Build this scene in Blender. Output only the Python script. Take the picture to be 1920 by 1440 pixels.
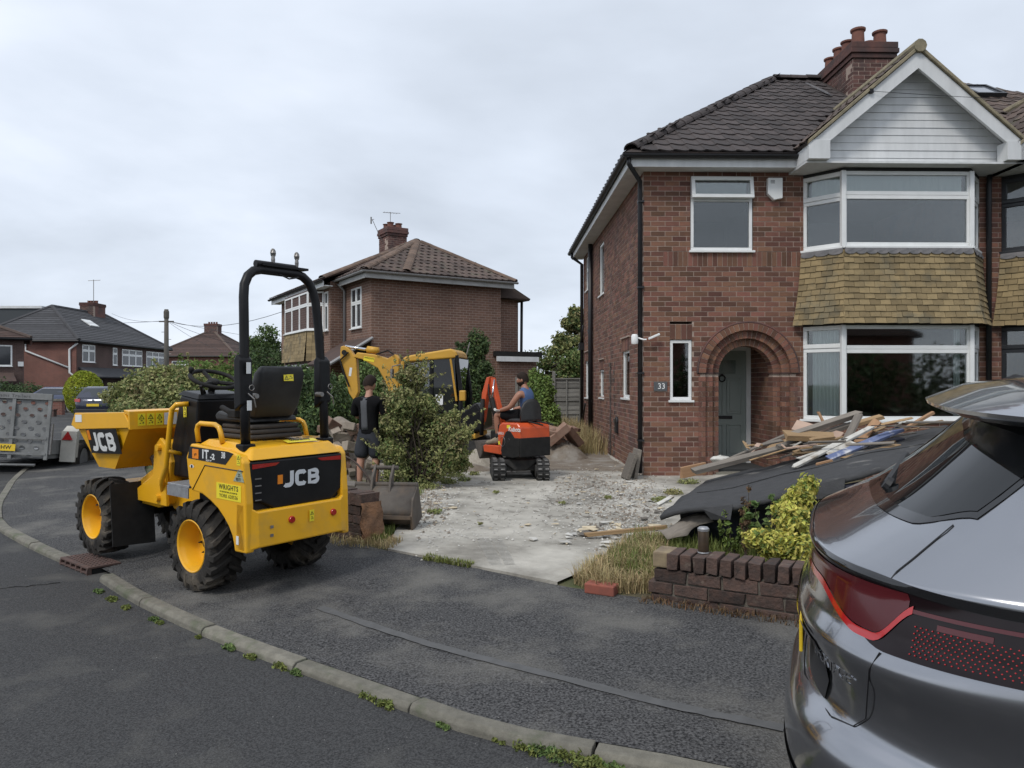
import bpy, bmesh, math, random
from math import sin, cos, pi, radians, sqrt, atan2
from mathutils import Vector, Matrix, Euler, noise
random.seed(7)
for o in list(bpy.data.objects): bpy.data.objects.remove(o)
scene = bpy.context.scene
col = scene.collection
V = Vector
# ------------------------------------------------------------------ camera
CAMH = 1.62
cd = bpy.data.cameras.new('camera'); cam = bpy.data.objects.new('camera', cd); col.objects.link(cam)
cam.location = (0, 0, CAMH); cam.rotation_euler = (radians(90), 0, 0)
cd.sensor_width = 36; cd.lens = 26.25; cd.clip_start = .05; cd.clip_end = 5000
scene.camera = cam
# ------------------------------------------------------------------ sky, sun, exposure
SUN_EL, SUN_AZ = radians(52), radians(215)      # azimuth clockwise from +Y
w = bpy.data.worlds.new('World'); scene.world = w; w.use_nodes = True
nt = w.node_tree; N = nt.nodes; LK = nt.links
for n in list(N): N.remove(n)
out = N.new('ShaderNodeOutputWorld'); bg = N.new('ShaderNodeBackground'); bg.inputs[1].default_value = .1
sky = N.new('ShaderNodeTexSky'); sky.sky_type = 'NISHITA'; sky.sun_disc = False
sky.sun_elevation = SUN_EL; sky.sun_rotation = SUN_AZ
tc = N.new('ShaderNodeTexCoord'); sep = N.new('ShaderNodeSeparateXYZ')
LK.new(tc.outputs['Generated'], sep.inputs[0])
def wm(op, a, b, clamp=False):
    n = N.new('ShaderNodeMath'); n.operation = op; n.use_clamp = clamp
    for i, s in enumerate((a, b)):
        if isinstance(s, (int, float)): n.inputs[i].default_value = s
        else: LK.new(s, n.inputs[i])
    return n.outputs[0]
zz = wm('ADD', wm('MAXIMUM', sep.outputs[2], 0.0), .22)
cmb = N.new('ShaderNodeCombineXYZ')
LK.new(wm('DIVIDE', sep.outputs[0], zz), cmb.inputs[0]); LK.new(wm('DIVIDE', sep.outputs[1], zz), cmb.inputs[1])
cmb.inputs[2].default_value = 3.7
n1 = N.new('ShaderNodeTexNoise'); n1.inputs['Scale'].default_value = .62; n1.inputs['Detail'].default_value = 6; n1.inputs['Roughness'].default_value = .52
n1.inputs['Distortion'].default_value = .35
LK.new(cmb.outputs[0], n1.inputs['Vector'])
n2 = N.new('ShaderNodeTexNoise'); n2.inputs['Scale'].default_value = 1.9; n2.inputs['Detail'].default_value = 5
LK.new(cmb.outputs[0], n2.inputs['Vector'])
f = wm('ADD', wm('MULTIPLY', n1.outputs[0], .78), wm('MULTIPLY', n2.outputs[0], .22))
rp = N.new('ShaderNodeValToRGB'); e = rp.color_ramp.elements
e[0].position = .36; e[0].color = (5.0, 5.5, 6.25, 1)
e[1].position = .64; e[1].color = (8.1, 8.65, 9.6, 1)
m_ = e.new(.5); m_.color = (6.5, 7.1, 8.05, 1)
LK.new(f, rp.inputs[0])
mx = N.new('ShaderNodeMix'); mx.data_type = 'RGBA'; mx.inputs[0].default_value = .93
LK.new(sky.outputs[0], mx.inputs[6]); LK.new(rp.outputs[0], mx.inputs[7])
LK.new(mx.outputs[2], bg.inputs[0]); LK.new(bg.outputs[0], out.inputs[0])
sl = bpy.data.lights.new('sun', 'SUN'); sl.energy = 1.5; sl.angle = radians(14); sl.color = (1, .96, .9)
so = bpy.data.objects.new('sun', sl); col.objects.link(so); so.location = (-20, -20, 40)
sd = V((sin(SUN_AZ)*cos(SUN_EL), cos(SUN_AZ)*cos(SUN_EL), sin(SUN_EL)))
so.rotation_euler = sd.to_track_quat('Z', 'Y').to_euler()
vs = scene.view_settings; vs.view_transform = 'Standard'; vs.look = 'None'; vs.exposure = .3; vs.gamma = 1
try: vs.use_curve_mapping = False
except Exception: pass
scene.render.resolution_x = 1024; scene.render.resolution_y = 768
# ------------------------------------------------------------------ materials
MATS = {}
def srgb(h):
    h = h.lstrip('#'); c = [int(h[i:i+2], 16)/255 for i in (0, 2, 4)]
    return tuple(x/12.92 if x <= .04045 else ((x+.055)/1.055)**2.4 for x in c)
def mat(name, c=(.5, .5, .5), c2=None, rough=.7, scale=6., metallic=0., bump=0., bscale=None, var=0., spec=.5, coat=0., detail=6., c3=None, s3=1., t3=.55, trans=0., stretch=None, w3=.08, hue=0.):
    """one node material: base colour mixed by noise, random value per piece, stains by a larger noise, bump"""
    if name in MATS: return MATS[name]
    m = bpy.data.materials.new(name); m.use_nodes = True; MATS[name] = m
    nt = m.node_tree; N = nt.nodes; L = nt.links
    b = N['Principled BSDF']
    b.inputs['Roughness'].default_value = rough; b.inputs['Metallic'].default_value = metallic
    b.inputs['Specular IOR Level'].default_value = spec
    b.inputs['Coat Weight'].default_value = coat; b.inputs['Coat Roughness'].default_value = .04
    tc = N.new('ShaderNodeTexCoord'); vec = tc.outputs['Object']
    if stretch:
        mp = N.new('ShaderNodeMapping'); mp.inputs['Scale'].default_value = stretch
        L.new(vec, mp.inputs[0]); vec = mp.outputs[0]
    cur = None
    def noise_(s, d=detail):
        n = N.new('ShaderNodeTexNoise'); n.inputs['Scale'].default_value = s; n.inputs['Detail'].default_value = d
        n.inputs['Roughness'].default_value = .62; L.new(vec, n.inputs['Vector']); return n.outputs[0]
    def mixc(f, a, bb, typ='MIX'):
        x = N.new('ShaderNodeMix'); x.data_type = 'RGBA'; x.blend_type = typ
        if isinstance(f, float): x.inputs[0].default_value = f
        else: L.new(f, x.inputs[0])
        for i, s in ((6, a), (7, bb)):
            if isinstance(s, tuple): x.inputs[i].default_value = (*s[:3], 1)
            else: L.new(s, x.inputs[i])
        return x.outputs[2]
    cur = tuple(c)
    if c2 is not None:
        r = N.new('ShaderNodeMapRange'); r.inputs[1].default_value = .33; r.inputs[2].default_value = .67
        L.new(noise_(scale), r.inputs[0]); cur = mixc(r.outputs[0], tuple(c), tuple(c2))
    if c3 is not None:
        r = N.new('ShaderNodeMapRange'); r.inputs[1].default_value = t3-w3; r.inputs[2].default_value = t3+w3
        L.new(noise_(s3, 7), r.inputs[0]); cur = mixc(r.outputs[0], cur, tuple(c3))
    if var:
        g = N.new('ShaderNodeNewGeometry'); oi = N.new('ShaderNodeObjectInfo')
        a = N.new('ShaderNodeMath'); a.operation = 'ADD'; L.new(g.outputs['Random Per Island'], a.inputs[0]); L.new(oi.outputs['Random'], a.inputs[1])
        fr = N.new('ShaderNodeMath'); fr.operation = 'FRACT'; L.new(a.outputs[0], fr.inputs[0])
        h = N.new('ShaderNodeHueSaturation')
        mr = N.new('ShaderNodeMapRange'); mr.inputs[3].default_value = 1-var; mr.inputs[4].default_value = 1+var
        L.new(fr.outputs[0], mr.inputs[0]); L.new(mr.outputs[0], h.inputs['Value'])
        if hue:
            wn = N.new('ShaderNodeTexWhiteNoise'); wn.noise_dimensions = '1D'; L.new(fr.outputs[0], wn.inputs['W'])
            m2 = N.new('ShaderNodeMapRange'); m2.inputs[3].default_value = .5-hue; m2.inputs[4].default_value = .5+hue
            L.new(wn.outputs[0], m2.inputs[0]); L.new(m2.outputs[0], h.inputs['Hue'])
        if isinstance(cur, tuple): h.inputs['Color'].default_value = (*cur[:3], 1)
        else: L.new(cur, h.inputs['Color'])
        cur = h.outputs[0]
    if isinstance(cur, tuple): b.inputs['Base Color'].default_value = (*cur[:3], 1)
    else: L.new(cur, b.inputs['Base Color'])
    if bump:
        bp = N.new('ShaderNodeBump'); bp.inputs['Strength'].default_value = 1; bp.inputs['Distance'].default_value = bump
        L.new(noise_(bscale or scale*4), bp.inputs['Height']); L.new(bp.outputs[0], b.inputs['Normal'])
    if trans:
        t = N.new('ShaderNodeBsdfTranslucent'); ms = N.new('ShaderNodeMixShader'); ms.inputs[0].default_value = trans
        if isinstance(cur, tuple): t.inputs[0].default_value = (*cur[:3], 1)
        else: L.new(cur, t.inputs[0])
        L.new(b.outputs[0], ms.inputs[1]); L.new(t.outputs[0], ms.inputs[2]); L.new(ms.outputs[0], N['Material Output'].inputs[0])
    return m
def glass_mat(name, tint=(.012, .014, .016), rough=.03, alpha=None):
    """window glass: a dark reflecting pane that lets part of the view through"""
    if name in MATS: return MATS[name]
    m = bpy.data.materials.new(name); m.use_nodes = True; MATS[name] = m
    N = m.node_tree.nodes; L = m.node_tree.links
    b = N['Principled BSDF']; b.inputs['Base Color'].default_value = (*tint, 1); b.inputs['Roughness'].default_value = rough; b.inputs['IOR'].default_value = 1.52
    b.inputs['Specular IOR Level'].default_value = .6
    if alpha is not None:
        t = N.new('ShaderNodeBsdfTransparent'); t.inputs[0].default_value = (.86, .9, .89, 1)
        g = N.new('ShaderNodeBsdfGlossy'); g.inputs['Roughness'].default_value = rough
        fr = N.new('ShaderNodeFresnel'); fr.inputs[0].default_value = 1.5
        ad = N.new('ShaderNodeMath'); ad.operation = 'ADD'; ad.inputs[1].default_value = 1-alpha; ad.use_clamp = True
        L.new(fr.outputs[0], ad.inputs[0])
        s = N.new('ShaderNodeMixShader'); L.new(ad.outputs[0], s.inputs[0]); L.new(t.outputs[0], s.inputs[1]); L.new(g.outputs[0], s.inputs[2])
        L.new(s.outputs[0], N['Material Output'].inputs[0])
    return m
# ------------------------------------------------------------------ mesh helpers
class MB:
    def __init__(s, M=None): s.v = []; s.f = []; s.M = M or Matrix.Identity(4)
    def add(s, vs, fs, M=None):
        k = len(s.v); M = s.M @ M if M else s.M
        s.v += [M @ V(p) for p in vs]; s.f += [tuple(i+k for i in f) for f in fs]; return s
    def box(s, a, b, M=None):
        x0, y0, z0 = a; x1, y1, z1 = b
        return s.add([(x0,y0,z0),(x1,y0,z0),(x1,y1,z0),(x0,y1,z0),(x0,y0,z1),(x1,y0,z1),(x1,y1,z1),(x0,y1,z1)],
                     [(3,2,1,0),(4,5,6,7),(0,1,5,4),(1,2,6,5),(2,3,7,6),(3,0,4,7)], M)
    def cbox(s, c, d, M=None):
        return s.box([c[i]-d[i]/2 for i in range(3)], [c[i]+d[i]/2 for i in range(3)], M)
    def prism(s, pts, d0, d1, axis='y', M=None, caps=True):
        """pts: 2D outline; extruded along axis from d0 to d1"""
        def P(p, d): return {'x': (d, p[0], p[1]), 'y': (p[0], d, p[1]), 'z': (p[0], p[1], d)}[axis]
        n = len(pts); vs = [P(p, d0) for p in pts]+[P(p, d1) for p in pts]
        fs = [(i, (i+1) % n, n+(i+1) % n, n+i) for i in range(n)]
        if caps: fs += [tuple(range(n))[::-1], tuple(range(n, 2*n))]
        return s.add(vs, fs, M)
    def tube(s, pts, r, n=8, M=None, closed=False, cap=True):
        pts = [V(p) for p in pts]; m = len(pts); rs = r if isinstance(r, (list, tuple)) else [r]*m
        vs = []; up = None
        for i, p in enumerate(pts):
            a = pts[i-1] if (i > 0 or closed) else p; b = pts[(i+1) % m] if (i < m-1 or closed) else p
            t = (b-a); t = t.normalized() if t.length > 1e-9 else V((0, 0, 1))
            if up is None: up = V((0, 0, 1)) if abs(t.z) < .9 else V((1, 0, 0))
            x = t.cross(up); x = x.normalized() if x.length > 1e-6 else t.orthogonal().normalized(); y = x.cross(t).normalized(); up = y
            vs += [p + (x*cos(2*pi*k/n)+y*sin(2*pi*k/n))*rs[i] for k in range(n)]
        fs = []
        for i in range(m if closed else m-1):
            j = (i+1) % m
            fs += [(i*n+k, i*n+(k+1) % n, j*n+(k+1) % n, j*n+k) for k in range(n)]
        if cap and not closed: fs += [tuple(range(n))[::-1], tuple((m-1)*n+k for k in range(n))]
        return s.add(vs, fs, M)
    def lathe(s, prof, n=24, M=None, axis='z', closed=False, cap=(True, True)):
        """prof: (radius, height)"""
        vs = []
        for r, h in prof:
            for k in range(n):
                a = 2*pi*k/n; c, d = r*cos(a), r*sin(a)
                vs.append({'z': (c, d, h), 'y': (c, h, d), 'x': (h, c, d)}[axis])
        m = len(prof); fs = []
        for i in range(m if closed else m-1):
            j = (i+1) % m
            fs += [(i*n+k, i*n+(k+1) % n, j*n+(k+1) % n, j*n+k) for k in range(n)]
        if not closed and cap[0]: fs.append(tuple(range(n))[::-1])
        if not closed and cap[1]: fs.append(tuple((m-1)*n+k for k in range(n)))
        return s.add(vs, fs, M)
    def grid(s, P, M=None, close_u=False):
        """P: rows of points"""
        R = len(P); C = len(P[0]); vs = [p for r in P for p in r]; fs = []
        for i in range(R-1):
            for j in range(C if close_u else C-1):
                k = (j+1) % C
                fs.append((i*C+j, i*C+k, (i+1)*C+k, (i+1)*C+j))
        return s.add(vs, fs, M)
    def mesh(s, name='m'):
        me = bpy.data.meshes.new(name); me.from_pydata([tuple(p) for p in s.v], [], s.f); me.update(); return me
    def build(s, name, m, parent=None, smooth=False, bevel=0., seg=2, solid=0., subdiv=0, fix=True, autosmooth=None):
        me = s.mesh(name)
        if fix:
            bm = bmesh.new(); bm.from_mesh(me); bmesh.ops.recalc_face_normals(bm, faces=bm.faces); bm.to_mesh(me); bm.free()
        return obj(name, me, m, parent, smooth, bevel, seg, solid, subdiv, autosmooth)
def obj(name, me, m=None, parent=None, smooth=False, bevel=0., seg=2, solid=0., subdiv=0, autosmooth=None):
    o = bpy.data.objects.new(name, me); col.objects.link(o)
    if m is not None and not me.materials:
        for x in (m if isinstance(m, (list, tuple)) else [m]): me.materials.append(x)
    if parent is not None: o.parent = parent
    if smooth or autosmooth: me.polygons.foreach_set('use_smooth', [True]*len(me.polygons))
    if autosmooth:
        bm = bmesh.new(); bm.from_mesh(me)
        for ed in bm.edges:
            if len(ed.link_faces) == 2 and ed.calc_face_angle(0) > radians(autosmooth): ed.smooth = False
        bm.to_mesh(me); bm.free()
    if solid: md = o.modifiers.new('s', 'SOLIDIFY'); md.thickness = solid; md.offset = 0
    if bevel:
        md = o.modifiers.new('b', 'BEVEL'); md.width = bevel; md.segments = seg; md.limit_method = 'ANGLE'; md.angle_limit = radians(35); md.harden_normals = False
    if subdiv: md = o.modifiers.new('d', 'SUBSURF'); md.levels = subdiv; md.render_levels = subdiv
    return o
def tag(o, label=None, cat=None, group=None, kind=None):
    if label: o['label'] = label
    if cat: o['category'] = cat
    if group: o['group'] = group
    if kind: o['kind'] = kind
    return o
def empty(name, loc=(0, 0, 0), rz=0., label=None, cat=None, group=None, kind=None, rot=None):
    o = bpy.data.objects.new(name, None); col.objects.link(o); o.location = loc; o.empty_display_size = .1
    o.rotation_euler = rot if rot else (0, 0, rz)
    return tag(o, label, cat, group, kind)
def copy_tree(o, parent=None):
    c = o.copy(); col.objects.link(c); c.parent = parent
    for ch in [x for x in bpy.data.objects if x.parent == o]: copy_tree(ch, c)
    return c
def text(name, body, size, M, m, parent=None, offset=0., sx=1., ext=.001, align='CENTER', sp=1., shear=0.):
    """flat lettering as a mesh; M maps local x right, y up, z out"""
    cu = bpy.data.curves.new('t', 'FONT'); cu.body = body; cu.size = size; cu.align_x = align; cu.align_y = 'CENTER'
    cu.extrude = ext; cu.offset = offset; cu.space_character = sp; cu.shear = shear; cu.resolution_u = 3
    to = bpy.data.objects.new('t', cu); col.objects.link(to)
    dg = bpy.context.evaluated_depsgraph_get(); me = bpy.data.meshes.new_from_object(to.evaluated_get(dg))
    bpy.data.objects.remove(to); bpy.data.curves.remove(cu)
    me.transform(M @ Matrix.Diagonal((sx, 1, 1, 1)))
    me.materials.clear()
    return obj(name, me, m, parent)
def frame(o, x, y):
    """matrix with origin o, x right, y up, z = x cross y"""
    x = V(x).normalized(); y = V(y); y = (y - x*y.dot(x)).normalized(); z = x.cross(y); o = V(o)
    return Matrix(((x.x, y.x, z.x, o.x), (x.y, y.y, z.y, o.y), (x.z, y.z, z.z, o.z), (0, 0, 0, 1)))
def at(px, py, Y): return V(((px-960)/1400*Y, Y, CAMH-(py-720)/1400*Y))
def T(x, y, z): return Matrix.Translation((x, y, z))
def RZ(a): return Matrix.Rotation(a, 4, 'Z')
def RX(a): return Matrix.Rotation(a, 4, 'X')
def RY(a): return Matrix.Rotation(a, 4, 'Y')
def lerp(a, b, t): return a+(b-a)*t
def poly_at(P, n):
    """resample polyline to n points"""
    P = [V((*p, 0)) if len(p) == 2 else V(p) for p in P]; d = [0]
    for a, b in zip(P, P[1:]): d.append(d[-1]+(b-a).length)
    r = []
    for i in range(n):
        t = d[-1]*i/(n-1); k = 0
        while k < len(P)-2 and d[k+1] < t: k += 1
        r.append(P[k].lerp(P[k+1], (t-d[k])/max(1e-9, d[k+1]-d[k])))
    return r
def smooth_poly(P, it=2):
    P = [V((*p, 0)) for p in P]
    for _ in range(it):
        Q = [P[0]]
        for a, b in zip(P, P[1:]): Q += [a.lerp(b, .25), a.lerp(b, .75)]
        P = Q+[P[-1]]
    return P
def nz(x, y, s=1., k=0.): return noise.noise(V((x*s, y*s, k)))
def leaf_mesh(blobs, size, seed=0, shell=.55, flat=.0, aspect=.55, wob=.35):
    """blobs: (centre, radii, count): folded leaf faces spread through the outer part of uneven ellipsoids"""
    rnd = random.Random(seed); vs = []; fs = []
    for c, r, n in blobs:
        c = V(c); ph = rnd.random()*50
        for i in range(n):
            d = V((rnd.gauss(0, 1), rnd.gauss(0, 1), rnd.gauss(0, 1))).normalized()
            k = (shell+(1-shell)*rnd.random()**.6)*(1+wob*noise.noise(d*1.9+V((ph, 0, 0)))+wob*.6*noise.noise(d*4.7+V((0, ph, 0))))
            p = c+V((d.x*r[0], d.y*r[1], d.z*r[2]))*k
            nn = (d*.7+V((rnd.gauss(0, .6), rnd.gauss(0, .6), rnd.gauss(0, .6)+.25))).normalized()
            a = nn.orthogonal().normalized(); a = Matrix.Rotation(rnd.random()*6.28, 3, nn) @ a; b = nn.cross(a)
            s = size*(.6+.8*rnd.random()); k0 = len(vs)
            vs += [p-a*s*.5, p+b*s*aspect*.5+nn*s*.1, p+a*s*.5-nn*s*.12, p-b*s*aspect*.5+nn*s*.1]
            fs += [(k0, k0+1, k0+2), (k0, k0+2, k0+3)]
    me = bpy.data.meshes.new('leaves'); me.from_pydata([tuple(v) for v in vs], [], fs); me.update(); return me
def twigs(base, tips, r=.012, n=5, seed=0):
    rnd = random.Random(seed); mb = MB()
    for t in tips:
        b = V(base); t = V(t); m1 = b.lerp(t, .35)+V((rnd.gauss(0, .06), rnd.gauss(0, .06), .05)); m2 = b.lerp(t, .7)+V((rnd.gauss(0, .08), rnd.gauss(0, .08), .03))
        mb.tube([b, m1, m2, t], [r, r*.75, r*.5, r*.2], n)
    return mb
def grass_mesh(pts, h, wd=.006, seed=0, lean=.5):
    """blades rooted at pts"""
    rnd = random.Random(seed); vs = []; fs = []
    for p in pts:
        a = rnd.random()*6.28; hh = h*(.45+.8*rnd.random()); l = lean*hh*rnd.random(); d = V((cos(a), sin(a), 0)); s = V((-sin(a), cos(a), 0))*wd
        k = len(vs); p = V(p)
        vs += [p-s, p+s, p+d*l*.4+V((0, 0, hh*.6))+s*.7, p+d*l*.4+V((0, 0, hh*.6))-s*.7, p+d*l+V((0, 0, hh*(1-.3*l/hh)))]
        fs += [(k, k+1, k+2, k+3), (k+3, k+2, k+4)]
    me = bpy.data.meshes.new('blades'); me.from_pydata([tuple(v) for v in vs], [], fs); me.update(); return me
# ------------------------------------------------------------------ ground, road, pavement, kerb, drive
M_asph = mat('asphalt', (.026, .026, .027), (.068, .0685, .069), rough=.92, scale=95, detail=1.2, bump=.005, bscale=140, c3=(.105, .102, .093), s3=1.3, t3=.63, w3=.12, spec=.3)
M_tar = mat('tarmac', (.015, .015, .016), (.108, .107, .107), rough=.9, scale=80, detail=1.2, bump=.008, bscale=110, c3=(.16, .153, .138), s3=1.2, t3=.61, w3=.12, spec=.3)
M_kerb = mat('kerb_concrete', (.20, .188, .155), (.13, .122, .10), rough=.95, scale=14, bump=.004, bscale=120, c3=(.10, .11, .07), s3=5, t3=.62, var=.12)
M_conc = mat('drive_concrete', (.185, .172, .148), (.265, .248, .213), rough=.95, scale=7, bump=.006, bscale=60, c3=(.49, .465, .41), s3=1.3, t3=.51, w3=.13)
M_soil = mat('garden_soil', (.085, .075, .045), (.13, .11, .06), rough=1, scale=9, bump=.02, bscale=40, c3=(.06, .085, .025), s3=2, t3=.5)
M_far = mat('far_ground', (.05, .07, .03), (.08, .09, .05), rough=1, scale=.3)
M_mud = mat('bare_earth', (.15, .12, .092), (.22, .185, .145), rough=1, scale=6, bump=.02, bscale=25, c3=(.28, .26, .23), s3=2.2, t3=.55)

KERB = [(20, -7.5), (14, -3.7), (9, -.8), (5, 1.2), (2.5, 2.3), (1.6, 2.7), (.871, 2.983), (.733, 3.073), (.358, 3.211), (-.01, 3.331), (-.321, 3.564), (-.692, 3.846), (-1.057, 4.11), (-1.59, 4.51), (-2.09, 4.92),
        (-2.75, 5.52), (-3.37, 6.19), (-3.92, 6.65), (-4.58, 7.24), (-5.62, 8.24), (-6.5, 9.5), (-7.2, 10.7), (-8.03, 12.1), (-9.2, 14.4), (-10.6, 18), (-13, 25), (-17, 40), (-20, 60), (-24, 100)]
PROP = [(22, -4.5), (15, -1.4), (10, .9), (5.5, 2.7), (2.9, 3.95), (1.75, 4.61), (.94, 5.08), (.31, 5.43), (-.2, 5.88), (-1.09, 6.55), (-1.4, 6.82), (-2.5, 7.85), (-4, 9.4), (-5.6, 11.5), (-6.4, 13), (-7.4, 15.2), (-8.8, 18.6), (-11, 25.5), (-15, 40.5), (-18, 60), (-22, 100)]
KERB_Z = .09; PAV_IN = .165
def GZ(x, y):
    """height of the yard and gardens"""
    return .165 - .055*min(1, max(0, (y-6.5)/5)) + .008*nz(x, y, .9)
g = MB(); g.add([(-1500, -300, -.03), (1500, -300, -.03), (1500, 3000, -.03), (-1500, 3000, -.03)], [(0, 1, 2, 3)])
tag(g.build('ground', M_far), 'open ground reaching to the horizon behind the houses', 'ground', kind='structure')
rm = MB(); rows = []
for i in range(41):
    x = -60+85*i/40; rows.append([(x, -14+94*j/46, .045) for j in range(47)])
rm.grid(rows)
tag(rm.build('road', M_asph), 'dark worn asphalt road surface running past the kerb', 'road', kind='structure')
# pavement between kerb and property line
NP = 150
def match_prop(P, k):
    return P
K = poly_at([tuple(p[:2]) for p in smooth_poly(KERB, 1)], 420); PR = poly_at([tuple(p[:2]) for p in PROP], 420)
def near_prop(p):
    best = min(range(len(PR)-1), key=lambda i: (PR[i]-p).length)
    return PR[best]
rows = []
# monotone matching of the two lines by nearest points
last = 0; pairs = []
for p in K:
    b = min(range(last, min(len(PR), last+40)), key=lambda i: (PR[i]-p).length); last = b; pairs.append((p, PR[b]))
M_ = 14
for p, q in pairs:
    r = []
    d = (q-p).normalized() if (q-p).length > 0 else V((0, 1, 0))
    for j in range(M_+1):
        t = j/M_; x = lerp(p.x, q.x, t); y = lerp(p.y, q.y, t)
        if j == 0: x += d.x*.003; y += d.y*.003
        r.append((x, y, KERB_Z-.008+(PAV_IN-KERB_Z)*t**.8+.003*nz(x, y, 1.3)*min(1, t*6)*min(1, (1-t)*6)))
    rows.append(r)
pm = MB(); pm.grid(rows)
tag(pm.build('pavement', M_tar, smooth=True), 'coarse dark tarmac pavement between kerb and gardens', 'pavement', kind='structure')
def PZ(x, y):
    """pavement height at a point"""
    p = V((x, y, 0)); a = min((p-k).length for k in K); b = min((p-k).length for k in PR); t = a/(a+b+1e-6)
    return KERB_Z-.008+(PAV_IN-KERB_Z)*t**.8
# tarmac repair seam along the pavement
M_seam = mat('tar_seam', (.10, .10, .10), (.075, .075, .075), rough=.8, scale=12, bump=.001)
seam = [(600, 1140), (655, 1160), (720, 1182), (800, 1208), (900, 1235), (1010, 1262), (1120, 1290), (1230, 1318), (1340, 1342), (1470, 1368)]
def onpav(px, py, z=.12):
    Y = 1400*(CAMH-z)/(py-720); X = (px-960)/1400*Y; z = PZ(X, Y); Y = 1400*(CAMH-z)/(py-720); X = (px-960)/1400*Y
    return V((X, Y, PZ(X, Y)))
sp = [onpav(*p) for p in seam]; sp = poly_at([tuple(p) for p in sp], 50)
sm = MB(); rows = [[], []]
for i, p in enumerate(sp):
    a = sp[max(0, i-1)]; b = sp[min(len(sp)-1, i+1)]; t = (b-a).normalized(); nrm = V((-t.y, t.x, 0))
    wd = .032+.012*nz(i*.3, 1)
    for k, s in ((0, 1), (1, -1)):
        q = p+nrm*wd*s*(1+.3*nz(i*.9, 5*k)); rows[k].append((q.x, q.y, PZ(q.x, q.y)+.006))
sm.grid(rows); tag(sm.build('pavement_seam', M_seam), 'pale sealed trench seam running along the tarmac pavement', 'seam', kind='structure')
# kerb stones
kerb = empty('kerb', kind='structure', label='worn concrete kerb edging the road', cat='kerb')
ln = 0; cuts = [0]; tot = sum((b-a).length for a, b in zip(K, K[1:]))
def at_len(t):
    acc = 0
    for a, b in zip(K, K[1:]):
        d = (b-a).length
        if acc+d >= t: return a.lerp(b, (t-acc)/d), (b-a).normalized()
        acc += d
    return K[-1], (K[-1]-K[-2]).normalized()
DR0, DR1 = V((-3.92, 6.65, 0)), V((-3.37, 6.19, 0))
rk = random.Random(3); t = 0; nstone = 0
while t < tot-2:
    p, _ = at_len(t); far = (p.y > 20 or p.x > 6)
    L_ = (.9 if not far else 3.0)*(.94+.12*rk.random())
    if nstone > 110: break
    P = [at_len(t+(L_-.012)*i/3) for i in range(4)]
    mid = P[1][0]
    if (mid-(DR0+DR1)/2).length > .50:
        mb = MB(); rows = []; dz = rk.uniform(-.006, .008)
        for q, d in P:
            n_ = V((-d.y, d.x, 0)); n_ = n_ if n_.dot(V((0, -1, 0))+V((-.6, 0, 0))) > 0 else -n_   # towards the road
            o_ = q+n_*.0; e_ = q+n_*.098
            z = KERB_Z+dz
            rows.append([(o_.x, o_.y, -.06), (o_.x, o_.y, z), (e_.x-n_.x*.02, e_.y-n_.y*.02, z), (e_.x, e_.y, z-.02), (e_.x+n_.x*.012, e_.y+n_.y*.012, -.06)])
        mb.grid(rows); mb.f += [(0, 1, 2, 3, 4), tuple(15+i for i in range(5))[::-1]]
        mb.build('kerb_stone', M_kerb, kerb, bevel=.006); nstone += 1
    t += L_
# gully drain set in the kerb
M_iron = mat('rusty_iron', (.11, .062, .05), (.07, .048, .042), rough=.85, scale=25, bump=.003, bscale=80)
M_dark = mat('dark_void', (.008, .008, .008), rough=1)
dd = (DR1-DR0).normalized(); dn = V((-dd.y, dd.x, 0)); dn = -dn if dn.y > 0 else dn
dl = (DR1-DR0).length; Dm = frame((DR0.x, DR0.y, 0), (dd.x, dd.y, 0), (-dn.x, -dn.y, 0))   # x along kerb, y inward
drain = empty('kerb_gully', (0, 0, 0), label='rusty cast iron kerb gully with patterned cover by the dumper front wheel', cat='drain cover')
mb = MB(Dm); mb.box((.06, -.115, KERB_Z+.000), (dl-.06, .15, KERB_Z+.018)); mb.build('cover', M_iron, drain, bevel=.004)
mb = MB(Dm)
for i in range(11):
    for j in range(7):
        mb.cbox((.08+(dl-.16)*(i+.5)/11, -.09+.22*(j+.5)/7, KERB_Z+.020), (.026, .010, .007), T(0, 0, 0))
tag(mb.build('tread_bars', M_iron, drain), kind='stuff')
mb = MB(Dm)
for i in range(6): mb.box((.06+(dl-.145)*i/5.0, -.12, -.02), (.085+(dl-.145)*i/5.0, -.085, KERB_Z))
mb.box((.06, -.122, .055), (dl-.06, -.10, .065)); mb.build('grille', M_iron, drain)
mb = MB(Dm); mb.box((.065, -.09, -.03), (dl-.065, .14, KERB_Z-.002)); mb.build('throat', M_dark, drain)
# gardens and yard
rows = []
for i in range(90):
    k = 60+i*3; k = min(k, 419)
    q = PR[k]; r = []
    for j in range(15):
        s = (j/14)**1.6; x = q.x+s*(6-q.x*.35 - (0)); y = q.y+s*(30-q.y*.3)
        x = q.x + s*(9 if q.x > -3 else 12); y = q.y+s*28
        r.append((x, y, GZ(x, y)-.012))
    rows.append(r)
gm = MB(); gm.grid(rows)
tag(gm.build('garden_ground', M_soil, smooth=True), 'rough garden soil and thin grass round the driveway', 'ground', kind='structure')
left = [(-1.09, 6.56), (-1.2, 8), (-1.3, 10), (-1.9, 12), (-3.2, 14), (-3.6, 17), (-3.6, 24)]
right = [(.33, 5.44), (.52, 5.7), (.85, 6.3), (1.4, 7.1), (2.3, 8.3), (3.3, 10.2), (3.9, 12), (3.9, 24)]
LL = poly_at(left, 80); RR = poly_at(right, 80); rows = []
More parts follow.
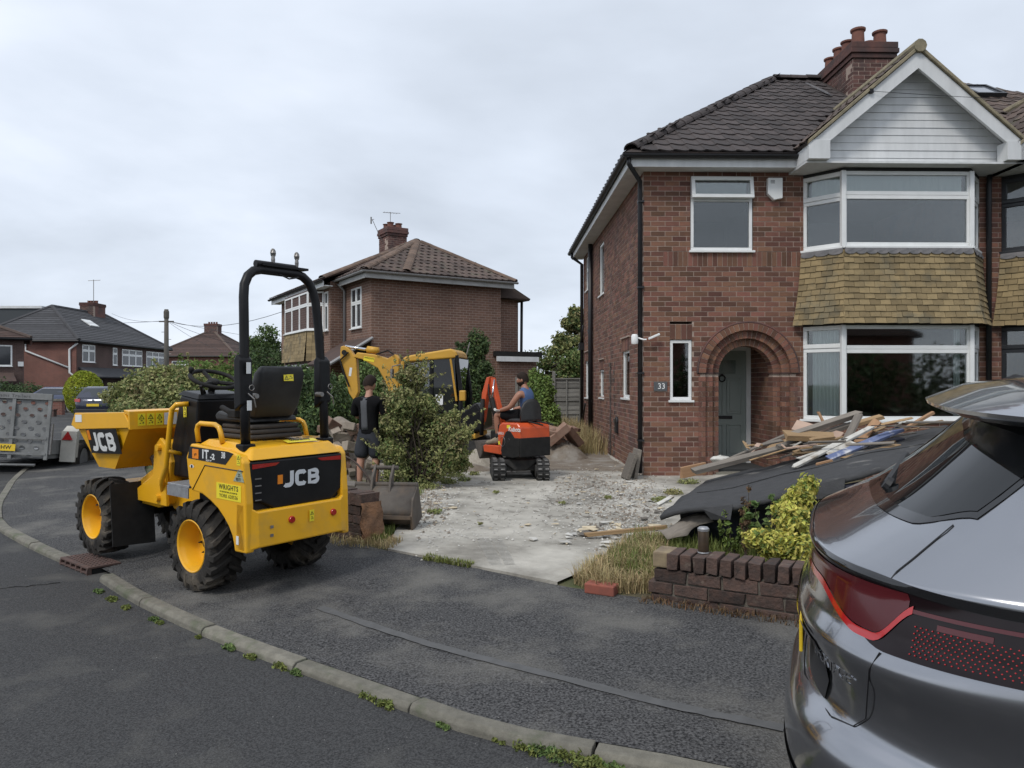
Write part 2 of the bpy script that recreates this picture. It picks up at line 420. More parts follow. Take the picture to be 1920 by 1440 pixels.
for i in range(80):
    a, b = LL[i], RR[i]; r = []
    for j in range(31):
        t = j/30; x = lerp(a.x, b.x, t); y = lerp(a.y, b.y, t)
        if i == 0: y += .012*nz(x*6, y*6, 1)
        r.append((x, y, GZ(x, y)+.012+.006*nz(x, y, 2)))
    rows.append(r)
dm = MB(); dm.grid(rows)
k = len(dm.v); dm.v += [V((r.x, r.y, r.z-.07)) for r in dm.v[:31]]; dm.f += [(j, j+1, k+j+1, k+j) for j in range(30)]
drive = dm.build('driveway', M_conc, smooth=True, autosmooth=40)
tag(drive, 'cracked concrete driveway dusted white with plaster', 'driveway', kind='structure')
# bare brown earth where the garage stood, behind the small excavator
rows = []
for i in range(26):
    y = 12.6+.45*i; xa = -3.4-.1*nz(y*2, 3); xb = 2.0+.1*nz(y*3, 8)
    if i == 0: y += 0
    rows.append([(lerp(xa, xb, j/24), y+(.35*nz(j*.35, 2) if i == 0 else 0), GZ(lerp(xa, xb, j/24), y)+(.0 if i == 0 else .018 if i == 1 else .028)+(0 if i == 0 else .02)*abs(nz(lerp(xa, xb, j/24), y, 2.3))) for j in range(25)])
em = MB(); em.grid(rows); tag(em.build('bare_earth', M_mud, smooth=True), 'churned brown earth where the garage stood', 'earth', kind='structure')

# cracks in the road and pavement, scuffed earth streak under the dumper
M_crack = mat('crack_fill', (.010, .010, .010), rough=1)
def crack(parent, pts, z0, r=.005, seed=1):
    rnd = random.Random(seed); P = []
    for a, b in zip(pts, pts[1:]):
        for k in range(7): t = k/7; P.append((lerp(a[0], b[0], t)+rnd.uniform(-.02, .02), lerp(a[1], b[1], t)+rnd.uniform(-.02, .02)))
    Q = [(x, y, (PZ(x, y) if z0 is None else z0)+.001) for x, y in P]; q = MB(); q.tube(Q, [r*rnd.uniform(.4, 1.2) for _ in Q], 4); q.build('crack', M_crack, parent)
rd = bpy.data.objects['road']; pv = bpy.data.objects['pavement']
crack(rd, [(-4.6, 5.55), (-3.9, 5.75), (-3.5, 5.95)], .045, .005, 1)

# ------------------------------------------------------------------ brick house number 33
M_brick = mat('red_brick', (.190, .087, .056), (.132, .066, .047), rough=.9, scale=9, bump=.004, bscale=90, var=.40, c3=(.10, .060, .052), s3=1.3, t3=.62, hue=.012)
M_brickd = mat('garden_wall_brick', (.098, .058, .045), (.048, .036, .032), rough=.95, scale=14, bump=.012, bscale=45, var=.45, c3=(.17, .14, .11), s3=9, t3=.68)
M_mort = mat('mortar', (.41, .32, .265), (.30, .235, .195), rough=1, scale=14, bump=.003)
M_upvc = mat('white_upvc', (.78, .79, .78), (.70, .71, .70), rough=.38, scale=3)
M_white = mat('white_board', (.68, .69, .69), (.55, .56, .56), rough=.55, scale=4, stretch=(1, 1, .2))
M_black = mat('black_plastic', (.012, .012, .014), rough=.45)
M_glass = glass_mat('window_glass', alpha=.93)
M_glassf = glass_mat('far_window_glass', (.035, .04, .046), rough=.06)
M_tile = mat('roof_tile', (.060, .047, .044), (.040, .033, .032), rough=.85, scale=7, var=.3, bump=.003, bscale=50, c3=(.085, .062, .052), s3=1.1, t3=.6)
M_tileb = mat('brown_tile', (.105, .074, .060), (.072, .053, .046), rough=.9, scale=6, var=.3, bump=.003, c3=(.09, .085, .06), s3=2, t3=.62)
M_gold = mat('hung_tile', (.275, .205, .105), (.205, .155, .082), rough=.92, scale=6, var=.25, bump=.004, bscale=60, c3=(.15, .13, .085), s3=2.0, t3=.60)
M_lead = mat('lead', (.10, .10, .105), (.16, .15, .15), rough=.7, scale=8)
M_verge = mat('verge_mortar', (.30, .255, .17), (.18, .16, .11), rough=1, scale=9, bump=.006)
M_door = mat('grey_green_door', (.30, .345, .32), rough=.45)
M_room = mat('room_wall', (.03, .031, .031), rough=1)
M_curt = mat('voile_curtain', (.74, .76, .75), (.62, .65, .66), rough=.9, scale=4, stretch=(12, 12, .6))
M_slate = mat('slate_plate', (.085, .09, .095), rough=.6)
M_whitet = mat('white_lettering', (.8, .8, .78), rough=.6)
M_terra = mat('terracotta_pot', (.20, .085, .06), (.13, .06, .048), rough=.9, scale=5)
M_sootb = mat('chimney_brick', (.135, .062, .05), (.085, .046, .042), rough=.95, scale=7, var=.35, bump=.004, c3=(.06, .042, .04), s3=1.5, t3=.55)

CH, BP, JW = .082, .235, .0115        # course height, brick pitch, joint
def intervals(x0, x1, za, zb, ops):
    iv = [(x0, x1)]
    for op in ops:
        r = op(za, zb)
        if r is None: continue
        a, b = r; n = []
        for p, q in iv:
            if b <= p or a >= q: n.append((p, q)); continue
            if a > p: n.append((p, a))
            if b < q: n.append((b, q))
        iv = n
    return iv
def rect_op(x0, y0, x1, y1):
    def f(za, zb):
        return (x0, x1) if min(zb, y1)-max(za, y0) > .45*(zb-za) else None
    return f
BRICK_ME = None
def brick_wall(parent, M, wd, ht, ops, name, y0=0., thick=.24, indiv=0, brick=None, skip_half=True, wallname='wall', proud=.0035, x0=0.):
    """mortar wall with openings; bricks proud of it; first `indiv` whole stretchers (nearest the eye level) as objects"""
    brick = brick or M_brick
    mo = MB(M); rest = MB(M); whole = []
    n = int(round((ht-y0)/CH)); rr = random.Random(hash(name) % 999 if False else len(name))
    for i in range(n):
        za = y0+i*CH; zb = za+CH
        for a, b in intervals(x0, wd, za, zb, ops):
            mo.box((a, za-.0005*(i % 2), -thick), (b, zb, -proud))
            off = 0 if i % 2 else BP/2
            k = math.floor((a-x0-off)/BP); x = x0+off+k*BP
            while x < b:
                p, q = max(a, x+JW/2), min(b, x+BP-JW/2)
                if p <= a+.002: p = a
                if q >= b-.002: q = b
                if q-p > .03:
                    if q-p > BP-JW-.001: whole.append((p, za, i))
                    else: rest.box((p, za+JW/2, -.03), (q, zb-JW/2, rr.uniform(-.0015, .0015)))
                x += BP
    wo = mo.build(wallname, M_mort, parent)
    ind = sorted(whole, key=lambda t: abs(t[1]-1.7))[:indiv]; ids = set(ind)
    for t in whole:
        if t not in ids: rest.box((t[0], t[1]+JW/2, -.03), (t[0]+BP-JW, t[1]+CH-JW/2, rr.uniform(-.0015, .0015)))
    if indiv:
        bb = MB(); bb.box((0, JW/2, -.03), (BP-JW, CH-JW/2, 0)); me = bb.mesh('brick'); me.materials.append(brick)
        for t in ind:
            o = obj('brick', me, None, wo); o.matrix_local = M @ T(t[0], t[1], rr.uniform(-.0015, .002))
    tag(rest.build('brickwork', brick, wo, fix=False), kind='stuff')
    return wo
def window(parent, M, wd, ht, cells, fm=None, gm=None, bar=.05, depth=.07, sill=True, name='window', inset=.0, sillw=.06):
    """cells: x0,y0,x1,y1,open in metres; frame is the part, panes and sill its pieces"""
    fm = fm or M_upvc; gm = gm or M_glass
    f = MB(M)
    for (a, b, c, d, op) in cells:
        z1 = .012 if op else 0.; w_ = bar*(1.15 if op else 1)
        e = .0015
        f.box((a+e, b+e, -depth), (c-e, b+w_, z1)); f.box((a+e, d-w_, -depth), (c-e, d-e, z1))
        f.box((a+e, b+w_, -depth), (a+w_, d-w_, z1)); f.box((c-w_, b+w_, -depth), (c-e, d-w_, z1))
    fo = f.build(name, fm, parent, bevel=.005)
    for (a, b, c, d, op) in cells:
        g = MB(M); w_ = bar*(1.15 if op else 1); g.box((a+w_-.004, b+w_-.004, -.036), (c-w_+.004, d-w_+.004, -.026)); g.build('pane', gm, fo)
    if sill:
        s = MB(M); s.box((-.03, -.035, -.05), (wd+.03, 0, sillw)); s.build('sill', fm, fo, bevel=.004)
    return fo
def cellgrid(wd, ht, xs, tr, opens=()):
    """columns at fractions xs, transom at height fraction tr"""
    c = []
    xs = [0]+list(xs)+[1]
    for i in range(len(xs)-1):
        c.append((xs[i]*wd, 0, xs[i+1]*wd, tr*ht, False)); c.append((xs[i]*wd, tr*ht, xs[i+1]*wd, ht, i in opens))
    return c
HO = (2.15, 12.2, .1); HR = radians(1.2)
house = empty('brick_house', HO, HR, 'red brick house with grey door in round brick arch and golden tile hung bay', 'house')
F0 = frame((0, 0, 0), (1, 0, 0), (0, 0, 1))           # front: x right, y up, z out (-v)
S0 = frame((0, 8.4, 0), (0, -1, 0), (0, 0, 1))        # left side: x towards the street
WT = 5.0; UR = 5.75
AC, AZ, AR = 1.72, 1.70, .81
def arch_op(za, zb):
    z = (za+zb)/2
    if z < AZ: return (AC-AR+.02, AC+AR-.02)
    if z < AZ+AR: h = sqrt(max(0, AR*AR-(z-AZ)**2)); return (AC-h, AC+h)
fops = [rect_op(.767, 3.695, 1.804, 4.915), rect_op(.43, 1.25, .80, 2.24), rect_op(.43, 2.24, .80, 2.5), rect_op(.32, 3.445, 2.6, 3.69), arch_op, rect_op(2.63, 0, 5.56, 5.2)]
fw = brick_wall(house, F0, 2.63, WT+.08, fops, 'front', indiv=300, wallname='front_wall')
brick_wall(house, F0, UR, WT+.08, [], 'frontr', wallname='front_wall', x0=5.56)
# soldier courses
def soldiers(x0, x1, za, zb, parent, M, nm='soldier_brick', m=None):
    n = int(round((x1-x0)/.0825)); p = (x1-x0)/n
    b = MB(M); b.box((x0, za, -.24), (x1, zb, -.006)); b.build('soldier_course', M_mort, parent)
    me = None
    for i in range(n):
        if me is None:
            q = MB(); q.box((JW/2, 0, -.03), (p-JW/2, zb-za-JW, 0)); me = q.mesh('soldier'); me.materials.append(m or M_brick)
        o = obj(nm, me, None, parent); o.matrix_local = M @ T(x0+i*p, za+JW/2, random.uniform(0, .003))
soldiers(.32, 2.6, 3.445, 3.69, fw, F0)
soldiers(.43, .80, 2.245, 2.5, fw, F0)
# side wall
def sv(v): return 8.4-v
sops = [rect_op(sv(5.3), 3.55, sv(4.5), 4.75), rect_op(sv(7.9), 4.0, sv(7.3), 4.9), rect_op(sv(2.1), 1.25, sv(1.3), 2.15), rect_op(sv(5.2), 1.2, sv(4.5), 1.85), rect_op(sv(8.0), 1.15, sv(6.9), 2.15)]
sw = brick_wall(house, S0, 8.39, WT+.08, sops, 'side', wallname='side_wall', indiv=0)
for a, b, z in ((2.1, 1.3, 2.15), (5.2, 4.5, 1.85), (8.0, 6.9, 2.15)):
    so_ = MB(S0)
    n = int((a-b)/.083)
    for i in range(n): so_.box((sv(a)+i*.083+.004, z+.0, -.03), (sv(a)+(i+1)*.083-.004, z+.22, .004))
    tag(so_.build('soldier_course', M_brick, sw, fix=False), kind='stuff')
    st = MB(S0); st.box((sv(a)-.05, z+.222, -.02), (sv(b)+.05, z+.25, .03)); st.build('drip_course', M_mort, sw)
window(house, S0 @ T(sv(5.3), 3.56, -.03), .8, 1.19, [(0, 0, .8, 1.19, False)], bar=.055)
window(house, S0 @ T(sv(7.9), 4.0, -.03), .6, .9, [(0, 0, .6, .55, False), (0, .55, .6, .9, False)], bar=.05)
window(house, S0 @ T(sv(2.1), 1.26, -.03), .8, .89, [(0, 0, .8, .89, False)], bar=.055)
window(house, S0 @ T(sv(5.2), 1.21, -.03), .7, .64, [(0, 0, .7, .64, False)], bar=.05)
window(house, S0 @ T(sv(8.0), 1.16, -.03), 1.1, .98, [(0, 0, .55, .98, False), (.55, 0, 1.1, .98, False)], bar=.05)
# back and inner walls close the house so that the rooms stay dark
b = MB(); b.box((0, 8.2, 0), (UR, 8.4, WT+.08)); b.box((UR-.1, .25, 0), (UR-.002, 8.2, WT+.06)); b.build('rear_wall', M_brick, house)
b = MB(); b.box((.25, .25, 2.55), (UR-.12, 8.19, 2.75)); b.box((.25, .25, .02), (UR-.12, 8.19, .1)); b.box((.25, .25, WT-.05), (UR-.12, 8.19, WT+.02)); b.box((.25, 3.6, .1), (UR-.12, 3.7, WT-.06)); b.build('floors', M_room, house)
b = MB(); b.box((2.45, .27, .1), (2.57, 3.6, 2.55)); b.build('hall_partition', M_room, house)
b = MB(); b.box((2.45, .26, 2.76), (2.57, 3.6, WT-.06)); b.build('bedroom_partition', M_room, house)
# front windows
w1 = window(house, F0 @ T(.775, 3.705, -.015), 1.02, 1.20, [(0, 0, 1.02, .86, False), (0, .86, 1.02, 1.20, False)], bar=.052)
# top light standing ajar
f_ = MB(F0 @ T(.775, 3.705+1.2, .012) @ RX(radians(-9)))
f_.box((0, -.36, -.03), (1.02, -.30, .03)); f_.box((0, -.06, -.03), (1.02, 0, .03)); f_.box((0, -.30, -.03), (.06, -.06, .03)); f_.box((.96, -.30, -.03), (1.02, -.06, .03))
fo_ = f_.build('opening_sash', M_upvc, house, bevel=.006)
g_ = MB(F0 @ T(.775, 3.705+1.2, .012) @ RX(radians(-9))); g_.box((.058, -.302, -.006), (.962, -.058, .006)); g_.build('pane', M_glass, fo_)
window(house, F0 @ T(.435, 1.255, -.02), .36, .985, [(0, 0, .36, .985, False)], bar=.05)
# blinds behind the upstairs panes
def sheet(name, M, x0, y0, x1, y1, m, parent, wave=.0, nw=8, off=-.1):
    q = MB(M); n = 48
    q.grid([[(lerp(x0, x1, i/n), y, off+wave*sin(i/n*nw*6.28+.6*sin(i*.7))) for i in range(n+1)] for y in (y0, y1)])
    return q.build(name, m, parent, smooth=True)
# ---- porch arch: stepped rings of brick
def ring(r0, r1, v0, v1, n, name, m, joint=.15):
    holder = None
    bk = MB(); N_ = 36
    pts = [(AC+(r0+.004)*cos(pi*i/N_), AZ+(r0+.004)*sin(pi*i/N_)) for i in range(N_+1)]+[(AC+(r1-.004)*cos(pi*(N_-i)/N_), AZ+(r1-.004)*sin(pi*(N_-i)/N_)) for i in range(N_+1)]
    vs = []; fs = []
    for i in range(N_+1):
        c, s = cos(pi*i/N_), sin(pi*i/N_)
        vs += [(AC+r0*c, v0+.008, AZ+r0*s), (AC+r1*c, v0+.008, AZ+r1*s), (AC+r1*c, v1, AZ+r1*s), (AC+r0*c, v1, AZ+r0*s)]
    for i in range(N_):
        for k in range(4): fs.append((4*i+k, 4*i+(k+1) % 4, 4*i+4+(k+1) % 4, 4*i+4+k))
    bk.add(vs, fs); holder = bk.build(name, M_mort, house)
    me = None
    for i in range(n):
        a0 = pi*(i+joint/2)/n; a1 = pi*(i+1-joint/2)/n
        if me is None:
            q = MB(); ww = (a1-a0); P = []
            for r, s_ in ((r0-.004, -1), (r1+.004, -1), (r1+.004, 1), (r0-.004, 1)): P.append((r*sin(s_*ww/2), r*cos(s_*ww/2)))
            q.prism(P, v0, v1-.01, 'y'); me = q.mesh('arch_brick'); me.materials.append(m)
            bm = bmesh.new(); bm.from_mesh(me); bmesh.ops.recalc_face_normals(bm, faces=bm.faces); bm.to_mesh(me); bm.free()
        o = obj('arch_brick', me, None, holder); a = (a0+a1)/2
        o.matrix_local = T(AC, random.uniform(-.002, .002), AZ) @ RY(pi/2-a)
    return holder
ring(.705, .815, -.03, .2, 30, 'outer_arch_ring', M_brick)
ring(.575, .70, .045, .24, 26, 'middle_arch_ring', M_brick)
ring(.455, .57, .12, .34, 22, 'inner_arch_ring', M_brick)
lm = MB(); N_ = 40
lm.tube([(AC+.83*cos(pi*i/N_), -.01, AZ+.83*sin(pi*i/N_)) for i in range(N_+1)], .022, 6); lm.build('drip_mould', M_sootb, house)
for sgn in (-1, 1):                                        # stepped jambs under the rings
    for r0, r1, v0, v1 in ((.705, .815, -.004, .2), (.575, .70, .045, .24), (.455, .57, .12, .34)):
        a, b_ = sorted((AC+sgn*r0, AC+sgn*r1)); jb = MB(); jb.box((a, v0+.008, 0), (b_, v1, AZ-.01)); jo = jb.build('jamb', M_mort, house)
        q = MB()
        for i in range(int(AZ/CH)):
            if i % 2: q.box((a-.003, v0, i*CH+.005), (b_+.003, v1-.01, i*CH+CH-.005))
            else:
                q.box((a-.003, v0, i*CH+.005), (lerp(a, b_, .5)-.005, v1-.01, i*CH+CH-.005)); q.box((lerp(a, b_, .5)+.005, v0, i*CH+.005), (b_+.003, v1-.01, i*CH+CH-.005))
        tag(q.build('jamb_bricks', M_brick, jo, fix=False), kind='stuff')
        im = MB(); im.box((a-.012, v0-.012, AZ-.012), (b_+.012, v1, AZ+.012)); im.build('impost', M_sootb, house)
# porch walls, ceiling and door
PD = 1.25
R1 = frame((AC+.455, .3, 0), (0, 1, 0), (0, 0, 1)); R1 = frame((AC+.455, PD, 0), (0, -1, 0), (0, 0, 1))
brick_wall(house, R1, PD-.3, 2.2, [], 'reveal', wallname='porch_wall', thick=.1)
R2 = frame((AC-.455, .3, 0), (0, 1, 0), (0, 0, 1)); brick_wall(house, R2, PD-.3, 2.2, [], 'reveal', wallname='porch_wall', thick=.1)
b = MB(); b.box((AC-.55, .3, 2.2), (AC+.55, PD+.1, 2.25)); b.build('porch_ceiling', M_white, house)
b = MB(); b.box((AC-.5, .1, .0), (AC+.5, PD+.1, .06)); b.build('doorstep', M_kerb, house)
df = MB(); df.box((AC-.455, PD-.06, .06), (AC-.40, PD+.02, 2.2)); df.box((AC+.375, PD-.06, .06), (AC+.455, PD+.02, 2.2)); df.box((AC-.40, PD-.06, 2.12), (AC+.375, PD+.02, 2.2)); dfo = df.build('door_frame', M_upvc, house, bevel=.006)
d = MB(); d.box((AC-.395, PD-.02, .065), (AC+.37, PD+.03, 2.115)); door = d.build('door', M_door, house)
dc = AC-.012
for x0, x1, z0, z1 in ((-.30, -.04, .22, .78), (.04, .30, .22, .78), (-.30, -.04, .98, 1.62), (.04, .30, .98, 1.62)):
    p = MB(); P = [(dc+x0, z0), (dc+x1, z0), (dc+x1, z1), (dc+x0, z1)]
    p.tube([(x, PD-.024, z) for x, z in P], .013, 6, closed=True)
    p.box((dc+x0+.05, PD-.03, z0+.05), (dc+x1-.05, PD-.019, z1-.05)); p.build('door_panel', M_door, door, bevel=.006)
p = MB(); p.box((dc-.2, PD-.027, 1.70), (dc+.2, PD-.018, 1.95)); p.build('door_light', M_glass, door)
p = MB(); p.box((dc-.22, PD-.034, .99-.1+.0), (dc+.14, PD-.02, .95)); p.build('letter_plate', M_black, door, bevel=.004)
p = MB(); p.tube([(dc-.05+.055*cos(t*pi/8), PD-.045, 1.62+.055*sin(t*pi/8)) for t in range(16)], .012, 6, closed=True); p.cbox((dc-.05, PD-.03, 1.68), (.04, .03, .05)); p.build('knocker', M_black, door)
p = MB(); p.tube([(dc-.34, PD-.07, 1.02), (dc-.34, PD-.07, 1.16)], .012, 8); p.tube([(dc-.34, PD-.02, 1.09), (dc-.34, PD-.07, 1.09)], .01, 6); p.build('door_handle', M_lead, door)
# ---- canted bay
def bay(parent, mir, wm, fm, gm, tile_ind=True, curtains=True, lower_brick=True):
    X = (lambda u: u) if not mir else (lambda u: 11.5-u)
    PL = [(2.61, 0), (3.07, -.5), (5.12, -.5), (5.58, 0)]
    faces = [(PL[0], PL[1]), (PL[1], PL[2]), (PL[2], PL[3])]
    if mir: faces = [((X(b[0]), b[1]), (X(a[0]), a[1])) for a, b in faces][::-1]
    for k, (a, b_) in enumerate(faces):
        ln = sqrt((b_[0]-a[0])**2+(b_[1]-a[1])**2); dx = ((b_[0]-a[0])/ln, (b_[1]-a[1])/ln, 0)
        Mf = frame((a[0], a[1], 0), dx, (0, 0, 1))
        if lower_brick: brick_wall(parent, Mf, ln, .9, [], 'bay', wallname='bay_wall', thick=.2, x0=.0)
        ins = Mf @ T(0, 0, -.06)
        hl, hu = 1.51, 1.19
        if k == 1:
            cl = [(0, 0, ln, hl*.745, False), (0, hl*.745, ln, hl, False)]; cu_ = [(0, 0, ln, hu*.68, False), (0, hu*.68, ln, hu, False)]
        else:
            cl = [(0, 0, ln, hl*.76, False), (0, hl*.76, ln, hl, True)]; cu_ = [(0, 0, ln, hu*.66, False), (0, hu*.66, ln, hu, True)]
        window(parent, Mf @ T(0, .945, -.03), ln, hl, cl, fm, gm, bar=.062, sillw=.06, name='bay_window')
        window(parent, Mf @ T(0, 3.70, -.03), ln, hu, cu_, fm, gm, bar=.062, sillw=.05, name='bay_window')
        if curtains:
            if k == 0:
                sheet('curtain', Mf, .12, .97, .55, 2.42, M_curt, parent, .02, 7, -.13)
                sheet('curtain', Mf, .1, 4.55, .6, 4.85, M_curt, parent, .008, 4, -.13)
            if k == 1:
                sheet('blind', Mf, .1, 4.56, ln-.1, 4.86, M_curt, parent, .004, 3, -.12)
                sheet('curtain', Mf, ln-.22, .97, ln-.12, 2.4, M_curt, parent, .02, 3, -.14)
    # posts at the corners
    for p in PL[1:3]:
        for za, zb in ((.945, 2.455), (3.70, 4.89)):
            q = MB(); q.box((X(p[0])-.035, p[1]-.004, za), (X(p[0])+.035, p[1]+.07, zb)); q.build('corner_post', fm, parent, bevel=.004)
    # core behind the tile hanging, floors of the bay
    for z0_, z1_ in ((2.46, 3.66), (.02, .92), (4.89, 4.94)):
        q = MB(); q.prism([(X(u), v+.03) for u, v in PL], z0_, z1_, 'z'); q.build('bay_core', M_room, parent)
    # hung tiles: rows flare out towards the bottom
    tz0, tz1, nr = 2.47, 3.62, 12
    th = empty('tile_hanging', (0, 0, 0)); th.parent = parent
    stuff = MB(); rr = random.Random(5)
    for k, (a, b_) in enumerate(faces):
        ln = sqrt((b_[0]-a[0])**2+(b_[1]-a[1])**2); dx = V(((b_[0]-a[0])/ln, (b_[1]-a[1])/ln, 0)); on = V((dx.y, -dx.x, 0))
        for r in range(nr):
            za = tz0+(tz1-tz0)*r/nr; zb = tz0+(tz1-tz0)*(r+1.18)/nr; fl = lambda z: .02+.13*max(0, (1-(z-tz0)/(tz1-tz0)))**1.7
            if r == nr-1: zb = tz1+.02
            tw = .165; ext0 = fl(za)*.55; s0 = -ext0; s1 = ln+ext0
            n = max(1, int(round((s1-s0)/tw))); off = (r % 2)*.5
            edges = [s0]+[s0+(s1-s0)*(i+off)/n for i in range(0 if off else 1, n)]+[s1]
            for x0, x1 in zip(edges, edges[1:]):
                if x1-x0 < .03: continue
                dz = rr.uniform(-.006, .006); g = .003
                def PP(x, z, o): 
                    q = V((a[0], a[1], 0))+dx*x+on*o; return (q.x, q.y, z)
                oa = fl(za)+.016+rr.uniform(0, .006); ob = fl(zb)+.002; j = rr.uniform(-.004, .004)
                c0 = x0+g; c1 = x1-g
                zc = za+dz
                vs = [PP(c0, zc+j, oa), PP(c1, zc-j, oa), PP(c1, zb, ob), PP(c0, zb, ob), PP(c0, zc+j, oa-.016), PP(c1, zc-j, oa-.016)]
                fs = [(0, 1, 2, 3), (4, 5, 1, 0), (0, 3, 4), (1, 5, 2)]
                if tile_ind: t = MB(); t.add(vs, fs); t.build('hung_tile', M_gold, th, fix=False)
                else: stuff.add(vs, fs)
    if not tile_ind: tag(stuff.build('hung_tiles', M_gold, th, fix=False), kind='stuff')
    # lead scallops over the top tiles
    q = MB()
    for (a, b_) in faces:
        ln = sqrt((b_[0]-a[0])**2+(b_[1]-a[1])**2); dx = V(((b_[0]-a[0])/ln, (b_[1]-a[1])/ln, 0)); on = V((dx.y, -dx.x, 0)); n = int(ln/.17)
        for i in range(n):
            for z0, o in ((3.60, .046),):
                c = V((a[0], a[1], 0))+dx*(ln*(i+.5)/n)+on*o
                P = [c+dx*(ln/n*.5*cos(t))+V((0, 0, z0+.035*sin(t)*-1)) for t in [pi*j/6 for j in range(7)]]
                top = [c+dx*(ln/n*.5)+V((0, 0, 3.665))-on*.03, c-dx*(ln/n*.5)+V((0, 0, 3.665))-on*.03]
                q.add(P+[top[1], top[0]], [tuple(range(9))])
    q.build('lead_flashing', M_lead, parent, solid=.004)
    # gable over the bay
    GA, GZ1, GB = 4.1, 6.66, 5.02   # apex u, apex z, foot z
    half = 1.62; sl = (GZ1-5.28)/half
    gb = empty('gable', (0, 0, 0)); gb.parent = parent
    nb = 13
    for i in range(nb):
        za = 4.96+(6.52-4.96)*i/nb; zb = 4.96+(6.52-4.96)*(i+1)/nb-.006
        def hw(z): return min(1.5, (6.60-z)/sl)
        h0, h1 = hw(za), max(.01, hw(zb)); dz = random.uniform(-.004, .004)
        t = MB(); o0 = -.512+random.uniform(-.003, .003)
        t.add([(X(GA-h0), o0-.008, za), (X(GA+h0), o0-.008, za), (X(GA+h1), o0, zb), (X(GA-h1), o0, zb), (X(GA-h0), o0+.02, za), (X(GA+h0), o0+.02, za), (X(GA+h1), o0+.02, zb+.01), (X(GA-h1), o0+.02, zb+.01)], [(0, 1, 2, 3), (0, 4, 5, 1), (4, 7, 6, 5), (0, 3, 7, 4), (1, 5, 6, 2), (2, 6, 7, 3)])
        t.build('cladding_board', M_white, gb)
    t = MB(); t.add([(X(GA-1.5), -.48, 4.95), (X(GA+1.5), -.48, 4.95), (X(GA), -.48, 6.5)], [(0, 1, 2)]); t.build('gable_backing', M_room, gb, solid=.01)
    for s_ in (-1, 1):                                       # bargeboards
        t = MB(); n_ = 2
        x0, x1 = GA, GA+s_*half; w_ = .21
        P = [(X(x0), GZ1), (X(x1), GZ1-sl*half), (X(x1), GZ1-sl*half-w_*1.05), (X(x0), GZ1-w_*1.28)]
        t.prism(P, -.78, -.735, 'y'); t.build('bargeboard', M_white, gb)
        t = MB(); t.prism([(P[0][0], P[0][1]-.03), (P[1][0], P[1][1]-.03), (P[1][0], P[1][1]-.05), (P[0][0], P[0][1]-.05)], -.74, -.5, 'y'); t.build('verge_soffit', M_white, gb)
        # boxed eaves end
        t = MB(); xe = GA+s_*(half-.06); xo = GA+s_*(half+.09)
        a_, b_ = sorted((X(xe-s_*.18), X(xo))); t.box((a_, -.80, 4.98), (b_, -.55, 5.27)); t.build('box_end', M_white, gb, bevel=.004)
        t = MB(); t.prism([(X(xe), 4.98), (X(xo), 4.98), (X(xo), 5.2), (X(xe), 5.2)], -.55, .1, 'y'); t.build('eaves_box', M_white, gb)
        a_, b_ = sorted((X(GA+s_*1.02), X(xo)-0*s_)); t = MB(); t.box((a_, -.70, 4.945), (b_, .0, 4.975)); t.build('bay_soffit', M_white, gb)
        # verge mortar and tiled slope
        t = MB(); P = [(X(x0), GZ1+.012), (X(x1+s_*.1), GZ1-sl*(half+.1)+.012), (X(x1+s_*.1), GZ1-sl*(half+.1)+.075), (X(x0), GZ1+.085)]
        t.prism(P, -.82, -.70, 'y'); t.build('verge', M_verge, gb, bevel=.01)
    a_, b_ = sorted((X(GA-1.03), X(GA+1.03))); t = MB(); t.box((a_, -.70, 4.945), (b_, -.47, 4.975)); t.build('bay_soffit', M_white, gb)
    t = MB(); t.tube([(X(GA), -.84, GZ1+.06), (X(GA), 2.2, GZ1+.06)], .10, 10); t.build('gable_ridge', M_verge, gb)
    return gb, GA, GZ1, sl, half
gb, GA, GZ1, GSL, GHALF = bay(house, False, M_upvc, M_upvc, M_glass)
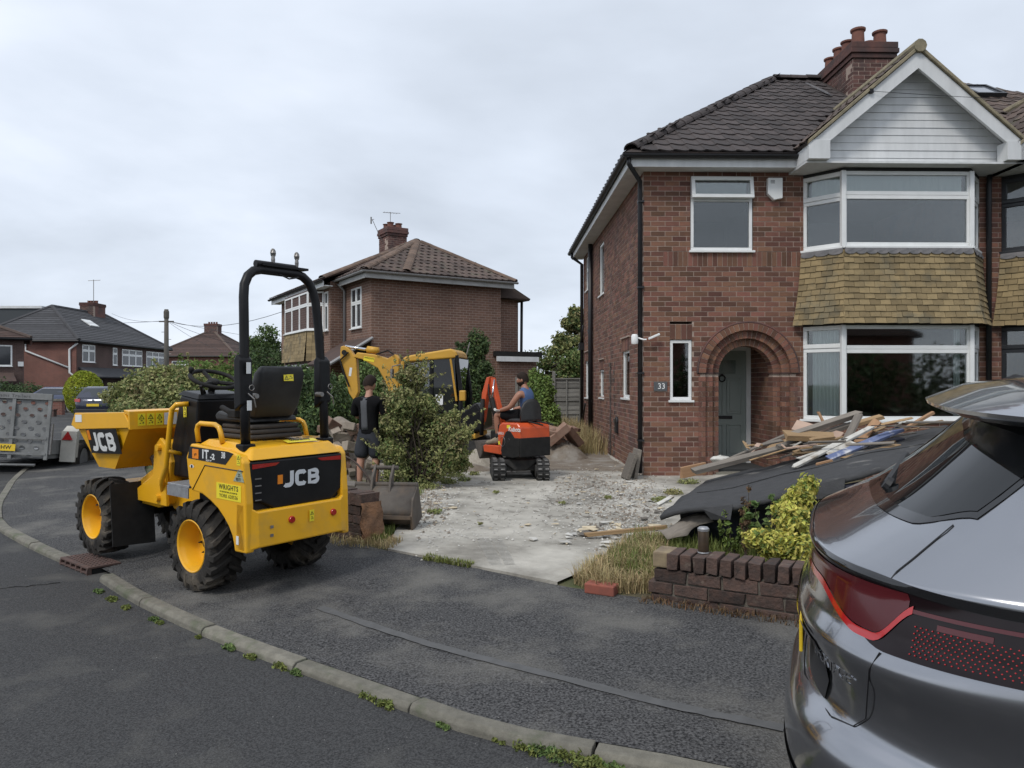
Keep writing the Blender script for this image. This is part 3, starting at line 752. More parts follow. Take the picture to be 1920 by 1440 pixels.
# ---- main roof
E0, EZ, RV, RZ_ = -.36, 5.2, 4.2, 8.22
HU = 3.7                                               # where the hip meets the ridge
TW, TG = .25, .32
def tile_mesh(M=None, w_=TW, L_=.40, wave=.022):
    q = MB(); n = 6; rows = []
    prof = [(0, .0), (.08, .018), (.2, wave*.9), (.34, .012), (.62, .0), (.85, -.003), (1.02, .004)]
    top = [[(a*w_, y, h+.030-(y/L_)*.020) for a, h in prof] for y in (0, L_)]
    bot = [(a*w_, .0, h+.008) for a, h in prof]
    q.grid([bot]+top); return q
tm = tile_mesh().mesh('tile'); tm.materials.append(M_tile)
roof = empty('roof', (0, 0, 0)); roof.parent = house
def roof_deck(pts, name='roof_deck', m=None, parent=None):
    q = MB(); n = len(pts); q.add(pts, [tuple(range(n))]); return q.build(name, m or M_tile, parent or roof, solid=.04)
def slope_tiles(O, xd, yd, rows, lo, hi, skip=None, ind=0, parent=None, m=None, tw=TW, tg=TG, shift=0.):
    """tiles over a slope: O eave origin, xd along eave, yd up the slope; lo/hi: left/right limits by row height"""
    Mf = frame(O, xd, yd); items = []; big = MB()
    for r in range(rows):
        y = r*tg; a, b_ = lo(y+tg*.5), hi(y+tg*.5); x = math.floor(a/tw)*tw+(tw/2 if r % 2 else 0)*shift
        while x < b_:
            if x+tw*.5 > a and x+tw*.5 < b_+.02:
                c = Mf @ V((x+tw/2, y+tg/2, 0))
                if not (skip and skip(c)): items.append((x, y))
            x += tw
    proto = tile_mesh(w_=tw, L_=tg*1.22)
    if ind:
        me = proto.mesh('tile'); me.materials.append(m or M_tile)
        for x, y in items[:ind]:
            o = obj('roof_tile', me, None, parent or roof); o.matrix_local = Mf @ T(x, y, random.uniform(0, .006)) @ RZ(random.uniform(-.006, .006))
    for x, y in items[ind:]: big.add([tuple(v) for v in proto.v], proto.f, Mf @ T(x, y, random.uniform(0, .006)))
    if len(items) > ind: tag(big.build('roof_tiles', m or M_tile, parent or roof, fix=False), kind='stuff')
    return len(items)
sy = V((0, RV-E0, RZ_-EZ)); SLEN = sy.length; hipk = (HU-E0)/SLEN
def under_gable(c):
    return c.z < GZ1-GSL*abs(c.x-GA)+.02 and c.z < GZ1 and c.y < 2.4 or (4.7 < c.x < 5.7 and 2.6 < c.y < 4.5)
nrow = int(SLEN/TG)+1
nt_ = slope_tiles((E0, E0, EZ), (1, 0, 0), sy, nrow, lambda y: y*hipk+.02, lambda y: UR-E0, under_gable, ind=300)
slope_tiles((E0, 8.4-E0, EZ), (0, -1, 0), (HU-E0, 0, RZ_-EZ), int(V((HU-E0, 0, RZ_-EZ)).length/TG)+1, lambda y: y/V((HU-E0, 0, RZ_-EZ)).length*(8.4-E0-RV), lambda y: (8.4-2*E0)-y/V((HU-E0, 0, RZ_-EZ)).length*(RV-E0))
roof_deck([(E0, E0, EZ-.02), (UR, E0, EZ-.02), (UR, RV, RZ_-.02), (HU, RV, RZ_-.02)])
roof_deck([(E0, E0, EZ-.02), (HU, RV, RZ_-.02), (E0, 8.76, EZ-.02)])
roof_deck([(E0, 8.76, EZ-.02), (HU, RV, RZ_-.02), (UR, RV, RZ_-.02), (UR, 8.76, EZ-.02)])
# tiled slopes of the gable
for s_ in (-1, 1):
    xx = GA+s_*(GHALF+.12); zz_ = GZ1-GSL*(GHALF+.12)+.06; up = V((-s_*(GHALF+.12), 0, GSL*(GHALF+.12)))
    if s_ < 0: slope_tiles((xx, 2.2, zz_), (0, -1, 0), up, 7, lambda y: 0, lambda y: 2.98, lambda c: c.z < EZ+(c.y-E0)*(RZ_-EZ)/(RV-E0)-.15, m=M_tileb)
    else: slope_tiles((xx, -.78, zz_), (0, 1, 0), up, 7, lambda y: 0, lambda y: 2.98, lambda c: c.z < EZ+(c.y-E0)*(RZ_-EZ)/(RV-E0)-.15, m=M_tileb)
    roof_deck([(xx, -.76, zz_-.02), (GA, -.76, GZ1+.03), (GA, 2.3, GZ1+.03), (xx, 2.3, zz_-.02)])
# hip and ridge tiles, each its own piece
hm = MB()
rows_ = []
for y, r in ((0, .135), (.40, .122)):
    rows_.append([(r*cos(t), y, r*.8*sin(t)-.02) for t in [pi*k/8 for k in range(9)]])
hm.grid([[(p[0]*.85, 0, p[2]*.7) for p in rows_[0]]]+rows_); hme = hm.mesh('hip'); hme.materials.append(M_tile)
def hip_line(A, B, nm, step=.36, parent=None, me=None):
    A, B = V(A), V(B); d = (B-A).normalized(); n = int((B-A).length/step); side = d.cross(V((0, 0, 1))).normalized()
    for i in range(n):
        o = obj(nm, me or hme, None, parent or roof); up = side.cross(d)
        o.matrix_local = frame(A+d*i*step, side, d) @ T(0, 0, -.012+random.uniform(-.004, .004))
hip_line((E0+.10, E0+.10, EZ+.10), (HU, RV, RZ_+.05), 'hip_tile'); hip_line((HU, RV, RZ_+.05), (UR+.1, RV, RZ_+.05), 'ridge_tile')
# eaves: fascia, soffit, gutter on front and side
b = MB(); b.box((-.30, -.30, 4.985), (2.50, -.275, 5.12)); b.build('fascia', M_white, house)
b = MB(); b.box((-.30, -.274, 4.985), (-.275, 8.65, 5.12)); b.build('fascia', M_white, house)
b = MB(); b.box((-.274, -.274, 4.99), (2.5, .01, 5.01)); b.box((-.274, .011, 4.99), (.01, 8.65, 5.008)); b.build('soffit', M_white, house)
def gutter(A, B, parent, m=None, r=.058):
    A, B = V(A), V(B); d = (B-A).normalized(); s = d.cross(V((0, 0, 1))); q = MB(); P = []
    for p in (A, B): P.append([p+s*r*cos(t)+V((0, 0, r*sin(t))) for t in [pi+pi*k/8 for k in range(9)]])
    q.grid(P); return q.build('gutter', m or M_black, parent, solid=.006)
gutter((-.40, -.355, 5.165), (2.5, -.355, 5.165), house); gutter((-.355, -.40, 5.163), (-.355, 8.7, 5.163), house)
# downpipes
def pipe(name, pts, r, parent, m=None, n=10):
    q = MB(); q.tube(pts, r, n); return q.build(name, m or M_black, parent, smooth=True)
dp = pipe('downpipe', [(-.30, -.33, 5.11), (-.30, -.33, 5.02), (-.06, -.02, 4.82), (-.055, .02, 4.7), (-.055, .02, .06)], .038, house)
for z in (4.5, 3.1, 1.7, .6):
    q = MB(); q.cbox((-.045, .02, z), (.10, .11, .03)); q.build('pipe_bracket', M_black, dp)
pipe('soil_pipe', [(-.07, 6.35, 5.5), (-.07, 6.35, .05)], .058, house); pipe('downpipe', [(-.33, 8.3, 5.1), (-.33, 8.3, 5.0), (-.06, 8.3, 4.8), (-.06, 8.3, .05)], .045, house)
pipe('waste_pipe', [(-.07, 7.9, 3.1), (-.07, 8.3, 2.6)], .022, house); pipe('waste_pipe', [(-.06, 6.9, 2.9), (-.06, 6.4, 2.5)], .022, house); pipe('waste_pipe', [(-.05, 7.6, 1.0), (-.05, 8.2, .5)], .022, house)
q = MB(); q.cbox((-.07, 8.3, 2.55), (.14, .16, .2)); q.build('hopper', M_black, house)
dp2 = pipe('downpipe', [(5.68, -.09, 5.0), (5.68, -.06, 4.8), (5.68, -.06, .05)], .042, house)
# scar of the pulled-down garage wall, flue, vent
M_scar = mat('wall_scar', (.06, .045, .04), (.12, .10, .09), rough=1, scale=6, bump=.02, bscale=30)
q = MB(S0)
rr = random.Random(4)
for i in range(24):
    z = i*.082; x = sv(3.55); q.box((x+rr.uniform(-.02, .02), z, -.01), (x+.11+rr.uniform(-.02, .02), z+.076, rr.uniform(.004, .03)))
    if i % 2: q.box((sv(3.05), z, -.01), (sv(3.05)+.06+rr.uniform(-.02, .02), z+.076, rr.uniform(.004, .025)))
q.build('garage_wall_scar', M_scar, house)
q = MB(S0); q.lathe([(.0, .05), (.085, .05), (.095, .03), (.095, -.01)], 14, M=T(sv(2.6), .78, 0)); q.box((sv(2.6)-.09, .55, 0), (sv(2.6)+.09, .78, .05)); q.build('wall_vent', M_black, house, bevel=.01)
# alarm box
al = MB(F0); al.prism([(0, 0), (.24, 0), (.24, .36), (0, .36)], 0, .0001, 'z', caps=False)
al = MB(F0 @ T(2.02, 4.52, 0)); al.prism([(0, .10), (.10, 0), (.24, .03), (.24, .36), (0, .36)], 0, .085, 'z'); ao = al.build('alarm_box', M_upvc, house, bevel=.008)
for k in range(3):
    q = MB(F0 @ T(2.02, 4.52, 0)); q.box((.04, .27+.02*k, .084), (.11, .278+.02*k, .088)); q.build('louvre', M_black, ao)
# house number plate and camera on the corner pipe
q = MB(F0 @ T(.165, 1.405, .004)); q.box((0, 0, 0), (.22, .15, .012)); npl = q.build('number_plate', M_slate, house, bevel=.004)
text('numerals', '33', .13, F0 @ T(.165+.125, 1.405+.075, .018), M_whitet, npl, sp=1.0)
cm = empty('security_camera', (0, 0, 0)); cm.parent = house
q = MB(); q.lathe([(.0, .0), (.05, 0), (.056, .02), (.056, .13), (.04, .16), (.0, .16)], 14, M=T(-.155, -.05, 2.17)); q.build('camera_body', M_upvc, cm, smooth=True, autosmooth=40)
q = MB(); q.tube([(-.10, -.05, 2.27), (-.02, -.09, 2.24), (.03, -.1, 2.24)], .014, 6); q.build('bracket', M_upvc, cm)
q = MB(); q.box((-.10, -.028, -.018), (.10, .028, .018), T(.15, -.1, 2.29) @ RY(radians(-24))); q.build('solar_arm', M_upvc, cm, bevel=.008)
# chimney stack with pots
ch = empty('chimney', (4.78, 2.75, 0)); ch.parent = house
def chimney(parent, w_, d_, z0, z1, pots, m=None, detail=True):
    F = frame((0, 0, z0), (1, 0, 0), (0, 0, 1))
    if detail:
        wl = brick_wall(parent, F, w_, z1-z0-.33, [], 'ch', wallname='stack', thick=.3, brick=M_sootb)
        brick_wall(parent, frame((0, d_, z0), (0, -1, 0), (0, 0, 1)), d_-.012, z1-z0-.33, [], 'chs', wallname='stack', thick=.3, brick=M_sootb)
        q = MB(); q.box((.2, .2, z0), (w_-.003, d_-.003, z1-.34)); q.build('stack_core', M_sootb, parent)
        o_ = 0
        for k, (e_, h_) in enumerate(((.03, .10), (.06, .10), (.045, .13))):
            q = MB(); q.box((-e_, -e_, z1-.33+o_), (w_+e_, d_+e_, z1-.33+o_+h_-.008)); q.build('corbel_course', M_sootb, parent, bevel=.008); o_ += h_
    for i, (x, y, h, r) in enumerate(pots):
        q = MB(); q.lathe([(r*1.0, z1-.02), (r*.92, z1+h*.6), (r*.9, z1+h*.82), (r*1.12, z1+h*.88), (r*1.15, z1+h), (r*.9, z1+h), (r*.85, z1+h*.5)], 16, M=T(x, y, 0)); q.build('chimney_pot', M_terra, parent, smooth=True, autosmooth=35)
chimney(ch, .86, 1.75, 6.6, 8.42, [(.2, .2, .34, .13), (.66, .22, .30, .13), (.18, .62, .28, .12), (.18, 1.0, .3, .12), (.18, 1.42, .27, .12), (.66, .7, .3, .12), (.66, 1.3, .3, .12)])
q = MB(); q.add([(-.45, .1, 7.40), (-.02, -.03, 7.05), (-.02, 1.4, 8.1), (-.5, 1.4, 8.2)], [(0, 1, 2, 3)]); q.build('flashing', M_lead, ch, solid=.02)
# ------------------------------------------------------------------ attached neighbour
nb_ = empty('attached_house', HO, HR, 'attached brick house with dark window frames in its tile hung bay', 'house')
M_anth = mat('anthracite_frame', (.014, .015, .018), rough=.4)
brick_wall(nb_, F0 @ T(5.76, 0, 0), .17, WT+.08, [], 'nbl', wallname='front_wall')
brick_wall(nb_, F0 @ T(5.76, 0, 0), 5.7, WT+.08, [rect_op(3.95, 3.7, 4.97, 4.9), rect_op(4.0, 0, 5.0, 2.1)], 'nbr', wallname='front_wall', x0=3.1)
bay(nb_, True, M_upvc, M_anth, M_glass, tile_ind=False, curtains=False)
for y0 in (1.1,):
    pass
b = MB(); b.box((5.76, 8.2, 0), (11.5, 8.4, WT)); b.box((11.3, .25, 0), (11.5, 8.2, WT)); b.box((5.77, .26, 2.55), (11.3, 8.19, 2.7)); b.box((5.77, 3.6, .1), (11.3, 3.7, 5)); b.build('rear_wall', M_brick, nb_)
nroof = empty('roof', (0, 0, 0)); nroof.parent = nb_
roof_deck([(UR+.002, E0, EZ-.02), (11.86, E0, EZ-.02), (11.5-HU, RV, RZ_-.02), (UR+.002, RV, RZ_-.02)], parent=nroof)
roof_deck([(11.86, E0, EZ-.02), (11.86, 8.76, EZ-.02), (11.5-HU, RV, RZ_-.02)], parent=nroof)
roof_deck([(11.86, 8.76, EZ-.02), (UR+.002, 8.76, EZ-.02), (UR+.002, RV, RZ_-.02), (11.5-HU, RV, RZ_-.02)], parent=nroof)
def under_g2(c): return c.z < GZ1-GSL*abs(c.x-(11.5-GA))+.02 and c.y < 2.4 or (4.7 < c.x < 5.7 and 2.6 < c.y < 4.5)
slope_tiles((UR+.36, E0, EZ), (1, 0, 0), sy, nrow, lambda y: -.34, lambda y: 5.75-y*hipk, under_g2, parent=nroof, m=M_tileb)
for s_ in (-1,):
    xx = (11.5-GA)+s_*(GHALF+.12); zz_ = GZ1-GSL*(GHALF+.12)+.06; up = V((-s_*(GHALF+.12), 0, GSL*(GHALF+.12)))
    slope_tiles((xx, 2.2, zz_), (0, -1, 0), up, 7, lambda y: 0, lambda y: 2.98, lambda c: c.z < EZ+(c.y-E0)*(RZ_-EZ)/(RV-E0)-.15, m=M_tileb, parent=nroof)
for s_ in (-1, 1):
    xx = (11.5-GA)+s_*(GHALF+.12); zz_ = GZ1-GSL*(GHALF+.12)+.06
    roof_deck([(xx, -.76, zz_-.02), (11.5-GA, -.76, GZ1+.03), (11.5-GA, 2.3, GZ1+.03), (xx, 2.3, zz_-.02)], parent=nroof)
hip_line((UR+.1, RV, RZ_+.05), (11.5-HU, RV, RZ_+.05), 'ridge_tile', parent=nroof)
for (u, t) in ((6.55, .66), (7.35, .70)):                     # roof lights
    Mf = frame((u, E0+(RV-E0)*t, EZ+(RZ_-EZ)*t+.03), (1, 0, 0), sy)
    q = MB(Mf); q.box((0, 0, 0), (.62, .06, .10)); q.box((0, .74, 0), (.62, .8, .10)); q.box((0, .06, 0), (.06, .74, .10)); q.box((.56, .06, 0), (.62, .74, .10)); ro = q.build('roof_light', M_anth, nroof, bevel=.006)
    q = MB(Mf); q.box((.05, .05, .05), (.57, .75, .07)); q.build('pane', glass_mat('rooflight_glass', (.12, .13, .15), .08), ro)
b = MB(); b.box((UR+.36, -.30, 4.985), (5.9, -.275, 5.12)); b.build('fascia', M_white, nb_)
# ------------------------------------------------------------------ yellow site dumper
M_yel = mat('dumper_yellow', (.80, .415, .012), (.74, .375, .012), rough=.42, scale=2, coat=.25, spec=.4, c3=(.50, .30, .06), s3=2.6, t3=.65, w3=.13, detail=8)
M_blk = mat('dumper_black', (.009, .009, .010), (.015, .015, .016), rough=.4, spec=.2, scale=5)
M_blkm = mat('matt_black', (.012, .012, .012), (.022, .021, .020), rough=.75, spec=.25, scale=8, bump=.001)
M_rub = mat('tyre_rubber', (.018, .017, .016), (.055, .050, .044), rough=.9, spec=.25, scale=6, c3=(.13, .11, .085), s3=5, t3=.62, bump=.003, bscale=60)
M_vinyl = mat('seat_vinyl', (.020, .020, .021), (.03, .03, .03), rough=.5, scale=10)
M_bell = mat('seat_bellows', (.035, .030, .026), (.055, .045, .036), rough=.8, scale=12)
M_red = mat('red_reflector', (.36, .012, .012), rough=.25, coat=.6)
M_alu = mat('chequer_plate', (.42, .43, .44), (.30, .30, .31), rough=.45, metallic=.6, scale=20)
M_org = mat('sticker_orange', (.80, .24, .01), rough=.4)
M_ylw = mat('sticker_yellow', (.80, .66, .03), rough=.45)
M_stw = mat('sticker_white', (.72, .73, .72), rough=.45)
M_stb = mat('sticker_black', (.012, .012, .013), rough=.4)
M_silv = mat('sticker_silver', (.62, .64, .66), rough=.4)
M_grn = mat('sticker_green', (.16, .23, .12), (.4, .42, .36), rough=.6, scale=90)
M_steel = mat('worn_steel', (.30, .29, .28), (.20, .19, .18), rough=.5, metallic=.7, scale=20)
M_wht = mat('tape_white', (.7, .7, .68), rough=.6)
dump = empty('site_dumper', (-2.046, 5.877, .104), 0, 'yellow site dumper with front skip and tall black roll bar on the pavement', 'dumper', rot=(radians(-.6), radians(-.8), radians(142.2)))
def LS(x, y, z): return frame((x, y, z), (-1, 0, 0), (0, 0, 1))       # left side, text reads towards the rear
def BK(x, y, z): return frame((x, y, z), (0, -1, 0), (0, 0, 1))       # rear face
def plate(name, M, wd, ht, m, parent, th=.002):
    q = MB(M); q.box((-wd/2, -ht/2, 0), (wd/2, ht/2, th)); return q.build(name, m, parent)
def warn(M, wd, ht, parent):
    """yellow warning sticker with triangle and box pictograms"""
    p = plate('warning_sticker', M, wd, ht, M_ylw, parent)
    s = min(wd, ht)*.78; cy = ht*.22 if ht > wd else 0; cx = 0 if ht > wd else -wd*.22
    q = MB(M @ T(cx, cy, .0025)); a = s*.5
    O = [(-a, -a*.8), (a, -a*.8), (0, a*.9)]; I = [(-a*.62, -a*.58), (a*.62, -a*.58), (0, a*.5)]
    q.add([(x, y, 0) for x, y in O+I], [(0, 1, 4, 3), (1, 2, 5, 4), (2, 0, 3, 5)]); q.add([(-a*.07, -a*.4, 0), (a*.07, -a*.4, 0), (a*.07, a*.2, 0), (-a*.07, a*.2, 0)], [(0, 1, 2, 3)])
    q.build('pictogram', M_stb, p, fix=False)
    q = MB(M @ T(-cx if cx else 0, -cy, .0025))
    for k in range(5):
        an = k*1.9; q.cbox((s*.28*cos(an), s*.28*sin(an), 0), (s*.22, s*.13, .0006), RZ(0))
    q.build('pictogram', M_stb, p, fix=False); return p
# --- rear body
prof = [(.10, 1.075), (.165, .97), (.125, .765), (.07, .725), (-.06, .715), (-.175, .675), (-.27, .63), (-.346, .575), (-.405, .52), (-.449, .46), (-.470, .40), (-.479, .355), (-.625, .36), (-.615, .70), (-.585, .985), (-.545, 1.03), (-.40, 1.055)]
rb = MB(); rb.prism(prof, .385, .45, 'y'); rb.build('side_panel', M_yel, dump, bevel=.012)
rb = MB(); rb.prism(prof, -.45, -.385, 'y'); rb.build('side_panel', M_yel, dump, bevel=.012)
core = MB(); core.prism([(.09, .60), (.095, 1.04), (-.40, 1.045), (-.54, 1.02), (-.565, .70), (-.565, .52), (-.3, .52), (-.2, .60)], -.384, .384, 'y'); core.build('engine_bay', M_blkm, dump)
# hood top: tapered cover
hd = MB(); A = [(.09, .40, 1.062), (-.40, .42, 1.062), (-.60, .40, .99), (-.60, -.40, .99), (-.40, -.42, 1.062), (.09, -.40, 1.062)]
B = [(.06, .33, 1.105), (-.41, .36, 1.105), (-.53, .34, 1.075), (-.53, -.34, 1.075), (-.41, -.36, 1.105), (.06, -.33, 1.105)]
hd.add(A+B, [(0, 1, 7, 6), (1, 2, 8, 7), (2, 3, 9, 8), (3, 4, 10, 9), (4, 5, 11, 10), (5, 0, 6, 11), (6, 7, 8, 9, 10, 11), (5, 4, 3, 2, 1, 0)])
hood = hd.build('hood', M_yel, dump, bevel=.014, seg=3)
q = MB(); q.box((-.415, -.345, 1.1055), (-.409, .345, 1.1065)); q.build('hood_seam', M_stb, hood)
for k in range(7):
    q = MB(); q.lathe([(.012, 1.105), (.012, 1.108), (0, 1.108)], 8, M=T(-.36+.02*sin(k*3), .20-.075*k, 0)); q.build('hood_plug', M_stb, hood)
p = plate('hire_sticker', frame((-.485, -.10, 1.0955), (0, -1, 0), (.97, 0, .24)), .27, .062, M_ylw, hood)
text('lettering', 'WRIGHTS', .04, frame((-.482, -.10, 1.0985), (0, -1, 0), (.97, 0, .24)) @ T(0, .008, .002), M_stb, p, offset=.0008)
# rear counterweight bumper
cw = MB(); ys = [(.45, 0), (.36, -.03), (-.36, -.03), (-.45, 0)]
P = []
zt = {0: .70, 1: .64, 2: .64, 3: .70}
for i, (y, dx) in enumerate(ys): P += [(-.615+dx, y, .365 if abs(y) > .4 else .385), (-.60+dx, y, zt[i]), (-.50, y, zt[i]), (-.49, y, .365 if abs(y) > .4 else .385)]
fs = []
for i in range(3):
    for k in range(4): fs.append((4*i+k, 4*i+(k+1) % 4, 4*i+4+(k+1) % 4, 4*i+4+k))
fs += [(0, 1, 2, 3), (12, 15, 14, 13)]
cw.add(P, fs); cwo = cw.build('counterweight', M_yel, dump, bevel=.012)
# black rear grille
gp = MB(); out_ = [(.40, .985), (.40, .715), (.30, .69), (.20, .635), (-.30, .64), (-.40, .72), (-.40, .985)]
gp.prism(out_, -.598, -.54, 'x'); gpo = gp.build('rear_grille', M_blk, dump, bevel=.012)
for s in (1, -1):
    q = MB(); q.prism([(s*.385, .968), (s*.385, .935), (s*.20, .945), (s*.165, .965)], -.603, -.597, 'x'); q.build('tail_lamp', M_red, gpo)
for k in range(4):
    q = MB(); q.box((-.602, .315, .86-.05*k), (-.597, .365, .868-.05*k)); q.build('grille_slot', M_steel, gpo)
jx, jz = -.055, .835
plate('logo_square', BK(-.599, jx+.215, jz+.005), .042, .065, M_org, gpo)
def jcb(M, h, m, parent, k=1.0):
    """wide bold J C B letters"""
    t = h*.26; W = h*.82; g = h*.10; x = 0
    def rr(cx0, cx1, y0, y1, holes, open_=None): pass
    def arcpts(cx, cy, r, a0, a1, n=6): return [(cx+r*cos(radians(lerp(a0, a1, i/n))), cy+r*sin(radians(lerp(a0, a1, i/n)))) for i in range(n+1)]
    def strip(path, name, closed=False):
        q = MB(M); L = []; n = len(path)
        for i, p in enumerate(path):
            a = V((*path[i-1], 0)) if i or closed else V((*p, 0)); b = V((*path[(i+1) % n], 0)) if i < n-1 or closed else V((*p, 0))
            d = (b-a).normalized(); nn = V((-d.y, d.x, 0))*t/2; c = V((*p, 0)); L.append([tuple(c+nn), tuple(c-nn)])
        if closed: L.append(L[0])
        q.grid(L); return q
    r = h*.22; y0, y1 = -h/2+t/2, h/2-t/2
    q = strip([(W*.66, h/2), (W*.66, y0+r)]+arcpts(W*.66-r, y0+r, r, 0, -90)[1:]+[(W*.1, y0), (W*.02, y0+.05*h)], 'J'); q.build('letter_j', m, parent, solid=.003)
    o = W*.66+t/2+g+t/2
    q = strip([(o+W*.72, y1-.12*h), (o+W*.72-r*.3, y1)]+[(o+r, y1)]+arcpts(o+r, y1-r, r, 90, 180)[1:]+arcpts(o+r, y0+r, r, 180, 270)+[(o+W*.72-r*.3, y0), (o+W*.72, y0+.12*h)], 'C'); q.build('letter_c', m, parent, solid=.003)
    o2 = o+W*.72+t/2+g+t/2
    rb_ = h*.2
    q = strip([(o2, y0), (o2, y1), (o2+W*.5, y1)]+arcpts(o2+W*.5, y1-rb_*.9, rb_*.9, 90, -20)[1:]+[(o2+W*.52, 0)]+arcpts(o2+W*.52, y0+rb_, rb_, 60, -90)[1:], 'B', True)
    q2 = MB(M); q2.box((o2, -t*.45, -.0015), (o2+W*.56, t*.45, .0015)); q.v += q2.v; k0 = len(q.v)-8; q.f += [tuple(i+k0 for i in f) for f in q2.f]
    q.build('letter_b', m, parent, solid=.002)
jcb(BK(-.601, jx+.18, jz) , .118, M_silv, gpo)
for y in (.09, -.285):
    q = MB(); q.lathe([(.0, -.651), (.022, -.651), (.026, -.645), (.026, -.63)], 16, M=T(0, y, .545), axis='x'); q.build('reflector', M_red, cwo, smooth=True, autosmooth=40)
warn(BK(-.646, -.08, .55), .04, .085, cwo)
for (y, z) in ((.26, .52), (.26, .46)):
    q = MB(); q.cbox((-.645, y, z), (.004, .025, .02)); q.build('scuff_plate', M_steel, cwo)
plate('serial_sticker', LS(-.52, .451, .44), .03, .06, M_stw, dump)
# side stickers
pl = MB(); pl.prism([(.11, 1.055), (.135, .965), (-.37, .955), (-.47, 1.04), (-.40, 1.05)], .4505, .4525, 'y'); plo = pl.build('model_decal', M_stb, dump)
plate('logo_square', LS(.025, .4530, 1.005), .085, .07, M_org, plo)
text('badge', 'JCB', .022, LS(.025, .4555, 1.0) @ RZ(.2), M_stb, plo)
text('lettering', '1T', .088, LS(-.105, .4535, 1.008), M_stw, plo, offset=.003); text('lettering', '-2', .055, LS(-.205, .4535, .998), M_stw, plo, offset=.002, sx=1.3)
text('lettering', 'HIGH TIP', .018, LS(-.155, .4535, .967), M_stw, plo); text('fleet_number', '38', .062, LS(-.345, .4535, 1.018), M_stw, plo, offset=.0008, sx=.85)
warn(LS(-.535, .4505, 1.0), .045, .075, dump)
wp = plate('hire_plate', LS(-.41, .4505, .765), .31, .115, M_ylw, dump)
text('lettering', 'WRIGHTS', .05, LS(-.41, .4528, .795), M_stb, wp, sp=1.15, offset=.0006); text('lettering', 'OF CROCKEY HILL LTD, SELBY RD', .0145, LS(-.41, .4528, .762), M_stb, wp, sx=1.0); text('lettering', 'YORK 620526', .036, LS(-.41, .4528, .733), M_stb, wp, sp=1.1)
q = MB(); q.prism([(-.47, .85), (-.60, .85), (-.565, .935), (-.535, .935)], .4505, .453, 'y'); tg = q.build('code_triangle', M_grn, dump)
text('lettering', '25', .03, LS(-.545, .4535, .895), M_stb, tg); text('lettering', '8071', .03, LS(-.537, .4535, .866), M_stb, tg)
q = MB(); q.box((.05, .4505, .885), (.11, .4515, .93)); eye = q.build('eye_sticker', M_yel, dump)
q = MB(LS(.08, .452, .907)); q.add([(-.032, 0, 0)]+[(-.032+.064*i/8, .016*sin(pi*i/8), 0) for i in range(1, 8)]+[(.032, 0, 0)]+[(.032-.064*i/8, -.012*sin(pi*i/8), 0) for i in range(1, 8)], [tuple(range(16))]); q.build('eye_white', M_stw, eye, fix=False)
q = MB(LS(.08, .4526, .907)); q.add([(.013*cos(i*pi/6), .013*sin(i*pi/6), 0) for i in range(12)], [tuple(range(12))]); q.build('iris', M_stb, eye, fix=False)
q = MB(); q.tube([(.07, .4515, .735), (-.10, .4515, .93), (-.585, .4515, .925)], .004, 5); q.build('panel_gap', M_stb, dump)
# hand rails
for s in (1, -1):
    q = MB(); y = s*.37
    q.tube([(.13, y, 1.08), (.15, y, 1.17), (.135, y, 1.205), (.10, y, 1.222), (-.10, y, 1.222), (-.15, y, 1.205), (-.175, y, 1.17), (-.20, y, 1.09)], .019, 10); q.build('hand_rail', M_yel, dump, smooth=True)
# --- seat
seat = empty('seat', (0, 0, 0)); seat.parent = dump
for k in range(3):
    q = MB(); q.cbox((-.12, 0, 1.128+.036*k), (.44-.02*k, .46-.02*k, .034)); q.build('bellows', M_bell, seat, bevel=.015, seg=3)
q = MB(); q.prism([(.13, 1.235), (.15, 1.28), (.10, 1.315), (-.25, 1.275), (-.28, 1.235)], -.23, .23, 'y'); q.build('cushion', M_vinyl, seat, bevel=.03, seg=3)
bk = []
for z, hw, x0, x1 in ((1.27, .19, -.29, -.20), (1.36, .215, -.345, -.225), (1.5, .22, -.39, -.265), (1.60, .215, -.42, -.30), (1.655, .18, -.425, -.34)):
    bk.append([(x0, -hw*.85, z), (x0-.015, 0, z), (x0, hw*.85, z), ((x0+x1)/2, hw, z), (x1, hw*.8, z), (x1-.03, 0, z), (x1, -hw*.8, z), ((x0+x1)/2, -hw, z)])
q = MB(); q.grid(bk, close_u=True); q.f += [tuple(range(8)), tuple(32+i for i in range(8))]; q.build('backrest', M_vinyl, seat, smooth=True, autosmooth=60, bevel=.014)
warn(frame((-.432, -.03, 1.57), (0, -1, 0), (.1, 0, 1)), .085, .05, seat)
for s in (1, -1):
    q = MB(); q.cbox((-.16, s*.255, 1.30), (.10, .05, .06)); q.tube([(-.16, s*.26, 1.3), (-.02, s*.27, 1.345)], .022, 8); q.build('seat_belt_reel', M_blkm, seat, bevel=.01)
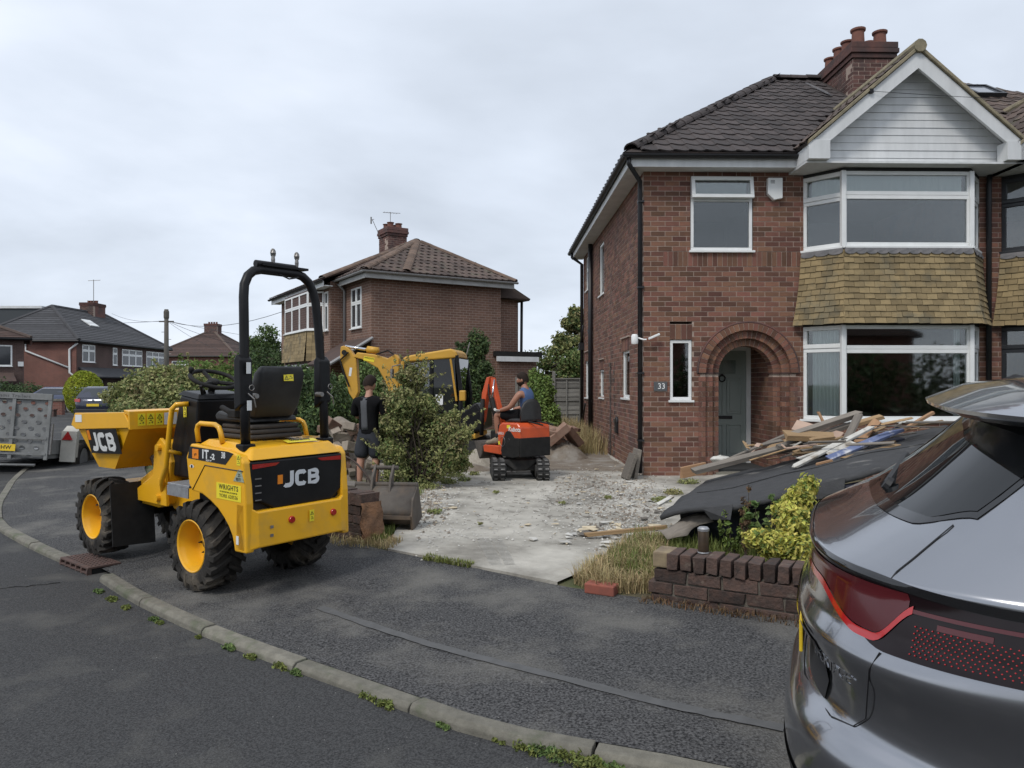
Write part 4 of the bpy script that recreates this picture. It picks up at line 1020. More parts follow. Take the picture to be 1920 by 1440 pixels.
# --- roll bar
rp_ = MB(); H_ = 2.365; yb = .345; xb = -.455
def rops(s): return [(xb, s*yb, 1.06), (xb+.01, s*yb, 1.35), (xb+.05, s*(yb-.02), 1.95), (xb+.07, s*(yb-.03), 2.15), (xb+.085, s*(yb-.045), 2.24), (xb+.093, s*(yb-.08), 2.31), (xb+.10, s*(yb-.13), 2.35), (xb+.10, s*(yb-.19), H_)]
rp_.tube(rops(1)+rops(-1)[::-1], .034, 12); ro = rp_.build('roll_bar', M_blk, dump, smooth=True)
for s in (1, -1):
    q = MB(); q.cbox((xb, s*yb, 1.075), (.10, .10, .05)); q.build('foot_socket', M_blk, ro, bevel=.008)
    q = MB(); q.prism([(xb-.02, 1.38), (xb+.07, 1.33), (xb+.075, 1.70), (xb+.04, 1.74), (xb-.01, 1.70)], s*yb-.05, s*yb+.05, 'y'); q.build('fold_bracket', M_blk, ro, bevel=.012)
    q = MB(); q.tube([(xb-.03, s*yb, 1.46), (xb-.06, s*yb-.03, 1.42), (xb-.05, s*yb-.05, 1.36)], .005, 5); q.tube([(xb-.045+.0, s*yb-.02+.02*cos(i*.8), 1.50+.02*sin(i*.8)) for i in range(8)], .003, 4, closed=True); q.build('lynch_pin', M_steel, ro)
    q = MB(); q.tube([(xb+.02, s*(yb-.06), 1.44), (xb-.05, s*(yb-.06), 1.44)], .018, 8); q.build('hinge_bolt', M_steel, ro)
q = MB(); q.box((xb-.038, yb-.018, 1.60), (xb-.034, yb+.015, 1.68)); q.build('label_strip', M_stw, ro); q = MB(); q.box((xb-.045, yb-.02, 1.34), (xb-.041, yb+.015, 1.41)); q.build('label_strip', M_stw, ro)
q = MB(); q.tube([(xb+.10, .20, 2.405), (xb+.10, -.14, 2.405)], .028, 10); q.box((xb+.06, -.24, 2.395), (xb+.14, .16, 2.412)); q.build('beacon_bar', M_blk, ro)
for y in (.05, -.16):
    q = MB(); q.lathe([(.012, 2.41), (.016, 2.45), (.012, 2.48), (.02, 2.50), (.006, 2.53)], 10, M=T(xb+.10, y, 0)); q.tube([(xb+.10+.0, y+.02*cos(i*pi/5), 2.50+.03*sin(i*pi/5)) for i in range(10)], .006, 5, closed=True); q.build('beacon_clip', M_steel, ro)
q = MB(); q.tube([(xb+.06, .02, 2.34), (xb+.06, -.06, 2.315), (xb+.06, -.15, 2.335)], .006, 5); q.build('cable', M_blk, ro)
# --- console and steering wheel
cs = MB(); cs.add([(.50, .20, .74), (.95, .20, .74), (.95, -.20, .74), (.50, -.20, .74), (.40, .22, 1.39), (.71, .20, 1.42), (.71, -.20, 1.42), (.40, -.22, 1.39)], [(0, 1, 5, 4), (1, 2, 6, 5), (2, 3, 7, 6), (3, 0, 4, 7), (4, 5, 6, 7), (3, 2, 1, 0)])
con = cs.build('console', M_blk, dump, bevel=.02)
q = MB(); q.add([(.39, .225, 1.392), (.73, .21, 1.425), (.73, -.21, 1.425), (.39, -.225, 1.392), (.42, .2, 1.43), (.68, .19, 1.455), (.68, -.19, 1.455), (.42, -.2, 1.43)], [(0, 1, 5, 4), (1, 2, 6, 5), (2, 3, 7, 6), (3, 0, 4, 7), (4, 5, 6, 7)]); q.build('dash', M_blk, con, bevel=.01)
warn(frame((.62, .2085, 1.29), (-1, 0, .08), (.1, 0, 1)), .05, .10, con)
sm_ = T(.545, 0, 1.548) @ RY(radians(-22))
q = MB(sm_); q.tube([(.185*cos(2*pi*i/32), .185*sin(2*pi*i/32), 0) for i in range(32)], .018, 8, closed=True); st_ = q.build('steering_wheel', M_blkm, dump, smooth=True)
for a in (0, 2.2, -2.2):
    q = MB(sm_); q.tube([(0, 0, -.025), (.17*cos(a), .17*sin(a), -.004)], .017, 6); q.build('spoke', M_blkm, st_)
q = MB(sm_); q.lathe([(0, 0), (.045, -.005), (.05, -.03), (.03, -.05), (.025, -.16), (.0, -.16)], 14); q.build('steering_hub', M_blkm, st_, smooth=True)
q = MB(sm_); q.lathe([(.0, .07), (.018, .062), (.024, .045), (.014, .025), (.012, .0)], 12, M=T(.10, .155, 0)); q.build('spinner_knob', M_blkm, st_, smooth=True)
for (x, y, z, x2, z2) in ((.45, .15, 1.40, .38, 1.50), (.5, .10, 1.42, .43, 1.47)):
    q = MB(); q.tube([(x, y, z), (x2, y+.06, z2)], .012, 6); q.build('lever', M_blkm, con)
# grab bars beside the console
for s in (1, -1):
    q = MB(); y = s*.31
    q.tube([(.90, y*.8, .60), (.80, y, .72), (.735, y, .84), (.66, y, 1.22), (.635, y, 1.31), (.60, y*.95, 1.345), (.55, y*.7, 1.35)], .021, 10); q.tube([(.70, y, .97), (.70, y*.6, .93)], .016, 8); q.build('grab_bar', M_yel, dump, smooth=True)
# --- chassis, steps, axle
q = MB(); q.prism([(.10, .50), (.10, .70), (.34, .73), (.46, .72), (.80, .70), (.96, .74), (.98, .52), (.9, .45), (.3, .42)], -.16, .16, 'y'); q.build('rear_chassis', M_yel, dump, bevel=.015)
q = MB(); q.prism([(.86, .50), (.80, .86), (.86, 1.02), (.98, 1.04), (1.06, .80), (1.45, .62), (1.95, .60), (1.95, .48), (1.0, .46)], -.24, .24, 'y'); q.build('skip_frame', M_yel, dump, bevel=.015)
for s in (1, -1):
    q = MB(); q.prism([(.80, .50), (.83, .90), (.80, 1.0), (.90, 1.06), (1.0, .98), (1.02, .74), (1.3, .60), (1.3, .50)], s*.245, s*.275, 'y'); q.build('frame_cheek', M_yel, dump, bevel=.006)
    for x, z in ((.90, .98), (.87, .70), (.92, .56)):
        q = MB(); q.lathe([(0, .0), (.03, 0), (.03, .03), (.0, .03)], 10, M=T(x, s*.275, z), axis='y') if s > 0 else q.lathe([(0, 0), (.03, 0), (.03, -.03), (0, -.03)], 10, M=T(x, s*.275, z), axis='y'); q.build('pivot_pin', M_yel, dump)
    q = MB(); q.box((.13, .24*s if s > 0 else -.45, .735), (.44, .45 if s > 0 else -.24, .755)); so_ = q.build('step_plate', M_alu, dump, bevel=.004)
    q = MB(); q.box((.13, s*.45-.004, .66), (.44, s*.45+.004, .735), ); q.build('step_edge', M_alu, so_)
    q = MB(); q.tube([(1.12, s*.10, .60), (1.35, s*.12, .90)], .035, 10); q.tube([(1.12, s*.10, .6), (1.42, s*.125, .98)], .018, 8); q.build('tip_ram', M_steel, dump)
q = MB(); q.tube([(1.0, .08, .68), (1.12, .14, .72), (1.2, .1, .66)], .018, 6); q.tube([(.98, .02, .72), (1.1, .07, .78), (1.22, .08, .7)], .014, 6); q.build('hydraulic_hose', M_blk, dump)
q = MB(); q.cbox((.55, 0, .36), (.9, .30, .14)); q.build('transmission', M_blkm, dump, bevel=.02)
for x in (0, 1.69):
    q = MB(); q.tube([(x, -.36, .335), (x, .36, .335)], .055, 10); q.build('axle', M_blkm, dump)
for s in (1, -1):
    q = MB(); q.add([(1.30, s*.14, .66), (1.30, s*.50, .66), (1.25, s*.50, .14), (1.25, s*.14, .12), ], [(0, 1, 2, 3)]); q.build('mud_flap', M_blkm, dump, solid=.012)
q = MB(); q.box((.30, .20, .33), (.52, .34, .38)); q.build('foot_step', M_blkm, dump, bevel=.006)
# --- skip
def skp(x, y, z): return (x, y, z)
wT, wB = .475, .40
sk = MB()
O = {'rtl': (1.0, wT, 1.15), 'ftl': (1.965, wT, 1.11), 'fbl': (1.72, wB, .77), 'rbl': (1.42, wB, .775)}
pts = [O['rtl'], O['ftl'], O['fbl'], O['rbl']]; pts += [(x, -y, z) for x, y, z in pts]
sk.add(pts, [(0, 1, 2, 3), (4, 7, 6, 5), (0, 3, 7, 4), (3, 2, 6, 7), (1, 5, 6, 2)])
sko = sk.build('skip', M_yel, dump, solid=.012)
rim = MB()
for s in (1, -1):
    rim.add([(1.06, s*(wT+.022), 1.275), (1.985, s*(wT+.022), 1.235), (2.06, s*(wT+.022), 1.125), (1.96, s*(wT+.022), 1.09), (.97, s*(wT+.022), 1.15), (.975, s*(wT+.022), 1.20),
             (1.06, s*(wT-.02), 1.275), (1.985, s*(wT-.02), 1.235), (2.06, s*(wT-.02), 1.125), (1.96, s*(wT-.02), 1.09), (.97, s*(wT-.02), 1.15), (.975, s*(wT-.02), 1.20)],
            [(0, 1, 2, 3, 4, 5), (11, 10, 9, 8, 7, 6)]+[(i, 6+i, 6+(i+1) % 6, (i+1) % 6) for i in range(6)])
    r_ = rim; r_.build('side_rim', M_yel, sko, bevel=.005); rim = MB()
q = MB(); q.prism([(.955, 1.135), (.965, 1.285), (1.06, 1.295), (1.06, 1.28), (.985, 1.25), (.985, 1.14)], -wT-.02, wT+.02, 'y'); q.build('rear_rim', M_yel, sko, bevel=.004)
q = MB(); q.prism([(1.96, 1.09), (2.06, 1.125), (2.05, 1.14), (1.95, 1.11)], -wT-.0, wT+.0, 'y'); q.build('pour_lip', M_yel, sko)
for k in range(3): warn(BK(.953, .40-.075*k, 1.215), .062, .10, sko)
plate('load_chart', BK(.953, .155, 1.215), .11, .10, M_stw, sko); warn(BK(.953, .04, 1.215), .062, .10, sko)
plate('number_sticker', frame((1.90, wT+.0235, 1.19), (-1, 0, .04), (0, 0, 1)), .13, .065, M_stw, sko)
ti = (wT-wB)/.36; Ms = frame((1.455, wT-.055*ti*1.0+.005, 1.015), (-1, 0, .055), (0, ti, 1)) @ T(0, 0, .012)
jp = plate('logo_decal', Ms, .565, .215, M_stb, sko, .003)
plate('logo_square', Ms @ T(-.245, .055, .003), .05, .085, M_org, jp)
jcb(Ms @ T(-.215, -.005, .0045), .165, M_stw, jp)
# post with handle above the skip (transport bar)
q = MB(); q.tube([(1.18, -.40, 1.2), (1.18, -.40, 1.36)], .012, 6); q.build('marker_post', M_yel, sko); q = MB(); q.tube([(1.18, -.40, 1.36), (1.18, -.40, 1.43)], .014, 6); q.build('marker_top', M_blk, sko)
# --- wheels
def wheel(parent, x, y, z, s, R=.333, wd=.27, spin=0.):
    W = empty('wheel', (x, y, z)); W.parent = parent; W.rotation_euler = (0, spin, 0 if s > 0 else pi)
    h = wd/2; r0 = R-.028
    t = MB(); t.lathe([(.185, h*.86), (.205, h*.98), (.245, h*1.04), (r0-.025, h*.98), (r0-.004, h*.78), (r0+.004, h*.3), (r0+.004, -h*.3), (r0-.004, -h*.78), (r0-.025, -h*.98), (.245, -h*1.04), (.205, -h*.98), (.185, -h*.86)], 40, axis='y', closed=True)
    n = 19
    for i in range(n):
        for sg in (1, -1):
            a0 = 2*pi*(i+(.5 if sg < 0 else 0))/n
            P = []
            for u, w_, hh in ((-.02, .020, .030), (.35, .021, .029), (.75, .023, .026), (.98, .026, .016), (1.05, .026, -.015), (1.04, .024, -.05)):
                yy = sg*h*u; aa = a0+(.30*u); rt = r0+hh
                if u > 1.0: rt = r0-.03+hh*1.2
                da = w_/R
                rl = max(rt-.045, .215)
                P.append([((rt)*cos(aa-da*.8), yy, rt*sin(aa-da*.8)), (rt*cos(aa+da*.8), yy, rt*sin(aa+da*.8)), (rl*cos(aa+da), yy*(1 if u < .95 else .93), rl*sin(aa+da)), (rl*cos(aa-da), yy*(1 if u < .95 else .93), rl*sin(aa-da))])
            t.grid(P, close_u=True); k = len(t.v)-24; t.f += [(k, k+1, k+2, k+3)]
    t.build('tyre', M_rub, W, autosmooth=38)
    r = MB(); r.lathe([(.188, h*.84), (.196, h*.93), (.190, h*.96), (.180, h*.90), (.172, h*.72), (.160, h*.55), (.156, h*.05), (.145, -h*.12), (.095, -h*.16), (.09, -h*.02), (.062, h*.0), (.0, h*.0)], 36, axis='y', cap=(False, True)); ri = r.build('rim', M_yel, W, smooth=True, autosmooth=30)
    q = MB(); q.lathe([(.0, h*.10), (.035, h*.10), (.04, h*.05), (.045, 0), (.0, -.01)], 16, axis='y'); q.build('hub', M_blk, ri)
    for k in range(5):
        a = 2*pi*k/5+.3; q = MB(); q.tube([(.070*cos(a), -.01, .070*sin(a)), (.070*cos(a), h*.2, .070*sin(a))], [.013, .004], 6); q.build('wheel_stud', M_stb, ri)
    q = MB(); q.tube([(.13*cos(2.4), -h*.05, .13*sin(2.4)), (.125*cos(2.4), h*.35, .125*sin(2.4))], .009, 6); q.build('valve', M_steel, ri)
    return W
wheel(dump, 0, .38, .332, 1, spin=.3); wheel(dump, 0, -.38, .332, -1, spin=.9); wheel(dump, 1.69, .355, .337, 1, spin=1.7); wheel(dump, 1.69, -.355, .337, -1, spin=2.2)
# ------------------------------------------------------------------ grey SUV parked with two wheels on the pavement
def flake_paint(name, c, rough=.30, metallic=.55):
    return mat(name, c, rough=rough, metallic=metallic, coat=1., spec=.5)
M_paint = flake_paint('car_grey_paint', (.32, .325, .345), .20, .95)
M_cglass = glass_mat('car_glass', (.010, .011, .012), .02)
M_lens = mat('dark_lens', (.008, .003, .004), rough=.10, spec=.35)
M_lred = mat('lamp_red', (.42, .008, .010), rough=.18, coat=1.)
M_lred2 = mat('lamp_dim_red', (.075, .006, .009), rough=.15, coat=.3)
M_trim = mat('gloss_black_trim', (.008, .008, .009), rough=.12, coat=.6)
M_plas = mat('grey_bumper_plastic', (.022, .022, .024), rough=.6)
M_chr = mat('chrome', (.62, .63, .65), rough=.12, metallic=1.)
M_npy = mat('plate_yellow', (.75, .52, .03), rough=.35)
car = empty('parked_suv', (1.055, 2.774, .036), 0, 'dark grey SUV with full width red tail lamp parked half on the pavement', 'car', rot=(radians(2.0), 0, radians(-23.5)))
PRO = [(.20, .10, .80), (.27, .03, .87), (.36, -.01, .905), (.46, -.03, .92), (.56, -.02, .925), (.62, .015, .925), (.66, .055, .925), (.72, .068, .925), (.78, .055, .928), (.83, .028, .932), (.87, .018, .934), (.91, .036, .930), (.94, .05, .924), (1.00, .06, .914), (1.06, .07, .902), (1.095, .058, .895), (1.115, .085, .882), (1.145, .14, .858), (1.185, .21, .825), (1.225, .28, .790), (1.30, .375, .745), (1.38, .465, .705), (1.46, .55, .668), (1.53, .63, .635), (1.59, .72, .59), (1.625, .86, .50)]
def catmull(P, t):
    n = len(P)-1; i = min(int(t*n), n-1); u = t*n-i
    p0, p1, p2, p3 = P[max(0, i-1)], P[i], P[i+1], P[min(n, i+2)]
    return [.5*((2*b)+(c-a)*u+(2*a-5*b+4*c-d)*u*u+(3*b-a-3*c+d)*u**3) for a, b, c, d in zip(p0, p1, p2, p3)]
def prof_z(z):
    for a, b in zip(PRO, PRO[1:]):
        if a[0] <= z <= b[0]:
            t = (z-a[0])/(b[0]-a[0]); return lerp(a[1], b[1], t), lerp(a[2], b[2], t)
    return PRO[-1][1:]
NE = 3.1
def S(th, z, off=0.):
    """point on the rear of the body: th -90..90 degrees round the tail, + left"""
    X0, W_ = prof_z(z); a = .95
    t = radians(th); s, c = sin(t), max(0., cos(t))
    y = W_*(1 if s >= 0 else -1)*abs(s)**(2/NE); x = X0+a-a*c**(2/NE)
    if off:
        e = .5; t2 = radians(th+e); t1 = radians(th-e)
        def q(tt): 
            s_, c_ = sin(tt), max(0., cos(tt)); return V((X0+a-a*c_**(2/NE), W_*(1 if s_ >= 0 else -1)*abs(s_)**(2/NE), 0))
        d = q(t2)-q(t1); nn = V((-d.y, d.x, 0)); nn = nn.normalized() if nn.length > 0 else V((-1, 0, 0))
        if nn.x > 0 and abs(th) < 80: nn = -nn
        if abs(th) >= 80: nn = V((-.1, s, 0)).normalized()
        return V((x, y, z))+nn*off
    return V((x, y, z))
ths = [-90+180*i/60 for i in range(61)]
lev = []
for i in range(91):
    lev.append(catmull(PRO, i/90))
def ring_pts(z, X0, W_):
    r = []; a = .95
    fx = 4.35 if z < 1.0 else lerp(4.2, 2.5, min(1, (z-1.0)/.6)); 
    for k in range(9):                                          # right side, front to rear
        x = lerp(fx, X0+a, k/9); r.append((x, -W_*(1-.16*max(0, (x-3.2)/1.15)**2), z))
    for th in ths:
        t = radians(th); s, c = sin(t), max(0., cos(t)); r.append((X0+a-a*c**(2/NE), W_*(1 if s >= 0 else -1)*abs(s)**(2/NE), z))
    for k in range(1, 10):
        x = lerp(X0+a, fx, k/9); r.append((x, W_*(1-.16*max(0, (x-3.2)/1.15)**2), z))
    return r
rows = [ring_pts(*l) for l in lev]
q = MB(); q.grid(rows); C_ = len(rows[0])
q.f += [(i*C_, (i+1)*C_, (i+1)*C_+C_-1, i*C_+C_-1) for i in range(len(rows)-1)]
q.f.append(tuple((len(rows)-1)*C_+k for k in range(C_)))
body = q.build('body', M_paint, car, smooth=True, autosmooth=50)
def patch(name, m, th0, th1, zf0, zf1, off=.004, n=48, mz=6, parent=None, thick=0.):
    """panel lying on the tail; zf0/zf1 give lower and upper edge by angle"""
    q = MB(); R_ = []
    for j in range(mz+1):
        R_.append([S(lerp(th0, th1, i/n), lerp(zf0(lerp(th0, th1, i/n)), zf1(lerp(th0, th1, i/n)), j/mz), off) for i in range(n+1)])
    q.grid(R_); return q.build(name, m, parent or car, smooth=True, solid=thick)
sm01 = lambda x: max(0, min(1, x))**2*(3-2*max(0, min(1, x)))
# lamp band: narrow in the middle, deep cluster at the corner
lo = lambda th: 1.00-.085*sm01((abs(th)-26)/22); hi = lambda th: 1.085-.02*sm01((abs(th)-40)/30)
band = patch('tail_lamp', M_lens, -86, 86, lo, hi, .006, n=90)
patch('lamp_painted_sheen', M_lred2, -51, 51, lambda t: 1.024-.07*sm01((abs(t)-20)/20)+.10*sm01((abs(t)-44)/9), lambda t: 1.074, .0085, n=90, parent=band)  # dim red patch: the pinkish reflection on the upper lens, painted in
for s in (1, -1):
    # red light guide: runs along the tail, dips and climbs back (Z shape)
    def zl(t): t = abs(t); return 1.005-.07*sm01((t-20)/20)+.10*sm01((t-44)/9)
    a, b_ = (6, 84) if s > 0 else (-84, -6)
    patch('light_guide', M_lred, *( (6, 52) if s > 0 else (-52, -6)), lambda t: zl(t)-.003, lambda t: zl(t)+.017, .0105, n=50, mz=2, parent=band)
    patch('light_guide', M_lred2, *((52, 84) if s > 0 else (-84, -52)), lambda t: 1.030, lambda t: 1.040, .0095, n=20, mz=2, parent=band)
    patch('reverse_lamp', M_lred2, *((57, 66) if s > 0 else (-66, -57)), lambda t: 1.004, lambda t: 1.018, .0095, n=10, mz=2, parent=band)
    dts = MB()
    for j in range(9):
        for i in range(27):
            th = 53+1.1*i+.55*(j % 2); z = .932+.0085*j
            if th > 83 or z > 1.0 : continue
            p = S(th*s, z, .009); r = .0026
            dts.add([p+V((r, 0, 0)), p+V((-r, 0, 0)), p+V((0, r, 0)), p+V((0, -r, 0)), p+V((0, 0, r)), p+V((0, 0, -r))], [(0, 2, 4), (2, 1, 4), (1, 3, 4), (3, 0, 4), (2, 0, 5), (1, 2, 5), (3, 1, 5), (0, 3, 5)])
    tag(dts.build('lamp_dots', M_lred, band), kind='stuff')
patch('lamp_lip', M_trim, -86, 86, lambda t: 1.082-.02*sm01((abs(t)-40)/30), lambda t: 1.104-.02*sm01((abs(t)-40)/30), .008, mz=2, n=80, parent=band)
# rear glass, its black border, wiper
gl = patch('rear_window', M_cglass, -41, 41, lambda t: 1.225+.02*sm01((abs(t)-30)/11)*2, lambda t: 1.535, .006, mz=10)
patch('window_border', M_trim, -43, 43, lambda t: 1.208+.02*sm01((abs(t)-30)/12)*2, lambda t: 1.545, .003, mz=10, parent=gl)
q = MB(); p0 = S(-3, 1.25, .02); p1 = S(24, 1.29, .025)
q.tube([p0, p1], [.016, .012], 6); q.build('wiper', M_plas, gl)
q = MB(); q.lathe([(0, .02), (.022, .018), (.026, 0), (.0, -.01)], 10, M=frame(S(-3, 1.25, .01), (0, -1, 0), (.5, 0, .8))); q.build('wiper_pivot', M_plas, gl)
# roof spoiler
q = MB(); T_ = []; B_ = []
ny = 24
for i in range(ny+1):
    y = lerp(-.70, .70, i/ny); e = abs(y)/.70; x = .43+.16*e**2.6; z = 1.525+.0*e
    T_.append(((x, y, z), (x+.12, y, z+.05), (x+.32, y*.98, 1.612-.02*e), (1.1, y*.92, 1.655-.05*e*e), (1.6, y*.9, 1.68-.06*e*e)))
    B_.append(((x+.004, y, z-.012), (x+.05, y, z-.032), (x+.22, y*.97, z-.035)))
rows = [[t[k] for t in T_] for k in range(4, -1, -1)]+[[b[k] for b in B_] for k in range(3)]
q.grid(rows); spo = q.build('spoiler', M_paint, car, smooth=True, autosmooth=40)
q = MB(); q.grid([[(b[2][0]-.10, b[2][1]*.93, b[2][2]-.004) for b in B_], [(b[2][0]+.10, b[2][1]*.86, 1.43) for b in B_]]); q.build('spoiler_underside', M_plas, spo, smooth=True)
for s in (1, -1):
    q = MB(); q.add([(.60, s*.695, 1.512), (.80, s*.68, 1.60), (.98, s*.66, 1.56), (.78, s*.66, 1.42)], [(0, 1, 2, 3)]); q.build('spoiler_cheek', M_plas, spo, solid=.02)
# shut lines
def seam_(pts, r=.0019, nm='shut_line'):
    q = MB(); q.tube([S(t, z, .0035) for t, z in pts], r, 5); return q.build(nm, M_stb, car)
for s in (1, -1):
    seam_([(s*(40+7*k/16), 1.225-.125*k/16) for k in range(17)])
    seam_([(s*47, .91), (s*46, .86), (s*40, .70), (s*37, .66), (s*30, .645), (s*10, .64), (0, .64)])
# number plate recess, plate, lettering, bumper
patch('plate_recess', M_plas, -24, 24, lambda t: .66, lambda t: .83, .004, mz=3)
q = MB(BK(.035, 0, .75)); q.box((-.26, -.055, 0), (.26, .055, .012)); npo = q.build('registration_plate', M_npy, car, bevel=.004)
lt = 'SPORTAGE'
patch('plate_light_strip', M_trim, -22, 22, lambda t: .835, lambda t: .852, .012, mz=2)
for i, chx in enumerate(lt):
    th = -20-i*2.3; p = S(th, .79, .006); p2 = S(th-1, .79, .006); d = (p2-p).normalized()
    text('badge_letter', chx, .045, frame(p, d, (0, 0, 1)), M_chr, car, ext=.002, sx=1.25)
patch('rear_bumper', M_plas, -80, 80, lambda t: .22, lambda t: .42, .010, mz=4)
for s in (1, -1):
    patch('bumper_reflector', M_lred2, *((46, 58) if s > 0 else (-58, -46)), lambda t: .50, lambda t: .545, .008, mz=2)
# side glass, wheels
for s in (1, -1):
    q = MB(); q.add([(1.05, s*.79, 1.24), (3.1, s*.80, 1.24), (2.5, s*.645, 1.54), (1.2, s*.65, 1.54)], [(0, 1, 2, 3)]); q.build('side_window', M_cglass, car, solid=.008)
def car_wheel(parent, x, y, z, s, R=.345, wd=.225, rim=None, n=5):
    W = empty('wheel', (x, y, z)); W.parent = parent; W.rotation_euler = (0, 0, 0 if s > 0 else pi); h = wd/2
    t = MB(); t.lathe([(R*.68, h*.8), (R*.75, h), (R*.93, h*.95), (R, h*.6), (R, -h*.6), (R*.93, -h*.95), (R*.75, -h), (R*.68, -h*.8)], 36, axis='y', closed=True); t.build('tyre', M_rub, W, smooth=True)
    r = MB(); r.lathe([(R*.69, h*.78), (R*.66, h*.7), (R*.64, -h*.3), (.0, -h*.3)], 32, axis='y')
    for k in range(n):
        a = 2*pi*k/n; r.prism([(-.03, .03), (.03, .03), (.045, R*.67), (-.045, R*.67)], h*.5, h*.7, 'y', M=RY(a))
    r.lathe([(.06, h*.5), (.06, h*.75), (0, h*.8)], 14, axis='y'); r.build('rim', rim or M_alu, W)
    return W
M_arch = mat('arch_plastic', (.02, .02, .021), rough=.7)
for s in (1, -1):
    for x in (.86, 3.55):
        q = MB(); q.lathe([(.41, .0), (.43, .01), (.40, .014)], 30, M=T(x, s*.925, .36), axis='y', cap=(False, False)); q.build('wheel_arch', M_arch, car)
        car_wheel(car, x, s*.845, .345, s)
# ------------------------------------------------------------------ houses behind, across the garden and down the street
def far_brick(name, c, c2, mortar, sc=1.0):
    """brickwork too far off to build singly: brick texture with bump"""
    if name in MATS: return MATS[name]
    m = mat(name, c, rough=.95); N = m.node_tree.nodes; L = m.node_tree.links
    tcn = N.new('ShaderNodeTexCoord'); g = N.new('ShaderNodeNewGeometry'); sp = N.new('ShaderNodeSeparateXYZ'); L.new(tcn.outputs['Object'], sp.inputs[0])
    sn = N.new('ShaderNodeSeparateXYZ'); tn = N.new('ShaderNodeVectorTransform'); tn.vector_type = 'NORMAL'; tn.convert_from = 'WORLD'; tn.convert_to = 'OBJECT'; L.new(g.outputs['Normal'], tn.inputs[0]); L.new(tn.outputs[0], sn.inputs[0])
    ab = N.new('ShaderNodeMath'); ab.operation = 'ABSOLUTE'; L.new(sn.outputs[0], ab.inputs[0]); gt = N.new('ShaderNodeMath'); gt.operation = 'GREATER_THAN'; gt.inputs[1].default_value = .5; L.new(ab.outputs[0], gt.inputs[0])
    mxn = N.new('ShaderNodeMix'); L.new(gt.outputs[0], mxn.inputs[0]); L.new(sp.outputs[0], mxn.inputs[2]); L.new(sp.outputs[1], mxn.inputs[3])
    cb = N.new('ShaderNodeCombineXYZ'); L.new(mxn.outputs[0], cb.inputs[0]); L.new(sp.outputs[2], cb.inputs[1])
    b = N.new('ShaderNodeTexBrick'); b.inputs['Scale'].default_value = 1; b.inputs['Brick Width'].default_value = .235; b.inputs['Row Height'].default_value = .082; b.inputs['Mortar Size'].default_value = .009
    b.inputs['Color1'].default_value = (*c, 1); b.inputs['Color2'].default_value = (*c2, 1); b.inputs['Mortar'].default_value = (*mortar, 1); L.new(cb.outputs[0], b.inputs['Vector'])
    n = N.new('ShaderNodeTexNoise'); n.inputs['Scale'].default_value = .7; n.inputs['Detail'].default_value = 6; L.new(tcn.outputs['Object'], n.inputs['Vector'])
    mr = N.new('ShaderNodeMapRange'); mr.inputs[1].default_value = .3; mr.inputs[2].default_value = .7; mr.inputs[3].default_value = .72; mr.inputs[4].default_value = 1.2; L.new(n.outputs[0], mr.inputs[0])
    hs = N.new('ShaderNodeHueSaturation'); L.new(b.outputs[0], hs.inputs['Color']); L.new(mr.outputs[0], hs.inputs['Value']); L.new(hs.outputs[0], N['Principled BSDF'].inputs['Base Color'])
    bp = N.new('ShaderNodeBump'); bp.inputs['Distance'].default_value = .006; bp.invert = True; L.new(b.outputs['Fac'], bp.inputs['Height']); L.new(bp.outputs[0], N['Principled BSDF'].inputs['Normal'])
    return m
M_fb = far_brick('mid_house_brick', (.215, .118, .085), (.155, .088, .066), (.30, .23, .185))
M_fb2 = far_brick('far_house_brick', (.21, .085, .065), (.16, .070, .055), (.25, .16, .13))
M_fb3 = far_brick('dark_house_brick', (.095, .055, .047), (.075, .046, .040), (.13, .10, .09))
M_rdark = mat('dark_roof', (.068, .068, .073), (.05, .05, .054), rough=.9, scale=3, var=.2)
M_rbrn = mat('brown_roof', (.085, .052, .042), (.058, .040, .035), rough=.95, scale=2.5, var=.3)
M_fasg = mat('grey_fascia', (.42, .42, .41), (.32, .32, .31), rough=.7, scale=3)
M_gutg = mat('grey_gutter', (.30, .30, .30), rough=.6)
def win_simple(parent, M, wd, ht, nx=1, tr=.7, bar=.06, fm=None, gm=None, sill=True):
    cells = []
    for i in range(nx):
        a, b = wd*i/nx, wd*(i+1)/nx
        if tr: cells += [(a, 0, b, ht*tr, False), (a, ht*tr, b, ht, False)]
        else: cells.append((a, 0, b, ht, False))
    return window(parent, M @ T(0, 0, .03), wd, ht, cells, fm, gm or M_glassf, bar=bar, depth=.08, sill=sill)
# ---- house across the demolished garage
mh = empty('hipped_house', (-4.3, 22.8, .1), radians(31.5), 'brown brick house with hipped tiled roof and blank side wall beyond the excavators', 'house')
EV = 4.9
b = MB(); b.box((0, 0, 0), (4.6, 2.4, EV)); b.build('wall', M_fb, mh)
b = MB(); b.box((-.5, 2.401, 0), (4.6, 8.6, EV)); b.build('wall', M_fb, mh)
b = MB(); b.box((4.601, .5, 0), (5.6, 4.0, 4.45)); b.build('rear_wall', M_fb, mh)
b = MB(); b.box((4.4, -.06, 0), (6.0, .49, 2.45)); b.build('outhouse', M_fb, mh)
b = MB(); b.box((4.3, -.2, 2.45), (6.15, .9, 2.62)); b.build('outhouse_roof', M_blkm, mh)
b = MB(); b.box((4.32, -.22, 2.28), (6.0, -.19, 2.45)); b.build('outhouse_fascia', M_white, mh)
mr_ = empty('roof', (0, 0, 0)); mr_.parent = mh
R1, R2, RF = (2.6, 2.4, 6.55), (2.6, 7.0, 6.55), (2.6, 3.8, 6.55)
